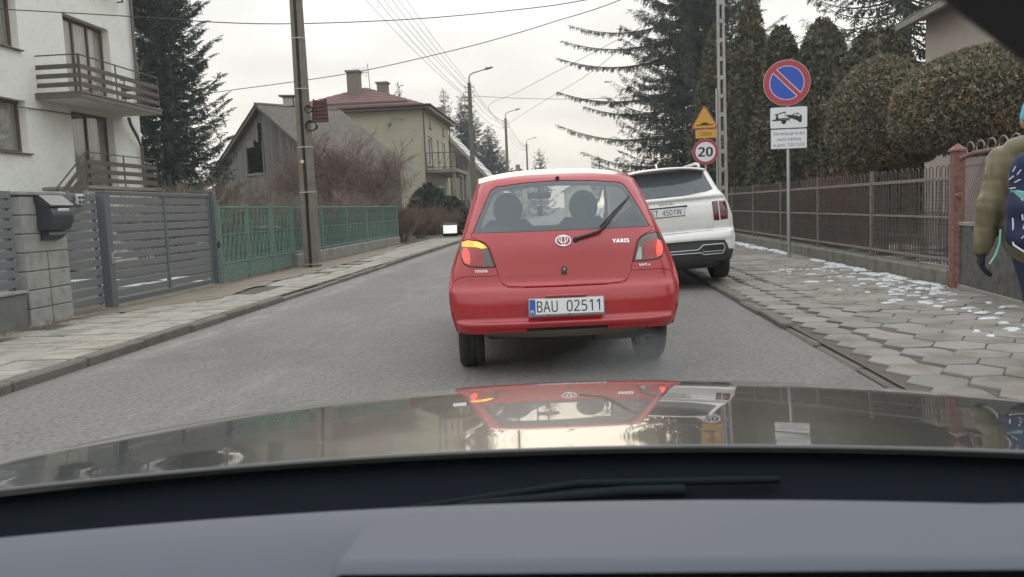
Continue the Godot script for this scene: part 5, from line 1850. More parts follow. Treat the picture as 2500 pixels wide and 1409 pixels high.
func barn() -> void:
	M.board = []
	for k in 4:
		var g: float = [0.19, 0.22, 0.16, 0.205][k]
		M.board.append(mat("weathered_board", lin(g, g * 0.96, g * 0.91), 0.95, {"tex": T.streak, "scale": Vector3(2.5, 0.22, 2.5), "bump": T.bump, "height": 0.6}))
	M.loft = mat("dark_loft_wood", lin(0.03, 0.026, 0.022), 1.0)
	M.asbestos = mat("old_corrugated_roof", lin(0.155, 0.135, 0.125), 0.95, {"tex": T.blotch, "scale": 0.5, "detail": T.moss, "detail_scale": 0.25})
	# local axes: x along the gable (towards the street), y up, z out of the gable towards the camera
	var ang := atan2(-2.75, 3.35)
	var t := thing("wooden_barn", "weathered grey board barn with a dark open hatch behind the green fence", "barn", Vector3(-14.45, -0.03, -38.8), ang)
	var hw := 5.2
	var apex := 6.60
	var eave := 3.45
	var slope := (apex - eave) / hw
	var bs := MB.new()
	bs.box(Vector3(0, 0.5, -2.0), Vector3(2 * hw - 0.3, 1.0, 3.8))
	part(bs, "base", M.concrete, t)
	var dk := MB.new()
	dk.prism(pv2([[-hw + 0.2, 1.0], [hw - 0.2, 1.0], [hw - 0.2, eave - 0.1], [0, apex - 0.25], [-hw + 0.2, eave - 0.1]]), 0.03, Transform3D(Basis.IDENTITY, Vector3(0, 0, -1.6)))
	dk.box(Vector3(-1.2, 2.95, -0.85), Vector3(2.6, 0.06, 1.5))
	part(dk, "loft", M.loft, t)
	# hatch and slit above it
	var bw := 0.19
	var i := 0
	var x := -hw + 0.02
	while x < hw - 0.05:
		var b: float = minf(bw * rng.randf_range(0.85, 1.12), hw - x)
		var pieces_ := [[0.35, 9.0]]
		var mid := x + b / 2
		if mid > -1.75 and mid < -0.15:
			pieces_ = [[0.35, 3.42 + rng.randf_range(-0.1, 0.06)], [4.92 + rng.randf_range(-0.02, 0.16), 9.0]]
		if mid > -0.62 and mid < -0.25:
			pieces_ = [[0.35, 3.45], [5.85, 9.0]]
		for q in pieces_:
			var y0: float = q[0] + rng.randf_range(-0.02, 0.02)
			var ya: float = minf(q[1], apex - 0.06 - slope * absf(x + 0.006))
			var yb: float = minf(q[1], apex - 0.06 - slope * absf(x + b - 0.006))
			if minf(ya, yb) - y0 < 0.05:
				continue
			var m := MB.new()
			m.prism(pv2([[x + 0.005, y0], [x + b - 0.005, y0], [x + b - 0.005, yb], [x + 0.005, ya]]), 0.025, Transform3D(Basis.IDENTITY, Vector3(0, 0, -0.02 + rng.randf_range(-0.006, 0.006))))
			part(m, "board", M.board[rng.randi() % 4], t)
		x += b
		i += 1
	var fr := MB.new()
	fr.box(Vector3(-0.95, 3.42, 0.03), Vector3(1.75, 0.12, 0.05), Basis.IDENTITY, 0.006)
	fr.box(Vector3(-1.80, 4.2, 0.03), Vector3(0.12, 1.55, 0.05), Basis.IDENTITY, 0.006)
	fr.box(Vector3(-0.12, 4.2, 0.03), Vector3(0.10, 1.55, 0.05), Basis.IDENTITY, 0.006)
	fr.box(Vector3(-1.25, 4.90, 0.05), Vector3(0.68, 0.34, 0.03), Basis(Vector3.BACK, 0.06), 0.004)
	part(fr, "hatch_frame", M.board[1], t)
	# side walls and back
	var sw := MB.new()
	for sg in [-1.0, 1.0]:
		sw.box(Vector3(sg * (hw - 0.1), (eave + 0.2) / 2, -2.1), Vector3(0.06, eave - 0.25, 3.9))
	sw.box(Vector3(0, 1.6, -4.0), Vector3(2 * hw - 0.4, 2.6, 0.06))
	part(sw, "side_boards", M.board[2], t)
	for sg in [-1.0, 1.0]:
		var r := MB.new()
		var nrow := 5
		for row in nrow:
			r.grid(func(u: float, v: float) -> Vector3:
				var k := (row + v * 1.03) / nrow
				var xx: float = sg * k * (hw + 0.45)
				var z := lerpf(0.38, -4.5, u)
				return Vector3(xx, apex + 0.05 - slope * absf(xx) + 0.022 * sin(z * TAU / 0.18) + 0.018 * (1.0 - v) * 0.0 - 0.02 * (k * nrow - row) + 0.02, z), 200, 1, Vector3.UP)
		part(r, "roof_slope", M.asbestos, t)
	var rg := MB.new()
	rg.tube(pv3([[0, apex + 0.06, 0.38], [0, apex + 0.06, -4.3]]), 0.09, 0.09, 8)
	part(rg, "ridge", M.asbestos, t)
	for sg in [-1.0, 1.0]:
		var vb := MB.new()
		vb.bar(Vector3(0, apex - 0.02, 0.30), Vector3(sg * (hw + 0.42), apex - 0.02 - slope * (hw + 0.42), 0.30), 0.03, 0.14, Vector3.UP, 0.005)
		part(vb, "verge_board", M.board[3], t)

func course_roof(mb: MB, a: Vector3, b: Vector3, c: Vector3, d: Vector3, n: int, lift := 0.03) -> void:
	# stepped tile courses between eave a-b and ridge d-c
	var up := (b - a).cross(d - a).normalized()
	if up.y < 0:
		up = -up
	for i in n:
		var k0 := float(i) / n
		var k1 := float(i + 1) / n
		var p0 := a.lerp(d, k0) + up * lift
		var p1 := b.lerp(c, k0) + up * lift
		var p2 := b.lerp(c, k1)
		var p3 := a.lerp(d, k1)
		mb.quad(p0, p1, p2 + up * 0.002, p3 + up * 0.002, up)
		mb.quad(a.lerp(d, k0), b.lerp(c, k0), p1, p0, a - d)

func beige_house() -> void:
	M.beige = mat("beige_render", lin(0.40, 0.375, 0.285), 0.95, {"tex": T.plaster, "scale": 0.3, "detail": T.plaster, "detail_scale": 0.06})
	M.red_tile = mat("old_red_tiles", lin(0.165, 0.085, 0.075), 0.85, {"tex": T.blotch, "scale": 0.35, "detail": T.blotch, "detail_scale": 0.12})
	M.brick = mat("chimney_brick", lin(0.20, 0.165, 0.135), 0.95, {"tex": T.grain, "scale": 0.6})
	var o := Vector3(-8.7, -0.03, -50.0)
	var t := thing("beige_house", "beige two-storey house with a red hipped roof and chimney", "house", o)
	var wd := 9.0
	var dp := 10.6
	var h := 7.65
	var w := MB.new()
	wall(w, Vector3(-wd, 0, 0), Vector3(1, 0, 0), Vector3(0, 0, 1), wd - 0.352, h, 0.35, [])
	var ops := [[2.1, 6.55, 2.9, 7.15], [7.6, 6.55, 8.4, 7.15], [1.3, 4.15, 3.2, 6.0], [4.9, 4.6, 5.8, 6.0], [7.1, 4.3, 8.7, 6.0], [5.2, 1.0, 8.2, 3.0]]
	wall(w, Vector3.ZERO, Vector3(0, 0, -1), Vector3(1, 0, 0), dp, h, 0.35, ops)
	w.box(Vector3(-wd + 0.18, h / 2, -dp / 2), Vector3(0.35, h, dp - 0.8))
	w.box(Vector3(-wd / 2, h / 2, -dp + 0.18), Vector3(wd - 0.8, h, 0.35))
	part(w, "wall", M.beige, t)
	for q in ops:
		window(t, Vector3.ZERO, Vector3(0, 0, -1), Vector3(1, 0, 0), q, 0.14, 2 if q[2] - q[0] > 1.2 else 1, M.white_paint, M.dark_glass, M.concrete, 0.1, true)
	# hipped roof
	var e := 0.45
	var a := Vector3(-wd - e, h, e)
	var b := Vector3(e, h, e)
	var c := Vector3(e, h, -dp - e)
	var d := Vector3(-wd - e, h, -dp - e)
	var r0 := Vector3(-wd / 2 + 0.0, h + 1.95, -4.4)
	var r1 := Vector3(-wd / 2 + 0.0, h + 1.95, -6.2)
	var rf := MB.new()
	course_roof(rf, a, b, r0, r0, 12)
	course_roof(rf, b, c, r1, r0, 12)
	course_roof(rf, c, d, r1, r1, 12)
	course_roof(rf, d, a, r0, r1, 12)
	var ro := part(rf, "roof", M.red_tile, t)
	var fs := MB.new()
	fs.bar(a + Vector3(0, -0.1, 0.02), b + Vector3(0, -0.1, 0.02), 0.08, 0.20)
	fs.bar(b + Vector3(0.02, -0.1, 0), c + Vector3(0.02, -0.1, 0), 0.08, 0.20)
	fs.quad(a + Vector3(0, -0.2, 0), b + Vector3(0, -0.2, 0), c + Vector3(0, -0.2, 0), d + Vector3(0, -0.2, 0), Vector3.DOWN)
	fs.tube(pv3([a + Vector3(0, 0.02, 0.12), b + Vector3(0.12, 0.02, 0.12), c + Vector3(0.12, 0.02, 0)]), 0.07, 0.07, 6)
	part(fs, "fascia", M.brown_frame, ro)
	var gb := MB.new()
	gb.bar(Vector3(-wd + 2.6, h + 0.36, e - 0.55), Vector3(-0.9, h + 0.36, e - 0.55), 0.05, 0.14)
	part(gb, "snow_guard", M.brown_frame, ro)
	for q in [[Vector3(-wd / 2 - 0.35, h + 1.75, -3.0), 1.05, 0.78], [Vector3(-wd / 2 + 0.75, h + 1.75, -6.4), 0.75, 0.7]]:
		var ch := MB.new()
		ch.box(q[0] + Vector3(0, 0.0, 0), Vector3(q[2], q[1] * 1.8, q[2]), Basis.IDENTITY, 0.02)
		var co := part(ch, "chimney", M.brick, ro)
		var cp := MB.new()
		cp.box(q[0] + Vector3(0, q[1] * 0.9 + 0.06, 0), Vector3(q[2] + 0.18, 0.12, q[2] + 0.18), Basis.IDENTITY, 0.02)
		part(cp, "cap", M.concrete, co)
	var an := MB.new()
	an.tube(pv3([[-wd / 2 + 0.2, h + 1.7, -5.0], [-wd / 2 + 0.1, h + 3.6, -5.0]]), 0.025, 0.02, 5)
	an.tube(pv3([[-wd / 2 + 0.12, h + 3.0, -5.0], [-wd / 2 - 0.9, h + 3.1, -4.6]]), 0.015, 0.015, 4)
	for k in 6:
		var p := Vector3(-wd / 2 + 0.0 - k * 0.15, h + 3.02 + k * 0.016, -4.97 + k * 0.06)
		an.tube(pv3([p + Vector3(0.03, 0.30 - k * 0.02, 0.15), p - Vector3(0.03, 0.26 - k * 0.02, 0.15)]), 0.012, 0.012, 4)
	part(an, "aerial", M.wire, t)
	var dpn := MB.new()
	dpn.tube(pv3([[0.14, h - 0.1, 0.14], [0.07, h - 0.5, 0.07], [0.07, 0, 0.07]]), 0.045, 0.045, 6)
	part(dpn, "rain_pipe", M.brown_frame, t)
	dpn = MB.new()
	dpn.tube(pv3([[0.10, h - 0.1, -dp + 0.1], [0.08, 0, -dp + 0.1]]), 0.045, 0.045, 6)
	part(dpn, "rain_pipe", M.brown_frame, t)
	# balcony towards the street on slim posts
	var bl := MB.new()
	bl.box(Vector3(0.95, 3.75, -3.2), Vector3(1.9, 0.22, 5.4), Basis.IDENTITY, 0.02)
	bl.box(Vector3(0.6, 3.75, -7.6), Vector3(1.2, 0.22, 3.4), Basis.IDENTITY, 0.02)
	var bo := part(bl, "balcony", M.concrete, t)
	var br := MB.new()
	for q in [[Vector3(0.05, 3.86, -0.55), Vector3(1.85, 3.86, -0.55)], [Vector3(1.85, 3.86, -0.55), Vector3(1.85, 3.86, -5.85)], [Vector3(1.85, 3.86, -5.85), Vector3(1.15, 3.86, -6.0)], [Vector3(1.15, 3.86, -6.0), Vector3(1.15, 3.86, -9.2)]]:
		br.bar(q[0] + Vector3(0, 1.0, 0), q[1] + Vector3(0, 1.0, 0), 0.05, 0.04)
		br.bar(q[0] + Vector3(0, 0.12, 0), q[1] + Vector3(0, 0.12, 0), 0.03, 0.03)
		var n2 := int((q[1] - q[0]).length() / 0.45) + 1
		for i in n2 + 1:
			var p: Vector3 = q[0].lerp(q[1], float(i) / n2)
			br.bar(p, p + Vector3(0, 1.0, 0), 0.03, 0.03)
			if i < n2:
				var p2: Vector3 = q[0].lerp(q[1], float(i + 1) / n2)
				br.bar(p + Vector3(0, 0.14, 0), p2 + Vector3(0, 0.98, 0), 0.018, 0.018)
	part(br, "railing", M.wire, bo)
	for z in [-0.7, -5.7, -9.0]:
		var ps := MB.new()
		ps.box(Vector3(1.7 if z > -6 else 1.0, 1.85, z), Vector3(0.16, 3.6, 0.16), Basis.IDENTITY, 0.01)
		part(ps, "balcony_post", M.concrete, t)
	var lm := MB.new()
	lm.tube(pv3([[-1.2, 6.9, 0.0], [-1.6, 7.0, 0.35], [-1.9, 6.9, 0.5]]), 0.025, 0.025, 5)
	lm.ellipsoid(Vector3(-1.95, 6.7, 0.5), Vector3(0.14, 0.24, 0.14), 8, 10)
	part(lm, "wall_lantern", M.concrete, t)

func far_house(at: Vector3, turn: float, hw: float, dp: float, eave: float, apex: float, wm: Material, rm: Material, label: String, called := "gabled_house") -> void:
	var t := thing(called, label, "house", at, turn)
	var w := MB.new()
	w.prism(pv2([[-hw, 0], [hw, 0], [hw, eave], [0, apex], [-hw, eave]]), dp, Transform3D(Basis.IDENTITY, Vector3(0, 0, -dp)))
	part(w, "wall", wm, t)
	var r := MB.new()
	var s := (apex - eave) / hw
	for sg in [-1.0, 1.0]:
		var k := hw + 0.5
		course_roof(r, Vector3(sg * k, apex + 0.12 - s * k, 0.5), Vector3(sg * k, apex + 0.12 - s * k, -dp - 0.5), Vector3(0, apex + 0.12, -dp - 0.5), Vector3(0, apex + 0.12, 0.5), 12, 0.05)
		r.bar(Vector3(sg * k, apex + 0.05 - s * k, 0.5), Vector3(0, apex + 0.05, 0.5), 0.06, 0.24)
	var ro := part(r, "roof", rm, t)
	var c := MB.new()
	c.box(Vector3(0.6, apex + 0.2, -dp * 0.4), Vector3(0.6, 1.5, 0.6), Basis.IDENTITY, 0.02)
	part(c, "chimney", M.brick, ro)
	for q in [[-hw * 0.45, eave * 0.30], [hw * 0.45, eave * 0.30], [0.0, eave * 0.95]]:
		var f := MB.new()
		f.box(Vector3(q[0], q[1] + 0.7, 0.02), Vector3(1.3, 1.4, 0.06), Basis.IDENTITY, 0.01)
		var fo := part(f, "window", M.white_paint, t)
		var g := MB.new()
		g.box(Vector3(q[0], q[1] + 0.7, 0.05), Vector3(1.1, 1.2, 0.03))
		part(g, "pane", M.dark_glass, fo)

func right_house() -> void:
	M.pink = mat("pinkish_roughcast", lin(0.52, 0.45, 0.40), 1.0, {"tex": T.grain, "scale": 0.45, "bump": T.bump, "height": 2.5, "detail": T.plaster, "detail_scale": 0.15})
	var o := Vector3(8.65, -0.03, -20.8)
	var t := thing("roughcast_house", "pinkish roughcast house behind the clipped hedge trees on the right", "house", o)
	var w := MB.new()
	wall(w, Vector3(0, 0, 0), Vector3(0, 0, 1), Vector3(-1, 0, 0), 11.0, 5.45, 0.35, [[3.4, 1.1, 4.8, 2.6], [7.0, 1.1, 8.6, 2.6], [3.4, 3.6, 4.8, 4.9]])
	w.box(Vector3(4.4, 2.72, 0.18), Vector3(8.0, 5.45, 0.35))
	w.box(Vector3(4.4, 2.72, 10.8), Vector3(8.0, 5.44, 0.35))
	part(w, "wall", M.pink, t)
	for q in [[3.4, 1.1, 4.8, 2.6], [7.0, 1.1, 8.6, 2.6], [3.4, 3.6, 4.8, 4.9]]:
		window(t, Vector3.ZERO, Vector3(0, 0, 1), Vector3(-1, 0, 0), q, 0.15, 2, M.white_paint, M.dark_glass, M.concrete, 0.09)
	var rf := MB.new()
	course_roof(rf, Vector3(-0.55, 5.35, -0.4), Vector3(-0.55, 5.35, 11.4), Vector3(4.3, 8.0, 11.4), Vector3(4.3, 8.0, -0.4), 14)
	course_roof(rf, Vector3(9.2, 5.35, -0.4), Vector3(9.2, 5.35, 11.4), Vector3(4.3, 8.0, 11.4), Vector3(4.3, 8.0, -0.4), 14)
	var ro := part(rf, "roof", M.asbestos, t)
	var gu := MB.new()
	gu.bar(Vector3(-0.50, 5.28, -0.4), Vector3(-0.50, 5.28, 11.4), 0.12, 0.16, Vector3.UP, 0.02)
	gu.box(Vector3(-0.22, 5.42, 5.5), Vector3(0.5, 0.04, 11.6))
	part(gu, "eaves_board", M.concrete, ro)
	var pr := MB.new()
	pr.prism(pv2([[-0.3, 5.36], [9.0, 5.36], [4.3, 7.95]]), 0.3, Transform3D(Basis.IDENTITY, Vector3(0, 0, 0.0)))
	part(pr, "gable", M.pink, t)

# ---------------------------------------------------------------- plants
func tpl(faces: Array) -> Array:
	# faces: list of [a, b, c]
	var m := MB.new()
	for f in faces:
		m.tri(f[0], f[1], f[2], Vector3(0.1, 1, 0.05))
	return [m.v, m.n]

func needle_spray(seed_: int, k: int, spread: float, hang: float) -> Array:
	# a shoot along +x of length 1, with side shoots; slim leaf-like faces
	var r := RandomNumberGenerator.new()
	r.seed = seed_
	var f := []
	var blade := func(p: Vector3, q: Vector3, w: float) -> void:
		var d := (q - p).normalized()
		var side := d.cross(Vector3(r.randf_range(-0.6, 0.6), 1, r.randf_range(-0.6, 0.6))).normalized() * w
		var mid := p.lerp(q, 0.45)
		f.append([p, mid + side, q])
		f.append([p, q, mid - side])
	blade.call(Vector3.ZERO, Vector3(1, -hang * 0.5, 0), 0.075)
	for i in k:
		var x := (i + 0.6) / (k + 0.6)
		var sg := 1.0 if i % 2 == 0 else -1.0
		var l := 0.46 * (1.05 - x) + 0.12
		var a := r.randf_range(0.6, 1.1) * spread
		var p := Vector3(x * 0.95, -hang * 0.5 * x * x, 0)
		blade.call(p, p + Vector3(cos(a) * l, -hang * l + r.randf_range(-0.10, 0.06), sg * sin(a) * l), 0.055)
		if i % 2 == 0:
			blade.call(p, p + Vector3(0.18 * l, -l * r.randf_range(0.5, 1.0), r.randf_range(-0.1, 0.1)), 0.05)
	return tpl(f)

func aim(d: Vector3, roll: float) -> Basis:
	# basis whose x runs along d
	var x := d.normalized()
	var up := Vector3.UP if absf(x.y) < 0.95 else Vector3.RIGHT
	var z := x.cross(up).normalized()
	var y := z.cross(x)
	return Basis(x, y, z) * Basis(Vector3.RIGHT, roll)

func spruce_limb(crown: MB, wood: MB, sp: Array, root: Vector3, dir: Vector3, l: float, droop: float, lift: float, dens: float, size: float, tint: Color, hang := 0.5) -> void:
	var p := PackedVector3Array()
	var n := maxi(4, int(l / 0.45))
	for i in n + 1:
		var k := float(i) / n
		p.append(root + dir * l * k + Vector3(0, l * (-droop * sin(k * PI * 0.75) + lift * k * k), 0))
	wood.tube(p, 0.014 + l * 0.008, 0.006, 4, false)
	var steps := int(l * dens)
	for i in steps:
		var k := pow((i + rng.randf()) / steps, 0.85)
		if k < 0.10:
			continue
		var at := p[int(k * n)].lerp(p[mini(int(k * n) + 1, n)], k * n - int(k * n))
		var along := (p[mini(int(k * n) + 1, n)] - p[maxi(int(k * n) - 1, 0)]).normalized()
		var sg := 1.0 if i % 2 == 0 else -1.0
		var yaw := sg * rng.randf_range(0.2, 1.15) * (1.0 if k < 0.93 else 0.2)
		var d := along.rotated(Vector3.UP, yaw) - Vector3(0, rng.randf_range(0.0, hang), 0)
		if rng.randf() < hang * 0.55:
			d = Vector3(d.x * 0.35, -1.0, d.z * 0.35)
		var s := size * rng.randf_range(0.7, 1.25) * (1.0 - 0.35 * k)
		var g := rng.randf_range(0.75, 1.3)
		crown.stamp(sp[0], sp[1], Transform3D(aim(d, rng.randf_range(-0.5, 0.5)).scaled(Vector3(s, s, s)), at), Color(tint.r * g, tint.g * g, tint.b * g * rng.randf_range(0.9, 1.1)))

func spruce(called: String, label: String, group: String, at: Vector3, h: float, r: float, seed_: int, o := {}) -> Node3D:
	rng.seed = seed_
	var t := thing(called, label, "tree", at, 0.0, group)
	var tr := MB.new()
	tr.tube(pv3([[0, -0.1, 0], [0.03, h * 0.4, 0.02], [0, h * 0.98, 0]]), 0.018 * h + 0.03, 0.015, 8, false)
	var crown := MB.new()
	var tint: Color = o.get("tint", Color(0.030, 0.045, 0.030))
	var low: float = o.get("low", 0.08)
	var size: float = o.get("size", 0.5)
	var dens: float = o.get("dens", 7.0)
	var gap: float = o.get("gap", 0.40)
	var hang: float = o.get("hang", 0.5)
	var sps := [needle_spray(seed_ + 1, 7, 1.0, 0.25), needle_spray(seed_ + 2, 6, 0.85, 0.35), needle_spray(seed_ + 3, 8, 1.1, 0.2)]
	var y := low * h
	while y < h * 0.985:
		var k := y / h
		var l0 := r * pow(1.0 - k, o.get("taper", 0.8)) + 0.12
		var n := int(o.get("whorl", 6)) if k < 0.8 else 5
		var a0 := rng.randf() * TAU
		for i in n:
			var a := a0 + TAU * (i + rng.randf_range(-0.3, 0.3)) / n
			var l := l0 * rng.randf_range(0.72, 1.12)
			spruce_limb(crown, tr, sps[rng.randi() % 3], Vector3(0, y + rng.randf_range(-0.1, 0.1), 0), Vector3(cos(a), lerpf(-0.15, 0.45, k), sin(a)).normalized(), l, o.get("droop", 0.22), o.get("lift", 0.22), dens * lerpf(1.0, 1.6, k), size * (0.55 + 0.45 * minf(1.0, l / 2.0)), tint, hang)
		y += gap * lerpf(1.0, 0.6, k)
	for e in o.get("extra", []):
		# single long limbs: tip given relative to the foot
		var tip := Vector3(e[0], e[1], e[2])
		var root := Vector3(0, e[1] + e[3], 0)
		var d := tip - root
		spruce_limb(crown, tr, sps[rng.randi() % 3], root, d.normalized(), d.length(), 0.13, 0.10, e[4], size * 0.62, tint, 0.75)
	crown.stamp(sps[0][0], sps[0][1], Transform3D(aim(Vector3.UP, 0).scaled(Vector3.ONE * 0.5), Vector3(0, h - 0.4, 0)), tint)
	part(tr, "trunk", M.bark, t)
	part(crown, "crown", M.needle, t)
	return t

func thuja(called: String, label: String, group: String, at: Vector3, prof: Array, count: int, size: float, seed_: int, tint: Color, trunk_r := 0.1, sx := 1.0) -> Node3D:
	# dense clipped or columnar evergreen: prof = [[height, radius], ...]
	rng.seed = seed_
	var t := thing(called, label, "tree", at, 0.0, group)
	var f := FastNoiseLite.new()
	f.seed = seed_
	f.frequency = 0.9
	var tr := MB.new()
	tr.tube(pv3([[0, -0.1, 0], [0.05, prof[0][0] * 0.6, 0.02], [0, prof[-1][0] * 0.8, 0]]), trunk_r, 0.03, 7, false)
	part(tr, "trunk", M.bark, t)
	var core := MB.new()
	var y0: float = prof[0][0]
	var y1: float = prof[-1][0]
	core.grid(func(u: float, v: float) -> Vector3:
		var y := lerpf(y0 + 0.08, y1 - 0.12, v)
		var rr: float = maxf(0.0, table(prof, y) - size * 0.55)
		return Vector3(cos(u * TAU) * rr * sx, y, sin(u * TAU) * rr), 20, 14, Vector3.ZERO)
	var crown := MB.new()
	var sps := []
	for k in 3:
		var fc := []
		var r2 := RandomNumberGenerator.new()
		r2.seed = seed_ * 7 + k
		for i in 6:
			var a := r2.randf_range(-0.9, 0.9)
			var l := r2.randf_range(0.6, 1.0)
			var d := Vector3(cos(a), r2.randf_range(-0.25, 0.35), sin(a)) * l
			var w := d.cross(Vector3(r2.randf_range(-0.5, 0.5), 1, r2.randf_range(-0.5, 0.5))).normalized() * 0.11
			fc.append([Vector3.ZERO, d * 0.55 + w, d])
			fc.append([Vector3.ZERO, d, d * 0.55 - w])
		sps.append(tpl(fc))
	var made := 0
	var rmax := 0.0
	for q in prof:
		rmax = maxf(rmax, q[1])
	while made < count:
		var y := lerpf(y0, y1, rng.randf())
		var rr: float = table(prof, y)
		if rng.randf() > (rr + 0.12 * rmax) / (1.12 * rmax):
			continue
		made += 1
		var a := rng.randf() * TAU
		var lump := 1.0 + (0.09 if size > 0.15 else 0.035) * f.get_noise_3d(cos(a) * rr * 1.6, y * 1.6, sin(a) * rr * 1.6)
		var depth := 1.0 - 0.28 * pow(rng.randf(), 2.0) * minf(1.0, 0.6 / maxf(rr, 0.1))
		var e := 0.05
		var slope: float = (table(prof, y + e) - table(prof, y - e)) / (2 * e)
		var nrm := Vector3(cos(a), -slope, sin(a)).normalized()
		var p := Vector3(cos(a) * rr * lump * depth * sx, y, sin(a) * rr * lump * depth)
		var d := (nrm * rng.randf_range(0.1, 0.9) + Vector3(rng.randf_range(-1.0, 1.0), rng.randf_range(-0.4, 0.9), rng.randf_range(-1.0, 1.0))).normalized()
		var g := rng.randf_range(0.65, 1.35)
		var yel := ss(0.15, 0.5, f.get_noise_3d(p.x * 1.1 + 20, p.y * 1.1, p.z * 1.1)) * 0.5
		crown.stamp(sps[rng.randi() % 3][0], sps[rng.randi() % 3][1], Transform3D(aim(d, rng.randf() * TAU).scaled(Vector3.ONE * size * rng.randf_range(0.6, 1.2)), p - d * size * 0.35), Color(tint.r * g * (1.0 + yel), tint.g * g * (1.0 + 0.6 * yel), tint.b * g))
	part(crown, "crown", M.needle, t)
	part(core, "inner_branches", M.bark_dark, t)
	return t

func twig_cluster(seed_: int, depth: int, k: int) -> Array:
	var r := RandomNumberGenerator.new()
	r.seed = seed_
	var m := MB.new()
	var grow := func(self_: Callable, p: Vector3, d: Vector3, l: float, w: float, left: int) -> void:
		var mid := p + d * l * 0.5 + Vector3(r.randf_range(-1, 1), r.randf_range(-1, 1), r.randf_range(-1, 1)) * l * 0.06
		var q := p + d * l
		m.tube(PackedVector3Array([p, mid, q]), w, w * 0.6, 3, false)
		if left <= 0:
			return
		for i in k:
			var b := p.lerp(q, r.randf_range(0.35, 1.0))
			var nd := (d + Vector3(r.randf_range(-1, 1), r.randf_range(-0.55, 0.9), r.randf_range(-1, 1)) * 0.75).normalized()
			self_.call(self_, b, nd, l * r.randf_range(0.5, 0.78), w * 0.62, left - 1)
	grow.call(grow, Vector3.ZERO, Vector3.UP, 0.42, 0.010, depth)
	return [m.v, m.n]

func bare_shrub(called: String, label: String, group: String, at: Vector3, h: float, rx: float, rz: float, stems: int, count: int, seed_: int, tint: Color, cl: Array, thick := 1.0) -> Node3D:
	rng.seed = seed_
	var t := thing(called, label, "shrub", at, 0.0, group)
	var st := MB.new()
	var tw := MB.new()
	for i in stems:
		var a := rng.randf() * TAU
		var out := sqrt(rng.randf())
		var tip := Vector3(cos(a) * rx * out * 0.8, h * rng.randf_range(0.6, 0.85) * (1.0 - 0.35 * out * out), sin(a) * rz * out * 0.8)
		var base := Vector3(cos(a) * rx * 0.22 * out, 0, sin(a) * rz * 0.22 * out)
		var mid := base.lerp(tip, 0.5) + Vector3(rng.randf_range(-0.15, 0.15), 0.1 * h, rng.randf_range(-0.15, 0.15))
		var g := rng.randf_range(0.8, 1.2)
		st.col = Color(tint.r * g, tint.g * g, tint.b * g)
		st.tube(PackedVector3Array([base, base.lerp(mid, 0.5) + Vector3(0, 0.02, 0), mid, tip]), 0.022 * thick, 0.008 * thick, 4, false)
		for j in int(count / stems):
			var k := rng.randf_range(0.25, 1.0)
			var p := mid.lerp(tip, (k - 0.5) * 2.0) if k > 0.5 else base.lerp(mid, k * 2.0)
			var d := (tip - base).normalized() * 0.5 + Vector3(rng.randf_range(-1, 1), rng.randf_range(-0.2, 1.0), rng.randf_range(-1, 1))
			var c: Array = cl[rng.randi() % cl.size()]
			var s := rng.randf_range(0.6, 1.15) * (0.35 + 0.22 * h)
			var b := aim(d, rng.randf() * TAU) * Basis(Vector3.BACK, -PI / 2)
			var g2 := rng.randf_range(0.7, 1.35)
			tw.stamp(c[0], c[1], Transform3D(b.scaled(Vector3.ONE * s), p), Color(tint.r * g2, tint.g * g2, tint.b * g2))
	part(st, "stems", M.twig, t)
	part(tw, "twigs", M.twig, t)
	return t

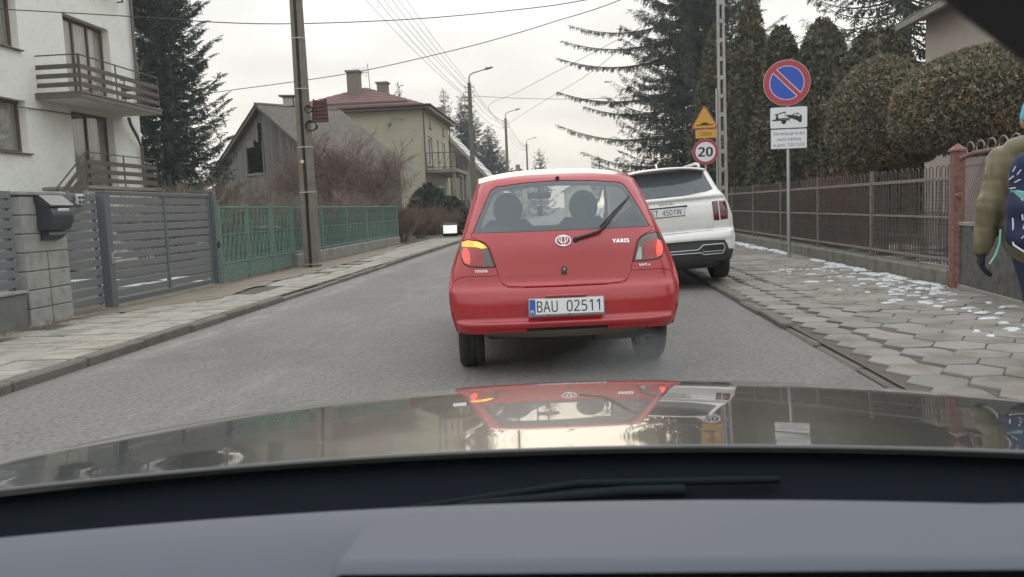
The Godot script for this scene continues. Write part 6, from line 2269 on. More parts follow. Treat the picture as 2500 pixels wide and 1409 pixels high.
func plants() -> void:
	M.bark = mat("bark", lin(0.075, 0.06, 0.05), 1.0, {"tex": T.streak, "scale": Vector3(4, 0.8, 4), "world": false})
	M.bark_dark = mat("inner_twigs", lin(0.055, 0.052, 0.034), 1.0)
	M.needle = mat("needles", lin(1, 1, 1), 0.75, {"vc": true, "back": Color(0.36, 0.38, 0.28)})
	M.twig = mat("bare_twigs", lin(1, 1, 1), 0.95, {"vc": true})
	# big spruce beside the white house
	spruce("spruce_tree", "tall dark spruce beside the white house", "", Vector3(-16.6, -0.03, -33.5), 17.5, 3.0, 101, {"tint": Color(0.050, 0.078, 0.066), "size": 0.60, "dens": 11.0, "gap": 0.40, "whorl": 8, "lift": 0.34, "droop": 0.10, "hang": 0.3, "taper": 0.7})
	# big spruce over the street on the right, with long sparse limbs towards the road
	var ex := []
	for e in [[0.35, 10.55, 0.6, 22.0], [-0.1, 9.8, 0.5, 20.0], [-0.3, 8.9, 0.5, 22.0], [-0.45, 7.2, 0.35, 24.0], [-0.5, 5.5, -0.3, 22.0], [0.8, 4.05, -0.5, 20.0], [1.3, 3.5, -0.4, 18.0], [0.9, 6.4, 0.3, 20.0]]:
		ex.append([e[0] - 7.0, e[1], 1.2, e[2], e[3]])
	spruce("spruce_tree", "huge dark spruce at the right with long limbs reaching over the street", "", Vector3(7.0, -0.03, -45.0), 19.0, 5.6, 202, {"tint": Color(0.055, 0.066, 0.050), "size": 0.60, "dens": 8.5, "gap": 0.42, "whorl": 8, "lift": 0.16, "droop": 0.20, "hang": 0.8, "taper": 0.55, "low": 0.12, "extra": ex})
	spruce("spruce_tree", "spruce at the upper right spreading drooping limbs above the hedge trees", "", Vector3(12.6, -0.03, -32.0), 17.0, 5.2, 303, {"tint": Color(0.052, 0.068, 0.056), "size": 0.6, "dens": 5.0, "gap": 0.55, "whorl": 6, "lift": 0.12, "droop": 0.2, "hang": 0.7, "taper": 0.6, "low": 0.22})
	# columnar thujas in a row behind the right fence
	var tb := Color(0.105, 0.102, 0.066)
	thuja("thuja_tree", "columnar thuja just behind the slim right-hand pole", "columnar thujas behind the right fence", Vector3(6.25, -0.03, -35.0), [[0.2, 1.2], [2.5, 1.2], [4.5, 1.0], [6.2, 0.72], [7.6, 0.45], [8.5, 0.1]], 6500, 0.22, 11, tb, 0.12)
	thuja("thuja_tree", "tallest pointed thuja, right of the slim pole", "columnar thujas behind the right fence", Vector3(6.75, -0.03, -31.0), [[0.2, 1.2], [3.0, 1.1], [5.0, 0.78], [6.8, 0.58], [8.0, 0.30], [8.7, 0.05]], 6500, 0.22, 12, tb, 0.12)
	thuja("thuja_tree", "blunt-topped thuja left above the blue no-parking sign", "columnar thujas behind the right fence", Vector3(7.2, -0.03, -28.5), [[0.2, 1.2], [3.0, 1.05], [4.8, 0.72], [6.4, 0.45], [6.9, 0.15]], 6500, 0.22, 13, tb, 0.12)
	thuja("thuja_tree", "broad thuja rising right of the blue no-parking sign", "columnar thujas behind the right fence", Vector3(8.4, -0.03, -28.0), [[0.2, 1.4], [3.0, 1.3], [5.0, 1.0], [6.3, 0.6], [7.0, 0.15]], 6500, 0.22, 14, tb, 0.12)
	thuja("thuja_tree", "dark thuja filling the gap behind the clipped hedge trees", "columnar thujas behind the right fence", Vector3(8.7, -0.03, -24.0), [[0.2, 1.5], [2.5, 1.5], [4.5, 1.1], [5.8, 0.4]], 6500, 0.22, 15, tb * 0.9, 0.12)
	# clipped, rounded hedge trees on short trunks
	var tc := Color(0.185, 0.168, 0.112)
	thuja("clipped_thuja", "clipped dome-shaped thuja, the farther and smaller of the two", "clipped hedge trees", Vector3(6.45, -0.03, -17.5), [[1.80, 0.45], [1.95, 0.92], [2.5, 1.10], [3.1, 1.03], [3.6, 0.76], [3.95, 0.34], [4.08, 0.04]], 20000, 0.085, 21, tc, 0.10)
	thuja("clipped_thuja", "broad clipped thuja, the nearer and larger of the two, above the gate", "clipped hedge trees", Vector3(7.1, -0.03, -14.0), [[1.85, 0.5], [1.98, 1.35], [2.4, 1.72], [2.9, 1.68], [3.25, 1.35], [3.50, 0.80], [3.64, 0.05]], 36000, 0.085, 22, tc, 0.13)
	# far conifers on the left
	var far := Color(0.055, 0.070, 0.064)
	spruce("spruce_tree", "small far spruce peeping over the red roof", "", Vector3(-14.5, -0.03, -72.0), 12.6, 1.9, 401, {"tint": far, "size": 0.7, "dens": 4.0, "gap": 0.6, "hang": 0.3})
	spruce("spruce_tree", "thin far spruce right of the beige house", "", Vector3(-10.3, -0.03, -70.0), 11.6, 2.2, 402, {"tint": far, "size": 0.7, "dens": 4.5, "gap": 0.6, "hang": 0.3, "lift": 0.3})
	spruce("spruce_tree", "tall dark far conifer behind the nearest street lamp", "", Vector3(-11.2, -0.03, -92.0), 14.2, 4.4, 403, {"tint": far, "size": 0.9, "dens": 5.0, "gap": 0.6, "whorl": 8, "low": 0.03, "hang": 0.3})
	spruce("spruce_tree", "mid-height conifer between the nearest and middle street lamps", "", Vector3(-9.3, -0.03, -98.0), 11.2, 4.0, 404, {"tint": far, "size": 0.9, "dens": 5.0, "gap": 0.6, "whorl": 8, "low": 0.03, "hang": 0.3})
	spruce("spruce_tree", "lowest conifer left of the middle street lamp", "", Vector3(-8.2, -0.03, -104.0), 8.0, 3.2, 405, {"tint": far, "size": 0.9, "dens": 5.0, "gap": 0.55, "whorl": 8, "low": 0.03, "hang": 0.3})
	spruce("spruce_tree", "small lone spruce at the far end of the street", "", Vector3(-4.0, -0.03, -118.0), 9.6, 2.9, 406, {"tint": Color(0.042, 0.055, 0.044), "size": 0.8, "dens": 4.0, "gap": 0.8, "hang": 0.3, "lift": 0.4})
	spruce("spruce_tree", "pale thin spruce left of the big right-hand spruce", "", Vector3(2.6, -0.03, -70.0), 5.4, 1.3, 407, {"tint": far, "size": 0.6, "dens": 4.0, "gap": 0.5, "hang": 0.5})
	# bare shrubs behind the green fence
	var cl := [twig_cluster(1, 3, 3), twig_cluster(2, 3, 3), twig_cluster(3, 3, 3)]
	var pinkish := Color(0.225, 0.165, 0.145)
	var straw := Color(0.21, 0.175, 0.14)
	bare_shrub("bare_bush", "big bare reddish bush in front of the barn and beige house", "", Vector3(-8.9, -0.03, -32.2), 5.0, 3.9, 2.4, 34, 900, 31, pinkish, cl, 1.4)
	bare_shrub("bare_bush", "low dense bare bush right of the utility pole", "bare bushes behind the green fence", Vector3(-8.0, -0.03, -27.0), 2.6, 1.6, 1.6, 18, 300, 32, pinkish, cl)
	bare_shrub("bare_bush", "rounded bare bush at the end of the green fence", "bare bushes behind the green fence", Vector3(-7.6, -0.03, -30.5), 2.4, 2.0, 2.0, 18, 320, 33, pinkish, cl)
	var words := ["leftmost straw-coloured bare bush, behind the grey gate end", "straw-coloured bare bush under the barn hatch", "straw-coloured bare bush left of the utility pole", "straw-coloured bare bush hidden partly by the utility pole", "thin bare bush below the big spruce, nearest the white house", "thin bare bush in front of the barn's left side"]
	var spots := [[-9.4, -18.4, 2.2], [-8.8, -21.5, 1.9], [-8.0, -19.6, 1.8], [-7.9, -21.5, 1.9], [-12.4, -25.5, 2.6], [-10.8, -26.5, 2.6]]
	for i in spots.size():
		bare_shrub("bare_bush", words[i], "bare bushes behind the green fence", Vector3(spots[i][0], -0.03, spots[i][1]), spots[i][2] * 1.12, 1.75, 1.5, 20, 330, 40 + i, straw, cl)
	# brown hedge along the left pavement further on
	for i in 5:
		bare_shrub("beech_hedge", "brown leafless hedge section %s along the left pavement" % ["nearest the green fence", "second from the green fence", "third from the green fence", "fourth from the green fence", "farthest from the green fence"][i], "brown hedge sections", Vector3(-6.7, -0.03, -32.4 - i * 4.2), 1.62, 0.75, 2.5, 34, 520, 60 + i, Color(0.18, 0.115, 0.085), cl, 0.8)
	thuja("evergreen_shrub", "dark green evergreen shrub in front of the beige house corner", "", Vector3(-7.7, -0.03, -45.0), [[0.05, 0.9], [0.9, 1.25], [1.9, 1.0], [2.5, 0.5], [2.8, 0.1]], 1500, 0.34, 71, Color(0.032, 0.050, 0.030), 0.05)
	thuja("evergreen_shrub", "smaller evergreen shrub right of the beige house corner", "", Vector3(-7.0, -0.03, -48.0), [[0.05, 0.8], [0.9, 1.1], [1.6, 0.8], [2.1, 0.2]], 1200, 0.34, 72, Color(0.036, 0.050, 0.030), 0.05)
	bare_shrub("bare_bush", "pale thin bare bush below the beige house balcony", "", Vector3(-6.6, -0.03, -50.5), 2.6, 1.2, 1.2, 14, 120, 73, Color(0.22, 0.19, 0.16), cl)
	bare_shrub("bare_bush", "rounded orange-brown bush behind the right fence, by the sign post", "", Vector3(5.9, -0.03, -18.6), 1.95, 1.0, 1.0, 26, 420, 74, Color(0.24, 0.145, 0.085), cl, 0.8)
	# dry grass along the left fence foot and in the yards
	rng.seed = 9
	var g := MB.new()
	var blade := tpl([[Vector3(-0.004, 0, 0), Vector3(0.004, 0, 0), Vector3(0.02, 1, 0.03)], [Vector3(0.05, 0, 0.03), Vector3(0.058, 0, 0.03), Vector3(-0.03, 0.8, 0.1)], [Vector3(-0.06, 0, 0.02), Vector3(-0.052, 0, 0.02), Vector3(-0.1, 0.7, -0.05)]])
	for i in 5200:
		var z := -5.0 - 26.0 * rng.randf()
		var x := -6.28 + absf(rng.randfn(0, 0.10)) if rng.randf() < 0.55 else -7.0 - 6.0 * rng.randf()
		var yy := 0.084 if x > -6.9 else -0.03
		var s := rng.randf_range(0.02, 0.06) if x > -6.9 else rng.randf_range(0.06, 0.22)
		var k := rng.randf_range(0.7, 1.3)
		g.stamp(blade[0], blade[1], Transform3D(Basis(Vector3.UP, rng.randf() * TAU) * Basis(Vector3.RIGHT, rng.randf_range(-0.9, 0.9)) * Basis.from_scale(Vector3(0.7, s, 0.7)), Vector3(x, yy, z)), Color(0.26 * k, 0.20 * k, 0.11 * k))
	for i in 3800:
		var z := -6.0 - 20.0 * rng.randf()
		var x := 4.95 + 3.5 * rng.randf()
		var k := rng.randf_range(0.6, 1.3)
		g.stamp(blade[0], blade[1], Transform3D(Basis(Vector3.UP, rng.randf() * TAU) * Basis(Vector3.RIGHT, rng.randf_range(-0.8, 0.8)) * Basis.from_scale(Vector3(0.8, rng.randf_range(0.05, 0.16), 0.8)), Vector3(x, -0.03, z)), Color(0.13 * k, 0.12 * k, 0.06 * k))
	struct("dry_grass", g, M.twig, "stuff")

# ---------------------------------------------------------------- right side of the street
func disc(r: float, k := 48) -> PackedVector2Array:
	var p := PackedVector2Array()
	for i in k:
		p.append(Vector2(cos(TAU * i / k), sin(TAU * i / k)) * r)
	return p

func plate_part(poly: PackedVector2Array, z: float, m: Material, parent: Node, called: String, depth := 0.003) -> MeshInstance3D:
	var b := MB.new()
	b.prism(ccw(poly), depth, Transform3D(Basis.IDENTITY, Vector3(0, 0, z)))
	return part(b, called, m, parent)

func ring(r0: float, r1: float, z: float, m: Material, parent: Node, called: String) -> void:
	var b := MB.new()
	var k := 56
	for i in k:
		var a0 := TAU * i / k
		var a1 := TAU * (i + 1) / k
		var p := [Vector3(cos(a0) * r0, sin(a0) * r0, z), Vector3(cos(a0) * r1, sin(a0) * r1, z), Vector3(cos(a1) * r1, sin(a1) * r1, z), Vector3(cos(a1) * r0, sin(a1) * r0, z)]
		var d := Vector3(0, 0, 0.003)
		b.quad(p[0] + d, p[1] + d, p[2] + d, p[3] + d, Vector3.BACK)
		b.quad(p[1], p[2], p[2] + d, p[1] + d, p[1])
		b.quad(p[0], p[3], p[3] + d, p[0] + d, -p[0])
	part(b, called, m, parent)

func rrect(w: float, h: float, r: float) -> PackedVector2Array:
	var p := PackedVector2Array()
	for q in [[1, 1, 0.0], [-1, 1, 0.25], [-1, -1, 0.5], [1, -1, 0.75]]:
		for i in 5:
			var a: float = TAU * (q[2] + i / 16.0)
			p.append(Vector2(q[0] * (w / 2 - r) + cos(a) * r, q[1] * (h / 2 - r) + sin(a) * r))
	return p

func moved(p: PackedVector2Array, d: Vector2) -> PackedVector2Array:
	var r := PackedVector2Array()
	for q in p:
		r.append(q + d)
	return r

func signs() -> void:
	M.sign_red = mat("sign_red", lin(0.36, 0.035, 0.05), 0.45, {"tex": T.plaster, "scale": 2.0})
	M.sign_blue = mat("sign_blue", lin(0.010, 0.062, 0.40), 0.4, {"tex": T.plaster, "scale": 2.0})
	M.sign_white = mat("sign_white", lin(0.66, 0.67, 0.70), 0.45, {"tex": T.plaster, "scale": 2.0})
	M.sign_yellow = mat("sign_yellow", lin(0.56, 0.29, 0.022), 0.45, {"tex": T.plaster, "scale": 2.0})
	M.sign_black = mat("sign_black", lin(0.012, 0.012, 0.014), 0.5)
	M.sign_back = mat("sign_back", lin(0.25, 0.25, 0.26), 0.5)
	# no parking, tow-away, hours
	var t := thing("no_parking_sign", "round blue and red no-parking sign on a grey post with two white plates", "road sign", Vector3(4.21, 0.08, -16.2), 0.0)
	var p := MB.new()
	p.tube(pv3([[0, 0, 0], [0, 1.7, 0], [0, 3.35, 0]]), 0.036, 0.036, 12)
	part(p, "post", M.steel, t)
	var o := Node3D.new()
	o.name = "sign_face"
	t.add_child(o)
	o.position = Vector3(-0.03, 3.325, 0.05)
	o.rotation = Vector3(0, -0.12, -0.02)
	plate_part(disc(0.43), -0.012, M.sign_back, o, "backing", 0.012)
	plate_part(disc(0.425), 0.001, M.sign_white, o, "white_ground")
	ring(0.318, 0.420, 0.004, M.sign_red, o, "red_rim")
	var blue := disc(0.305)
	var c := cos(-PI / 4)
	var s := sin(-PI / 4)
	var band := func(w: float, l: float) -> PackedVector2Array:
		var r := PackedVector2Array()
		for q in [[-l, -w], [l, -w], [l, w], [-l, w]]:
			r.append(Vector2(q[0] * c - q[1] * s, q[0] * s + q[1] * c))
		return r
	for q in Geometry2D.clip_polygons(blue, ccw(band.call(0.052, 1.0))):
		plate_part(q, 0.004, M.sign_blue, o, "blue_field")
	plate_part(band.call(0.037, 0.32), 0.0045, M.sign_red, o, "red_bar")
	var tow := Node3D.new()
	tow.name = "tow_away_plate"
	t.add_child(tow)
	tow.position = Vector3(0.0, 2.675, 0.05)
	tow.rotation = Vector3(0, -0.12, -0.01)
	plate_part(rrect(0.68, 0.40, 0.03), -0.01, M.sign_back, tow, "backing", 0.011)
	plate_part(rrect(0.665, 0.385, 0.025), 0.002, M.sign_white, tow, "white_ground")
	# lorry crane lifting a car
	for q in [[[-0.30, -0.055], [0.02, -0.055], [0.02, -0.03], [-0.30, -0.03]], [[-0.24, -0.03], [-0.185, -0.03], [-0.20, 0.06], [-0.225, 0.06]], [[-0.26, 0.045], [-0.06, 0.098], [-0.06, 0.118], [-0.26, 0.065]], [[-0.075, 0.11], [-0.062, 0.11], [-0.055, 0.02], [-0.066, 0.02]], [[-0.24, -0.03], [0.05, -0.02], [0.05, 0.0], [-0.24, -0.012]]]:
		plate_part(pv2(q), 0.005, M.sign_black, tow, "pictogram")
	plate_part(moved(disc(0.046, 20), Vector2(-0.09, -0.075)), 0.0055, M.sign_black, tow, "pictogram")
	plate_part(pv2([[-0.045, 0.055], [-0.03, 0.02], [0.16, -0.065], [0.205, -0.105], [0.235, -0.085], [0.24, 0.02], [0.20, 0.055], [0.165, 0.085], [0.10, 0.075], [0.06, 0.045]]), 0.005, M.sign_black, tow, "pictogram")
	plate_part(pv2([[0.085, 0.045], [0.115, 0.062], [0.155, 0.07], [0.135, 0.03]]), 0.0065, M.sign_white, tow, "car_window", 0.002)
	plate_part(pv2([[0.15, 0.026], [0.172, 0.066], [0.195, 0.045], [0.205, 0.012]]), 0.0065, M.sign_white, tow, "car_window", 0.002)
	var hr := Node3D.new()
	hr.name = "hours_plate"
	t.add_child(hr)
	hr.position = Vector3(0.0, 2.275, 0.05)
	hr.rotation = Vector3(0, -0.12, -0.01)
	plate_part(rrect(0.66, 0.37, 0.02), -0.01, M.sign_back, hr, "backing", 0.011)
	plate_part(rrect(0.65, 0.36, 0.02), 0.002, M.sign_white, hr, "white_ground")
	M.sign_grey = mat("sign_lettering", lin(0.055, 0.06, 0.065), 0.5)
	letters("Obowiązuje w dni", 0.57, 0.082, M.sign_grey, hr, Transform3D(Basis.IDENTITY, Vector3(0, 0.095, 0.005)), "lettering", 0.002)
	letters("nauki szkolnej", 0.43, 0.082, M.sign_grey, hr, Transform3D(Basis.IDENTITY, Vector3(0, -0.012, 0.005)), "lettering", 0.002)
	letters("w godz. 7:00-15:00", 0.57, 0.078, M.sign_grey, hr, Transform3D(Basis.IDENTITY, Vector3(0, -0.118, 0.005)), "lettering", 0.002)

	# hump warning, distance plate, 20 limit
	var u := thing("speed_limit_sign", "sign post with yellow hump triangle above a round 20 limit", "road sign", Vector3(3.60, 0.05, -22.0), 0.0)
	var q2 := MB.new()
	q2.tube(pv3([[0, 0, 0], [0, 1.7, 0], [0, 3.5, 0]]), 0.03, 0.03, 10)
	part(q2, "post", M.steel, u)
	var tri := Node3D.new()
	tri.name = "hump_triangle"
	u.add_child(tri)
	tri.position = Vector3(-0.02, 3.30, 0.05)
	tri.rotation = Vector3(0, -0.08, 0.0)
	var tp := pv2([[-0.36, -0.24], [0.36, -0.24], [0.0, 0.38]])
	plate_part(Geometry2D.offset_polygon(shrink(ccw(tp), 0.03), 0.03, Geometry2D.JOIN_ROUND)[0], -0.01, M.sign_back, tri, "backing", 0.011)
	var rim2 := Geometry2D.offset_polygon(shrink(ccw(tp), 0.036), 0.03, Geometry2D.JOIN_ROUND)
	plate_part(rim2[0], 0.002, M.sign_red, tri, "red_rim")
	plate_part(Geometry2D.offset_polygon(shrink(ccw(tp), 0.055), 0.03, Geometry2D.JOIN_ROUND)[0], 0.0035, M.sign_yellow, tri, "yellow_field")
	plate_part(pv2([[-0.22, -0.155], [0.22, -0.155], [0.22, -0.135], [-0.22, -0.135]]), 0.006, M.sign_black, tri, "pictogram")
	plate_part(pv2([[-0.15, -0.137], [-0.10, -0.115], [-0.05, -0.085], [0, -0.075], [0.05, -0.085], [0.10, -0.115], [0.15, -0.137]]), 0.0062, M.sign_black, tri, "pictogram")
	var dpl := Node3D.new()
	dpl.name = "distance_plate"
	u.add_child(dpl)
	dpl.position = Vector3(0.01, 2.93, 0.05)
	dpl.rotation = Vector3(0, -0.08, 0.0)
	plate_part(rrect(0.54, 0.23, 0.02), -0.01, M.sign_back, dpl, "backing", 0.011)
	plate_part(rrect(0.53, 0.22, 0.02), 0.002, M.sign_yellow, dpl, "yellow_field")
	letters("20m", 0.27, 0.10, M.sign_black, dpl, Transform3D(Basis.IDENTITY, Vector3(0, 0.0, 0.005)), "lettering", 0.002)
	var lim := Node3D.new()
	lim.name = "limit_disc"
	u.add_child(lim)
	lim.position = Vector3(-0.01, 2.465, 0.05)
	lim.rotation = Vector3(0, -0.08, -0.02)
	plate_part(disc(0.335), -0.01, M.sign_back, lim, "backing", 0.011)
	plate_part(disc(0.33), 0.002, M.sign_white, lim, "white_ground")
	ring(0.255, 0.328, 0.005, M.sign_red, lim, "red_rim")
	letters("20", 0.38, 0.25, M.sign_black, lim, Transform3D(Basis.IDENTITY, Vector3(0, 0.0, 0.005)), "lettering", 0.002, true)

	# slim pale concrete pole with slots
	var rp := thing("slotted_pole", "slim pale concrete pole with slots behind the 20 sign", "utility pole", Vector3(4.22, 0.05, -23.0), 0.0)
	M.pale_pole = mat("pale_pole_concrete", lin(0.40, 0.385, 0.365), 0.9, {"tex": T.grain, "scale": Vector3(0.8, 0.3, 0.8), "detail": T.blotch, "detail_scale": 0.5})
	var st := MB.new()
	var hh := 7.9
	for i in 16:
		var y0 := hh * i / 16.0
		var y1 := hh * (i + 1) / 16.0
		for sg in [-1.0, 1.0]:
			var k := lerpf(1.0, 0.72, (i + 0.5) / 16.0)
			st.box(Vector3(sg * 0.088 * k, (y0 + y1) / 2, 0), Vector3(0.075 * k, y1 - y0, 0.13 * k))
		if i % 1 == 0:
			st.box(Vector3(0, y0 + 0.05, 0), Vector3(0.11, 0.11, 0.10))
	part(st, "shaft", M.pale_pole, rp)
	var cl := MB.new()
	cl.tube(pv3([[-0.16, 0.0, 0.03], [-0.155, 2.0, 0.03], [-0.14, 4.2, 0.03]]), 0.03, 0.03, 8)
	part(cl, "conduit", M.steel, rp)
	var tp2 := MB.new()
	tp2.box(Vector3(0, 7.5, 0), Vector3(0.9, 0.07, 0.07), Basis.IDENTITY, 0.01)
	var lp := PackedVector3Array()
	for k in 17:
		var a := TAU * k / 16
		lp.append(Vector3(0.22 + 0.10 * cos(a), 6.45 + 0.16 * sin(a), 0.06))
	tp2.tube(lp, 0.008, 0.008, 5, false)
	part(tp2, "crossarm", M.wire, rp)

func right_fence() -> void:
	M.iron = mat("brown_iron", lin(0.095, 0.080, 0.072), 0.75, {"tex": T.rust, "scale": 1.5})
	M.iron_rail = mat("brown_rail", lin(0.19, 0.16, 0.145), 0.7, {"tex": T.rust, "scale": 1.2})
	M.rust_red = mat("red_oxide_post", lin(0.20, 0.095, 0.080), 0.8, {"tex": T.rust, "scale": 1.1})
	M.sheet = mat("dark_sheet_metal", lin(0.085, 0.085, 0.08), 0.7, {"tex": T.rust, "scale": 0.7, "detail": T.blotch, "detail_scale": 0.8})
	var t := thing("iron_fence", "brown iron picket fence with looped tops on a mossy wall, right side", "fence", Vector3(4.68, 0.06, -23.0))
	var z0 := 12.62
	var z1 := -15.0
	var y := 0.06
	var w := MB.new()
	w.box(Vector3(0.03, 0.10, (z0 + z1) / 2), Vector3(0.24, 0.26, z0 - z1), Basis.IDENTITY, 0.03)
	part(w, "low_wall", M.mossy, t)
	for r in [[1.34, 0.045], [0.86, 0.03], [0.335, 0.04]]:
		var b := MB.new()
		b.bar(Vector3(0, r[0], z0), Vector3(0, r[0], z1), 0.035, r[1], Vector3.UP, 0.004)
		part(b, "rail", M.iron_rail, t)
	var zz := z0 - 2.75
	while zz > z1:
		post(t, "post", M.iron_rail, -0.005, zz, 0.2, 1.52, 0.05)
		zz -= 2.75
	# looped double pickets and short ones between them
	var hp := MB.new()
	var pts := PackedVector3Array([Vector3(0, 0.26, -0.05), Vector3(0, 0.9, -0.05), Vector3(0, 1.40, -0.05)])
	for k in 7:
		var a := PI * k / 6
		pts.append(Vector3(0, 1.46 + 0.05 * sin(a), -0.05 * cos(a)))
	pts.append_array(PackedVector3Array([Vector3(0, 1.40, 0.05), Vector3(0, 0.9, 0.05), Vector3(0, 0.26, 0.05)]))
	hp.tube(pts, 0.0075, 0.0075, 4, false)
	var hm := hp.mesh()
	var sp := MB.new()
	sp.tube(pv3([[0, 0.26, 0], [0, 0.55, 0], [0, 0.88, 0], [0.004, 0.93, 0.012]]), 0.0065, 0.0065, 4, false)
	var sm := sp.mesh()
	var n := int((z0 - z1) / 0.19)
	for i in n:
		var z := z0 - 0.12 - i * 0.19
		piece(hm, "picket", M.iron, t, Transform3D(Basis.from_euler(Vector3(rng.randf_range(-0.015, 0.015), 0, rng.randf_range(-0.01, 0.01))), Vector3(0, 0, z)))
	for i in n:
		var z := z0 - 0.12 - i * 0.19
		for k in [0.0, 0.095]:
			if i * 2 < 296:
				piece(sm, "short_picket", M.iron, t, xf(0.004, 0.0, z + k - 0.0))
	# rusty wire netting on the inside
	var net := MB.new()
	var k2 := int((z0 - z1) / 0.045)
	for i in k2:
		var z := lerpf(z0, z1, (i + 0.5) / k2)
		net.bar(Vector3(0.03, 0.30, z), Vector3(0.03, 1.32, z + 0.02 * sin(i * 2.1)), 0.0045, 0.0045)
	for i in 20:
		net.bar(Vector3(0.034, 0.32 + i * 0.05, z0), Vector3(0.034, 0.32 + i * 0.05, z1), 0.004, 0.004)
	var no := part(net, "netting", M.iron, t)
	no.set_meta("kind", "stuff")

	var gp := thing("gate_post", "square rust-red steel gate post at the end of the iron fence", "post", Vector3(4.66, 0.06, -10.28))
	var pm := MB.new()
	pm.box(Vector3(0, 0.83, 0), Vector3(0.13, 1.66, 0.13), Basis.IDENTITY, 0.008)
	part(pm, "shaft", M.rust_red, gp)
	var pc := MB.new()
	pc.lathe(pv2([[0.115, 1.655], [0.115, 1.675], [0.005, 1.75]]), 4, Transform3D(Basis(Vector3.UP, PI / 4), Vector3.ZERO))
	part(pc, "cap", M.rust_red, gp)
	var g := thing("mesh_gate", "rusty tube gate with wire mesh above a dark sheet panel", "gate", Vector3(4.60, 0.06, -10.12), -0.10)
	var fm := MB.new()
	var L := 3.0
	fm.tube(pv3([[0, 1.56, 0.06], [0, 1.60, 0.5], [0, 1.62, L]]), 0.028, 0.028, 8)
	fm.tube(pv3([[0, 0.06, 0.06], [0, 1.60, 0.06]]), 0.025, 0.025, 8)
	fm.tube(pv3([[0, 0.06, L], [0, 1.62, L]]), 0.025, 0.025, 8)
	part(fm, "tube_frame", M.rust_red, g)
	var md := MB.new()
	md.bar(Vector3(0, 0.80, 0.06), Vector3(0, 0.80, L), 0.04, 0.045, Vector3.UP, 0.006)
	md.bar(Vector3(0, 0.05, 0.06), Vector3(0, 0.05, L), 0.04, 0.06, Vector3.UP, 0.006)
	part(md, "cross_rail", M.concrete, g)
	var shp := MB.new()
	shp.box(Vector3(0.005, 0.43, L / 2 + 0.04), Vector3(0.006, 0.70, L - 0.08))
	part(shp, "sheet_panel", M.sheet, g)
	var mesh := MB.new()
	for i in 44:
		for d in [-1.0, 1.0]:
			var za := 0.06 + i * 0.07
			var zb: float = za + d * 0.74
			var a := Vector3(0, 0.83, za)
			var b := Vector3(0, 1.57, zb)
			if zb < 0.06:
				b = a.lerp(b, (0.06 - za) / (zb - za))
			if zb > L:
				b = a.lerp(b, (L - za) / (zb - za))
			mesh.tube(PackedVector3Array([a, b]), 0.0025, 0.0025, 3, false)
	mesh.tube(pv3([[0, 1.46, 0.06], [0.0, 1.46, L]]), 0.005, 0.005, 4)
	part(mesh, "wire_mesh", M.iron, g)
	var lt := MB.new()
	lt.tube(pv3([[-0.05, 1.13, 0.02], [-0.05, 1.13, 0.17]]), 0.014, 0.014, 8)
	lt.box(Vector3(-0.02, 1.13, 0.09), Vector3(0.05, 0.06, 0.05), Basis.IDENTITY, 0.006)
	part(lt, "latch", M.rust_red, g)
	for j in 5:
		var sc := MB.new()
		var p := PackedVector3Array()
		for k in 13:
			var a := TAU * k / 12.0
			p.append(Vector3(0, 1.66 + 0.07 * sin(a), 0.35 + j * 0.30 + 0.11 * cos(a)))
		sc.tube(p, 0.010, 0.010, 5, false)
		part(sc, "scroll_top", M.iron_rail, g)

# ---------------------------------------------------------------- person: surface nets over smooth-joined tapered capsules
func capsule_d(p: Vector3, a: Vector3, b: Vector3, ra: float, rb: float) -> float:
	var ab := b - a
	var k := clampf((p - a).dot(ab) / maxf(ab.length_squared(), 1e-9), 0.0, 1.0)
	return (p - a - ab * k).length() - lerpf(ra, rb, k)

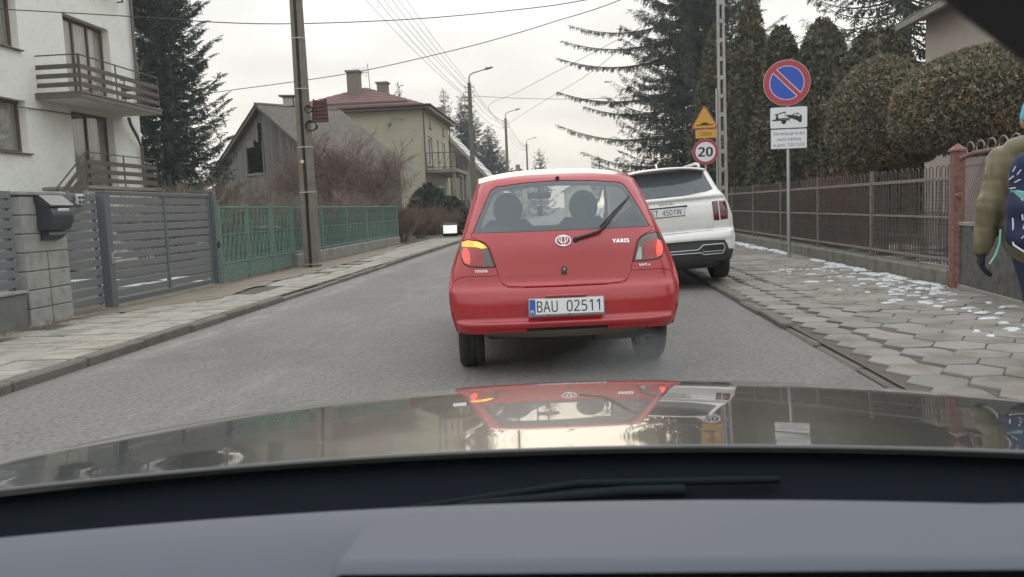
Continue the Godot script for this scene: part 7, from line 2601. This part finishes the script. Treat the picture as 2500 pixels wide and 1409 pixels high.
func flesh(bones: Array, cell: float, blend: float, wrinkle = null) -> MB:
	# bones: [a, b, ra, rb]
	var lo := Vector3.INF
	var hi := -Vector3.INF
	for b in bones:
		var r: float = maxf(b[2], b[3]) + 3 * cell + blend
		lo = lo.min(b[0].min(b[1]) - Vector3.ONE * r)
		hi = hi.max(b[0].max(b[1]) + Vector3.ONE * r)
	var n := Vector3i(((hi - lo) / cell).ceil()) + Vector3i.ONE
	var f := PackedFloat32Array()
	f.resize(n.x * n.y * n.z)
	f.fill(1.0)
	for b in bones:
		var r: float = maxf(b[2], b[3]) + 2 * cell + blend
		var i0 := Vector3i(((b[0].min(b[1]) - Vector3.ONE * r - lo) / cell).floor()).clamp(Vector3i.ZERO, n - Vector3i.ONE)
		var i1 := Vector3i(((b[0].max(b[1]) + Vector3.ONE * r - lo) / cell).ceil()).clamp(Vector3i.ZERO, n - Vector3i.ONE)
		for x in range(i0.x, i1.x + 1):
			for y in range(i0.y, i1.y + 1):
				for z in range(i0.z, i1.z + 1):
					var p := lo + Vector3(x, y, z) * cell
					var d := capsule_d(p, b[0], b[1], b[2], b[3])
					if wrinkle != null:
						d += wrinkle.call(p, b)
					var k := (x * n.y + y) * n.z + z
					var h := maxf(blend - absf(f[k] - d), 0.0) / blend
					f[k] = minf(f[k], d) - h * h * blend * 0.25
	var grad := func(p: Vector3) -> Vector3:
		var q := (p - lo) / cell
		var i := Vector3i(q.floor()).clamp(Vector3i.ONE, n - Vector3i(3, 3, 3))
		var s := func(a: int, b: int, c: int) -> float:
			return f[((i.x + a) * n.y + i.y + b) * n.z + i.z + c]
		return Vector3(s.call(1, 0, 0) + s.call(1, 1, 1) - s.call(0, 0, 0) - s.call(0, 1, 1) + s.call(2, 0, 0) - s.call(-1, 0, 0), s.call(0, 1, 0) + s.call(1, 1, 1) - s.call(0, 0, 0) - s.call(1, 0, 1) + s.call(0, 2, 0) - s.call(0, -1, 0), s.call(0, 0, 1) + s.call(1, 1, 1) - s.call(0, 0, 0) - s.call(1, 1, 0) + s.call(0, 0, 2) - s.call(0, 0, -1)).normalized()
	var vert := {}
	var norm := {}
	for x in n.x - 1:
		for y in n.y - 1:
			for z in n.z - 1:
				var k0 := (x * n.y + y) * n.z + z
				var inside := 0
				var c := PackedFloat32Array()
				for a in 8:
					var val := f[k0 + ((a >> 2) & 1) * n.y * n.z + ((a >> 1) & 1) * n.z + (a & 1)]
					c.append(val)
					if val < 0.0:
						inside += 1
				if inside == 0 or inside == 8:
					continue
				var sum := Vector3.ZERO
				var cnt := 0
				for e in [[0, 1], [2, 3], [4, 5], [6, 7], [0, 2], [1, 3], [4, 6], [5, 7], [0, 4], [1, 5], [2, 6], [3, 7]]:
					var va := c[e[0]]
					var vb := c[e[1]]
					if (va < 0.0) != (vb < 0.0):
						var t := va / (va - vb)
						var pa := Vector3((e[0] >> 2) & 1, (e[0] >> 1) & 1, e[0] & 1)
						var pb := Vector3((e[1] >> 2) & 1, (e[1] >> 1) & 1, e[1] & 1)
						sum += pa.lerp(pb, t)
						cnt += 1
				var p := lo + (Vector3(x, y, z) + sum / cnt) * cell
				vert[k0] = p
				norm[k0] = grad.call(p)
	var m := MB.new()
	var st := [n.y * n.z, n.z, 1]
	for key in vert:
		var k: int = key
		for ax in 3:
			var u: int = st[(ax + 1) % 3]
			var w: int = st[(ax + 2) % 3]
			if not (vert.has(k - u) and vert.has(k - w) and vert.has(k - u - w)):
				continue
			if (f[k] < 0.0) == (f[k + st[ax]] < 0.0):
				continue
			m.tri3(vert[k], vert[k - u], vert[k - u - w], norm[k], norm[k - u], norm[k - u - w])
			m.tri3(vert[k], vert[k - u - w], vert[k - w], norm[k], norm[k - u - w], norm[k - w])
	return m

func person() -> void:
	var at := Vector3(2.835, 0.09, -5.2)
	var t := thing("person", "person in a quilted olive jacket and blue hat walking away at the right edge", "person", at, -0.35)
	var V := func(x: float, y: float, z: float) -> Vector3: return Vector3(x, y, z)
	# the body itself: head, neck, trunk, legs in jeans
	var hipL := Vector3(-0.07, 0.86, 0.0)
	var hipR := Vector3(0.10, 0.86, 0.0)
	var kneeL := Vector3(0.02, 0.47, -0.16)
	var kneeR := Vector3(0.18, 0.47, 0.0)
	var ankL := Vector3(0.12, 0.09, -0.24)
	var ankR := Vector3(0.29, 0.11, 0.16)
	var body := flesh([
		[Vector3(0, 0.88, 0), Vector3(0, 1.05, 0.0), 0.135, 0.125], [Vector3(0, 1.05, 0), Vector3(0, 1.26, 0.0), 0.125, 0.14],
		[Vector3(0, 1.36, 0.01), Vector3(0, 1.46, -0.01), 0.055, 0.052], [Vector3(0, 1.535, -0.015), Vector3(0, 1.575, 0.0), 0.082, 0.090], [Vector3(0, 1.475, -0.055), Vector3(0, 1.50, -0.05), 0.045, 0.05],
		[Vector3(0, 1.535, -0.105), Vector3(0, 1.515, -0.125), 0.012, 0.016], [Vector3(-0.092, 1.53, 0.0), Vector3(-0.098, 1.555, 0.01), 0.012, 0.014], [Vector3(0.092, 1.53, 0.0), Vector3(0.098, 1.555, 0.01), 0.012, 0.014],
		[hipL, kneeL, 0.098, 0.068], [kneeL, ankL, 0.068, 0.055], [hipR, kneeR, 0.098, 0.068], [kneeR, ankR, 0.068, 0.055]], 0.013, 0.03)
	for i in body.v.size():
		var y := body.v[i].y
		body.c[i] = Color(0.42, 0.24, 0.17) if y > 1.33 else Color(0.030, 0.042, 0.085)
	part(body, "body", M.vertex_cloth, t)
	var eyes := MB.new()
	for sx in [-1.0, 1.0]:
		eyes.ellipsoid(Vector3(sx * 0.034, 1.545, -0.094), Vector3(0.013, 0.009, 0.008), 6, 8)
	part(eyes, "eyes", M.sign_black, t)
	var mouth := MB.new()
	mouth.ellipsoid(Vector3(0, 1.483, -0.098), Vector3(0.024, 0.006, 0.006), 6, 8)
	part(mouth, "mouth", mat("lips", lin(0.30, 0.11, 0.09), 0.6), t)
	# quilted jacket with hood
	var shL := Vector3(-0.185, 1.325, 0.0)
	var elL := Vector3(-0.245, 1.06, 0.015)
	var wrL := Vector3(-0.295, 0.80, -0.02)
	var shR := Vector3(0.185, 1.325, 0.0)
	var elR := Vector3(0.30, 1.05, -0.03)
	var wrR := Vector3(0.33, 0.86, -0.20)
	var quilt := func(p: Vector3, b: Array) -> float:
		var ab: Vector3 = b[1] - b[0]
		if ab.length() < 0.16:
			return 0.0
		var s: float = (p - b[0]).dot(ab.normalized())
		return 0.006 * pow(absf(cos(s * PI / 0.14 + 0.5 * sin(p.z * 9.0))), 14.0) + 0.0070 * sin(p.x * 60.0 + p.y * 23.0) * sin(p.z * 55.0)
	var jacket := flesh([
		[Vector3(0, 0.84, 0), Vector3(0, 1.30, 0), 0.160, 0.150], [Vector3(-0.06, 0.86, 0), Vector3(-0.08, 1.28, 0), 0.13, 0.125], [Vector3(0.06, 0.86, 0), Vector3(0.08, 1.28, 0), 0.13, 0.125],
		[shL, elL, 0.092, 0.080], [elL, wrL, 0.080, 0.056], [shR, elR, 0.102, 0.092], [elR, wrR, 0.092, 0.064], [shL, shR, 0.085, 0.085],
		[Vector3(-0.13, 1.395, 0.05), Vector3(0.0, 1.435, 0.13), 0.062, 0.07], [Vector3(0.13, 1.395, 0.05), Vector3(0.0, 1.435, 0.13), 0.062, 0.07], [Vector3(-0.13, 1.40, 0.04), Vector3(-0.08, 1.39, -0.07), 0.055, 0.045], [Vector3(0.13, 1.40, 0.04), Vector3(0.08, 1.39, -0.07), 0.055, 0.045]], 0.012, 0.035, quilt)
	part(jacket, "jacket", M.olive, t)
	# gloves: palm, four fingers and a thumb, loosely curled
	for sx in [-1.0, 1.0]:
		var w := wrL if sx < 0 else wrR
		var dn := Vector3(-0.06, -1.0, 0.0).normalized() if sx < 0 else Vector3(0.05, -0.85, -0.5).normalized()
		var across := Vector3(0.12, 0, 1).normalized()
		var inn := dn.cross(across) * (1.0 if sx < 0 else -1.0)
		if inn.x * sx > 0:
			inn = -inn
		var bones := [[w + dn * -0.03, w + dn * 0.03, 0.042, 0.036]]
		var palm := w + dn * 0.05
		for k in 4:
			var off := across * (k - 1.5) * -0.021
			var len: float = [0.074, 0.082, 0.076, 0.060][k]
			var kn: Vector3 = w + dn * 0.095 + off
			bones.append([palm + off * 0.8, kn, 0.019, 0.016])
			var j1: Vector3 = kn + dn * len * 0.45 + inn * 0.012
			var j2: Vector3 = j1 + dn * len * 0.32 + inn * 0.022
			var j3: Vector3 = j2 + dn * len * 0.20 + inn * 0.022
			bones.append([kn, j1, 0.0125, 0.0115])
			bones.append([j1, j2, 0.0115, 0.0105])
			bones.append([j2, j3, 0.0105, 0.009])
		var th0: Vector3 = w + dn * 0.035 - across * 0.028
		var th1: Vector3 = th0 + dn * 0.035 - across * 0.030 + inn * 0.018
		var th2: Vector3 = th1 + dn * 0.038 - across * 0.010 + inn * 0.014
		bones.append([th0, th1, 0.017, 0.0145])
		bones.append([th1, th2, 0.0145, 0.011])
		part(flesh(bones, 0.0045, 0.006), "glove", M.glove, t)
	var hat := flesh([[Vector3(0, 1.595, 0.0), Vector3(0, 1.62, 0.005), 0.108, 0.100], [Vector3(0, 1.575, 0.035), Vector3(0, 1.60, 0.03), 0.085, 0.09]], 0.009, 0.03, func(p: Vector3, _b: Array) -> float: return 0.10 * maxf(0.0, 1.558 - p.y) / 0.05 + 0.0012 * sin(atan2(p.z, p.x) * 40.0))
	part(hat, "hat", M.hat, t)
	for q in [[ankL, -0.16], [ankR, 0.2]]:
		var sh := flesh([[q[0] + Vector3(0, -0.02, 0.01), q[0] + Vector3(0, -0.05, -0.13), 0.052, 0.036], [q[0] + Vector3(0, -0.048, 0.03), q[0] + Vector3(0, -0.048, -0.02), 0.04, 0.04]], 0.010, 0.02)
		part(sh, "shoe", M.glove, t)
	# backpack
	var bp := thing("school_backpack", "navy patterned school backpack with mint straps on the walking person", "backpack", at + Vector3(-0.015, 0.80, 0.175).rotated(Vector3.UP, -0.35), -0.35)
	var bag := flesh([[Vector3(-0.12, 0.08, 0.06), Vector3(-0.11, 0.46, 0.05), 0.065, 0.06], [Vector3(0.12, 0.08, 0.06), Vector3(0.11, 0.46, 0.05), 0.065, 0.06], [Vector3(-0.1, 0.07, 0.065), Vector3(0.1, 0.07, 0.065), 0.07, 0.07], [Vector3(-0.1, 0.25, 0.075), Vector3(0.1, 0.25, 0.075), 0.08, 0.08], [Vector3(-0.08, 0.50, 0.06), Vector3(0.08, 0.50, 0.06), 0.07, 0.07]], 0.012, 0.03)
	part(bag, "bag", M.navy, bp)
	var pk := MB.new()
	var lp := PackedVector3Array()
	for q in [[-0.15, 0.03], [-0.155, 0.24], [-0.11, 0.30], [0.11, 0.30], [0.155, 0.24], [0.15, 0.03], [0.10, -0.01], [-0.10, -0.01], [-0.15, 0.03]]:
		lp.append(Vector3(q[0], q[1], 0.155 - 0.055 * pow(absf(q[0]) / 0.16, 4.0)))
	pk.tube(lp, 0.006, 0.006, 6, false)
	for q in [[-0.185, 0.36, 0.13], [-0.19, 0.42, 0.11], [-0.175, 0.47, 0.12], [-0.16, 0.40, 0.15], [-0.15, 0.45, 0.14], [-0.12, 0.14, 0.185], [-0.13, 0.19, 0.183], [-0.12, 0.08, 0.18], [-0.10, 0.22, 0.187]]:
		pk.box(Vector3(q[0] * 0.86, q[1], q[2] * 0.80), Vector3(0.036, 0.006, 0.010), Basis(Vector3.UP, -0.7) * Basis(Vector3.BACK, q[1] * 9.0), 0.002)
	part(pk, "white_piping", M.sign_white, bp)
	var ms := MB.new()
	ms.box(Vector3(-0.135, 0.315, 0.112), Vector3(0.10, 0.065, 0.012), Basis(Vector3.UP, -0.85) * Basis(Vector3.BACK, -0.2), 0.005)
	part(ms, "mint_label", M.mint, bp)
	ms = MB.new()
	ms.tube(pv3([[-0.21, 0.12, 0.06], [-0.215, 0.04, 0.07], [-0.235, -0.03, 0.07], [-0.265, -0.085, 0.07]]), 0.022, 0.022, 6, true, 0.25)
	part(ms, "mint_strap", M.mint, bp)
	for sx in [-1.0, 1.0]:
		var ss_ := MB.new()
		ss_.tube(pv3([[0.055 + sx * 0.13, 0.50, 0.02], [0.055 + sx * 0.14, 0.60, -0.12], [0.055 + sx * 0.14, 0.56, -0.29], [0.055 + sx * 0.16, 0.35, -0.375], [0.055 + sx * 0.19, 0.15, -0.25], [0.055 + sx * 0.19, 0.10, 0.0]]), 0.026, 0.022, 8, true, 0.4)
		part(ss_, "shoulder_strap", M.navy, bp)

func _ready() -> void:
	setup_view()
	setup_materials()
	car_materials()
	M.underbody = mat("grimy_underbody", lin(0.05, 0.047, 0.042), 0.95, {"tex": T.grain, "scale": 1.5, "world": false})
	M.valance = mat("dirty_valance", lin(0.15, 0.13, 0.105), 0.95, {"tex": T.grain, "scale": 1.2, "world": false})
	M.suv_lamp = mat("dark_red_lamp", lin(0.09, 0.010, 0.014), 0.12, {"coat": 1.0})
	M.suv_glass = mat("dusty_privacy_glass", lin(0.075, 0.085, 0.098), 0.08, {"tex": T.blotch, "scale": 1.5, "world": false})
	M.bonnet = mat("dark_bonnet_paint", lin(0.010, 0.012, 0.012), 0.3, {"coat": 1.0, "coat_rough": 0.012})
	M.cowl = mat("cowl_plastic", lin(0.006, 0.008, 0.011), 0.7, {"spec": 0.15})
	M.wiper = mat("wiper_black", lin(0.010, 0.013, 0.016), 0.85, {"spec": 0.2})
	M.dash = mat("grey_dashboard", lin(0.080, 0.086, 0.108), 0.7, {"bump": T.bump, "scale": 14.0, "height": 0.02})
	M.pane = mat("window_pane", lin(0.2, 0.22, 0.22), 0.02, {"alpha": 0.12})
	M.curtain_mix = mat("mixed_curtain", lin(0.42, 0.38, 0.36), 0.95)
	M.vertex_cloth = mat("skin_and_jeans", lin(1, 1, 1), 0.85, {"vc": true})
	M.olive = mat("olive_quilted_nylon", lin(0.15, 0.132, 0.075), 0.55, {"tex": T.fine, "scale": 5.0, "bump": T.plaster, "height": 0.4})
	M.mint = mat("mint_webbing", lin(0.16, 0.42, 0.36), 0.8)
	M.glove = mat("dark_glove_knit", lin(0.010, 0.012, 0.020), 0.9)
	M.hat = mat("light_blue_knit", lin(0.11, 0.42, 0.55), 0.9)
	M.navy = mat("navy_backpack_cloth", lin(0.014, 0.022, 0.075), 0.8, {"tex": T.cell, "scale": 6.0})
	build_ground()
	white_house()
	barn()
	beige_house()
	far_house(Vector3(-10.6, -0.03, -63.0), 0.0, 5.4, 8.0, 2.6, 8.6, M.beige, mat("pale_metal_roof", lin(0.34, 0.34, 0.34), 0.5), "pale house with a steep grey roof beyond the beige house")
	far_house(Vector3(-7.5, -0.03, -128.0), 0.3, 4.5, 9.0, 4.0, 7.2, M.beige, M.red_tile, "far house with a reddish roof at the end of the street")
	far_house(Vector3(4.5, -0.03, -150.0), -0.2, 5.5, 9.0, 4.0, 7.0, M.beige, M.asbestos, "far house straight on at the end of the street")
	right_house()
	left_fences()
	utility_pole()
	lamps_and_wires()
	right_fence()
	signs()
	red_car()
	white_suv()
	own_car()
	person()
	# warm breath of the exhaust hanging behind the right rear wheel
	for q in [[0.52, 0.17, -5.85, 0.60, 0.30, 0.50, 0.18], [0.46, 0.16, -5.80, 0.85, 0.42, 0.62, 0.10], [0.30, 0.13, -5.72, 0.95, 0.28, 0.55, 0.12], [0.60, 0.20, -5.90, 0.40, 0.24, 0.40, 0.15]]:
		var mist := FogVolume.new()
		mist.name = numbered("exhaust_mist")
		mist.shape = RenderingServer.FOG_VOLUME_SHAPE_ELLIPSOID
		mist.size = Vector3(q[3], q[4], q[5])
		var fm := FogMaterial.new()
		fm.density = q[6]
		fm.albedo = Color(0.92, 0.93, 0.94)
		mist.material = fm
		add_child(mist)
		mist.position = Vector3(q[0], q[1], q[2])
		mist.set_meta("kind", "stuff")
	plants()
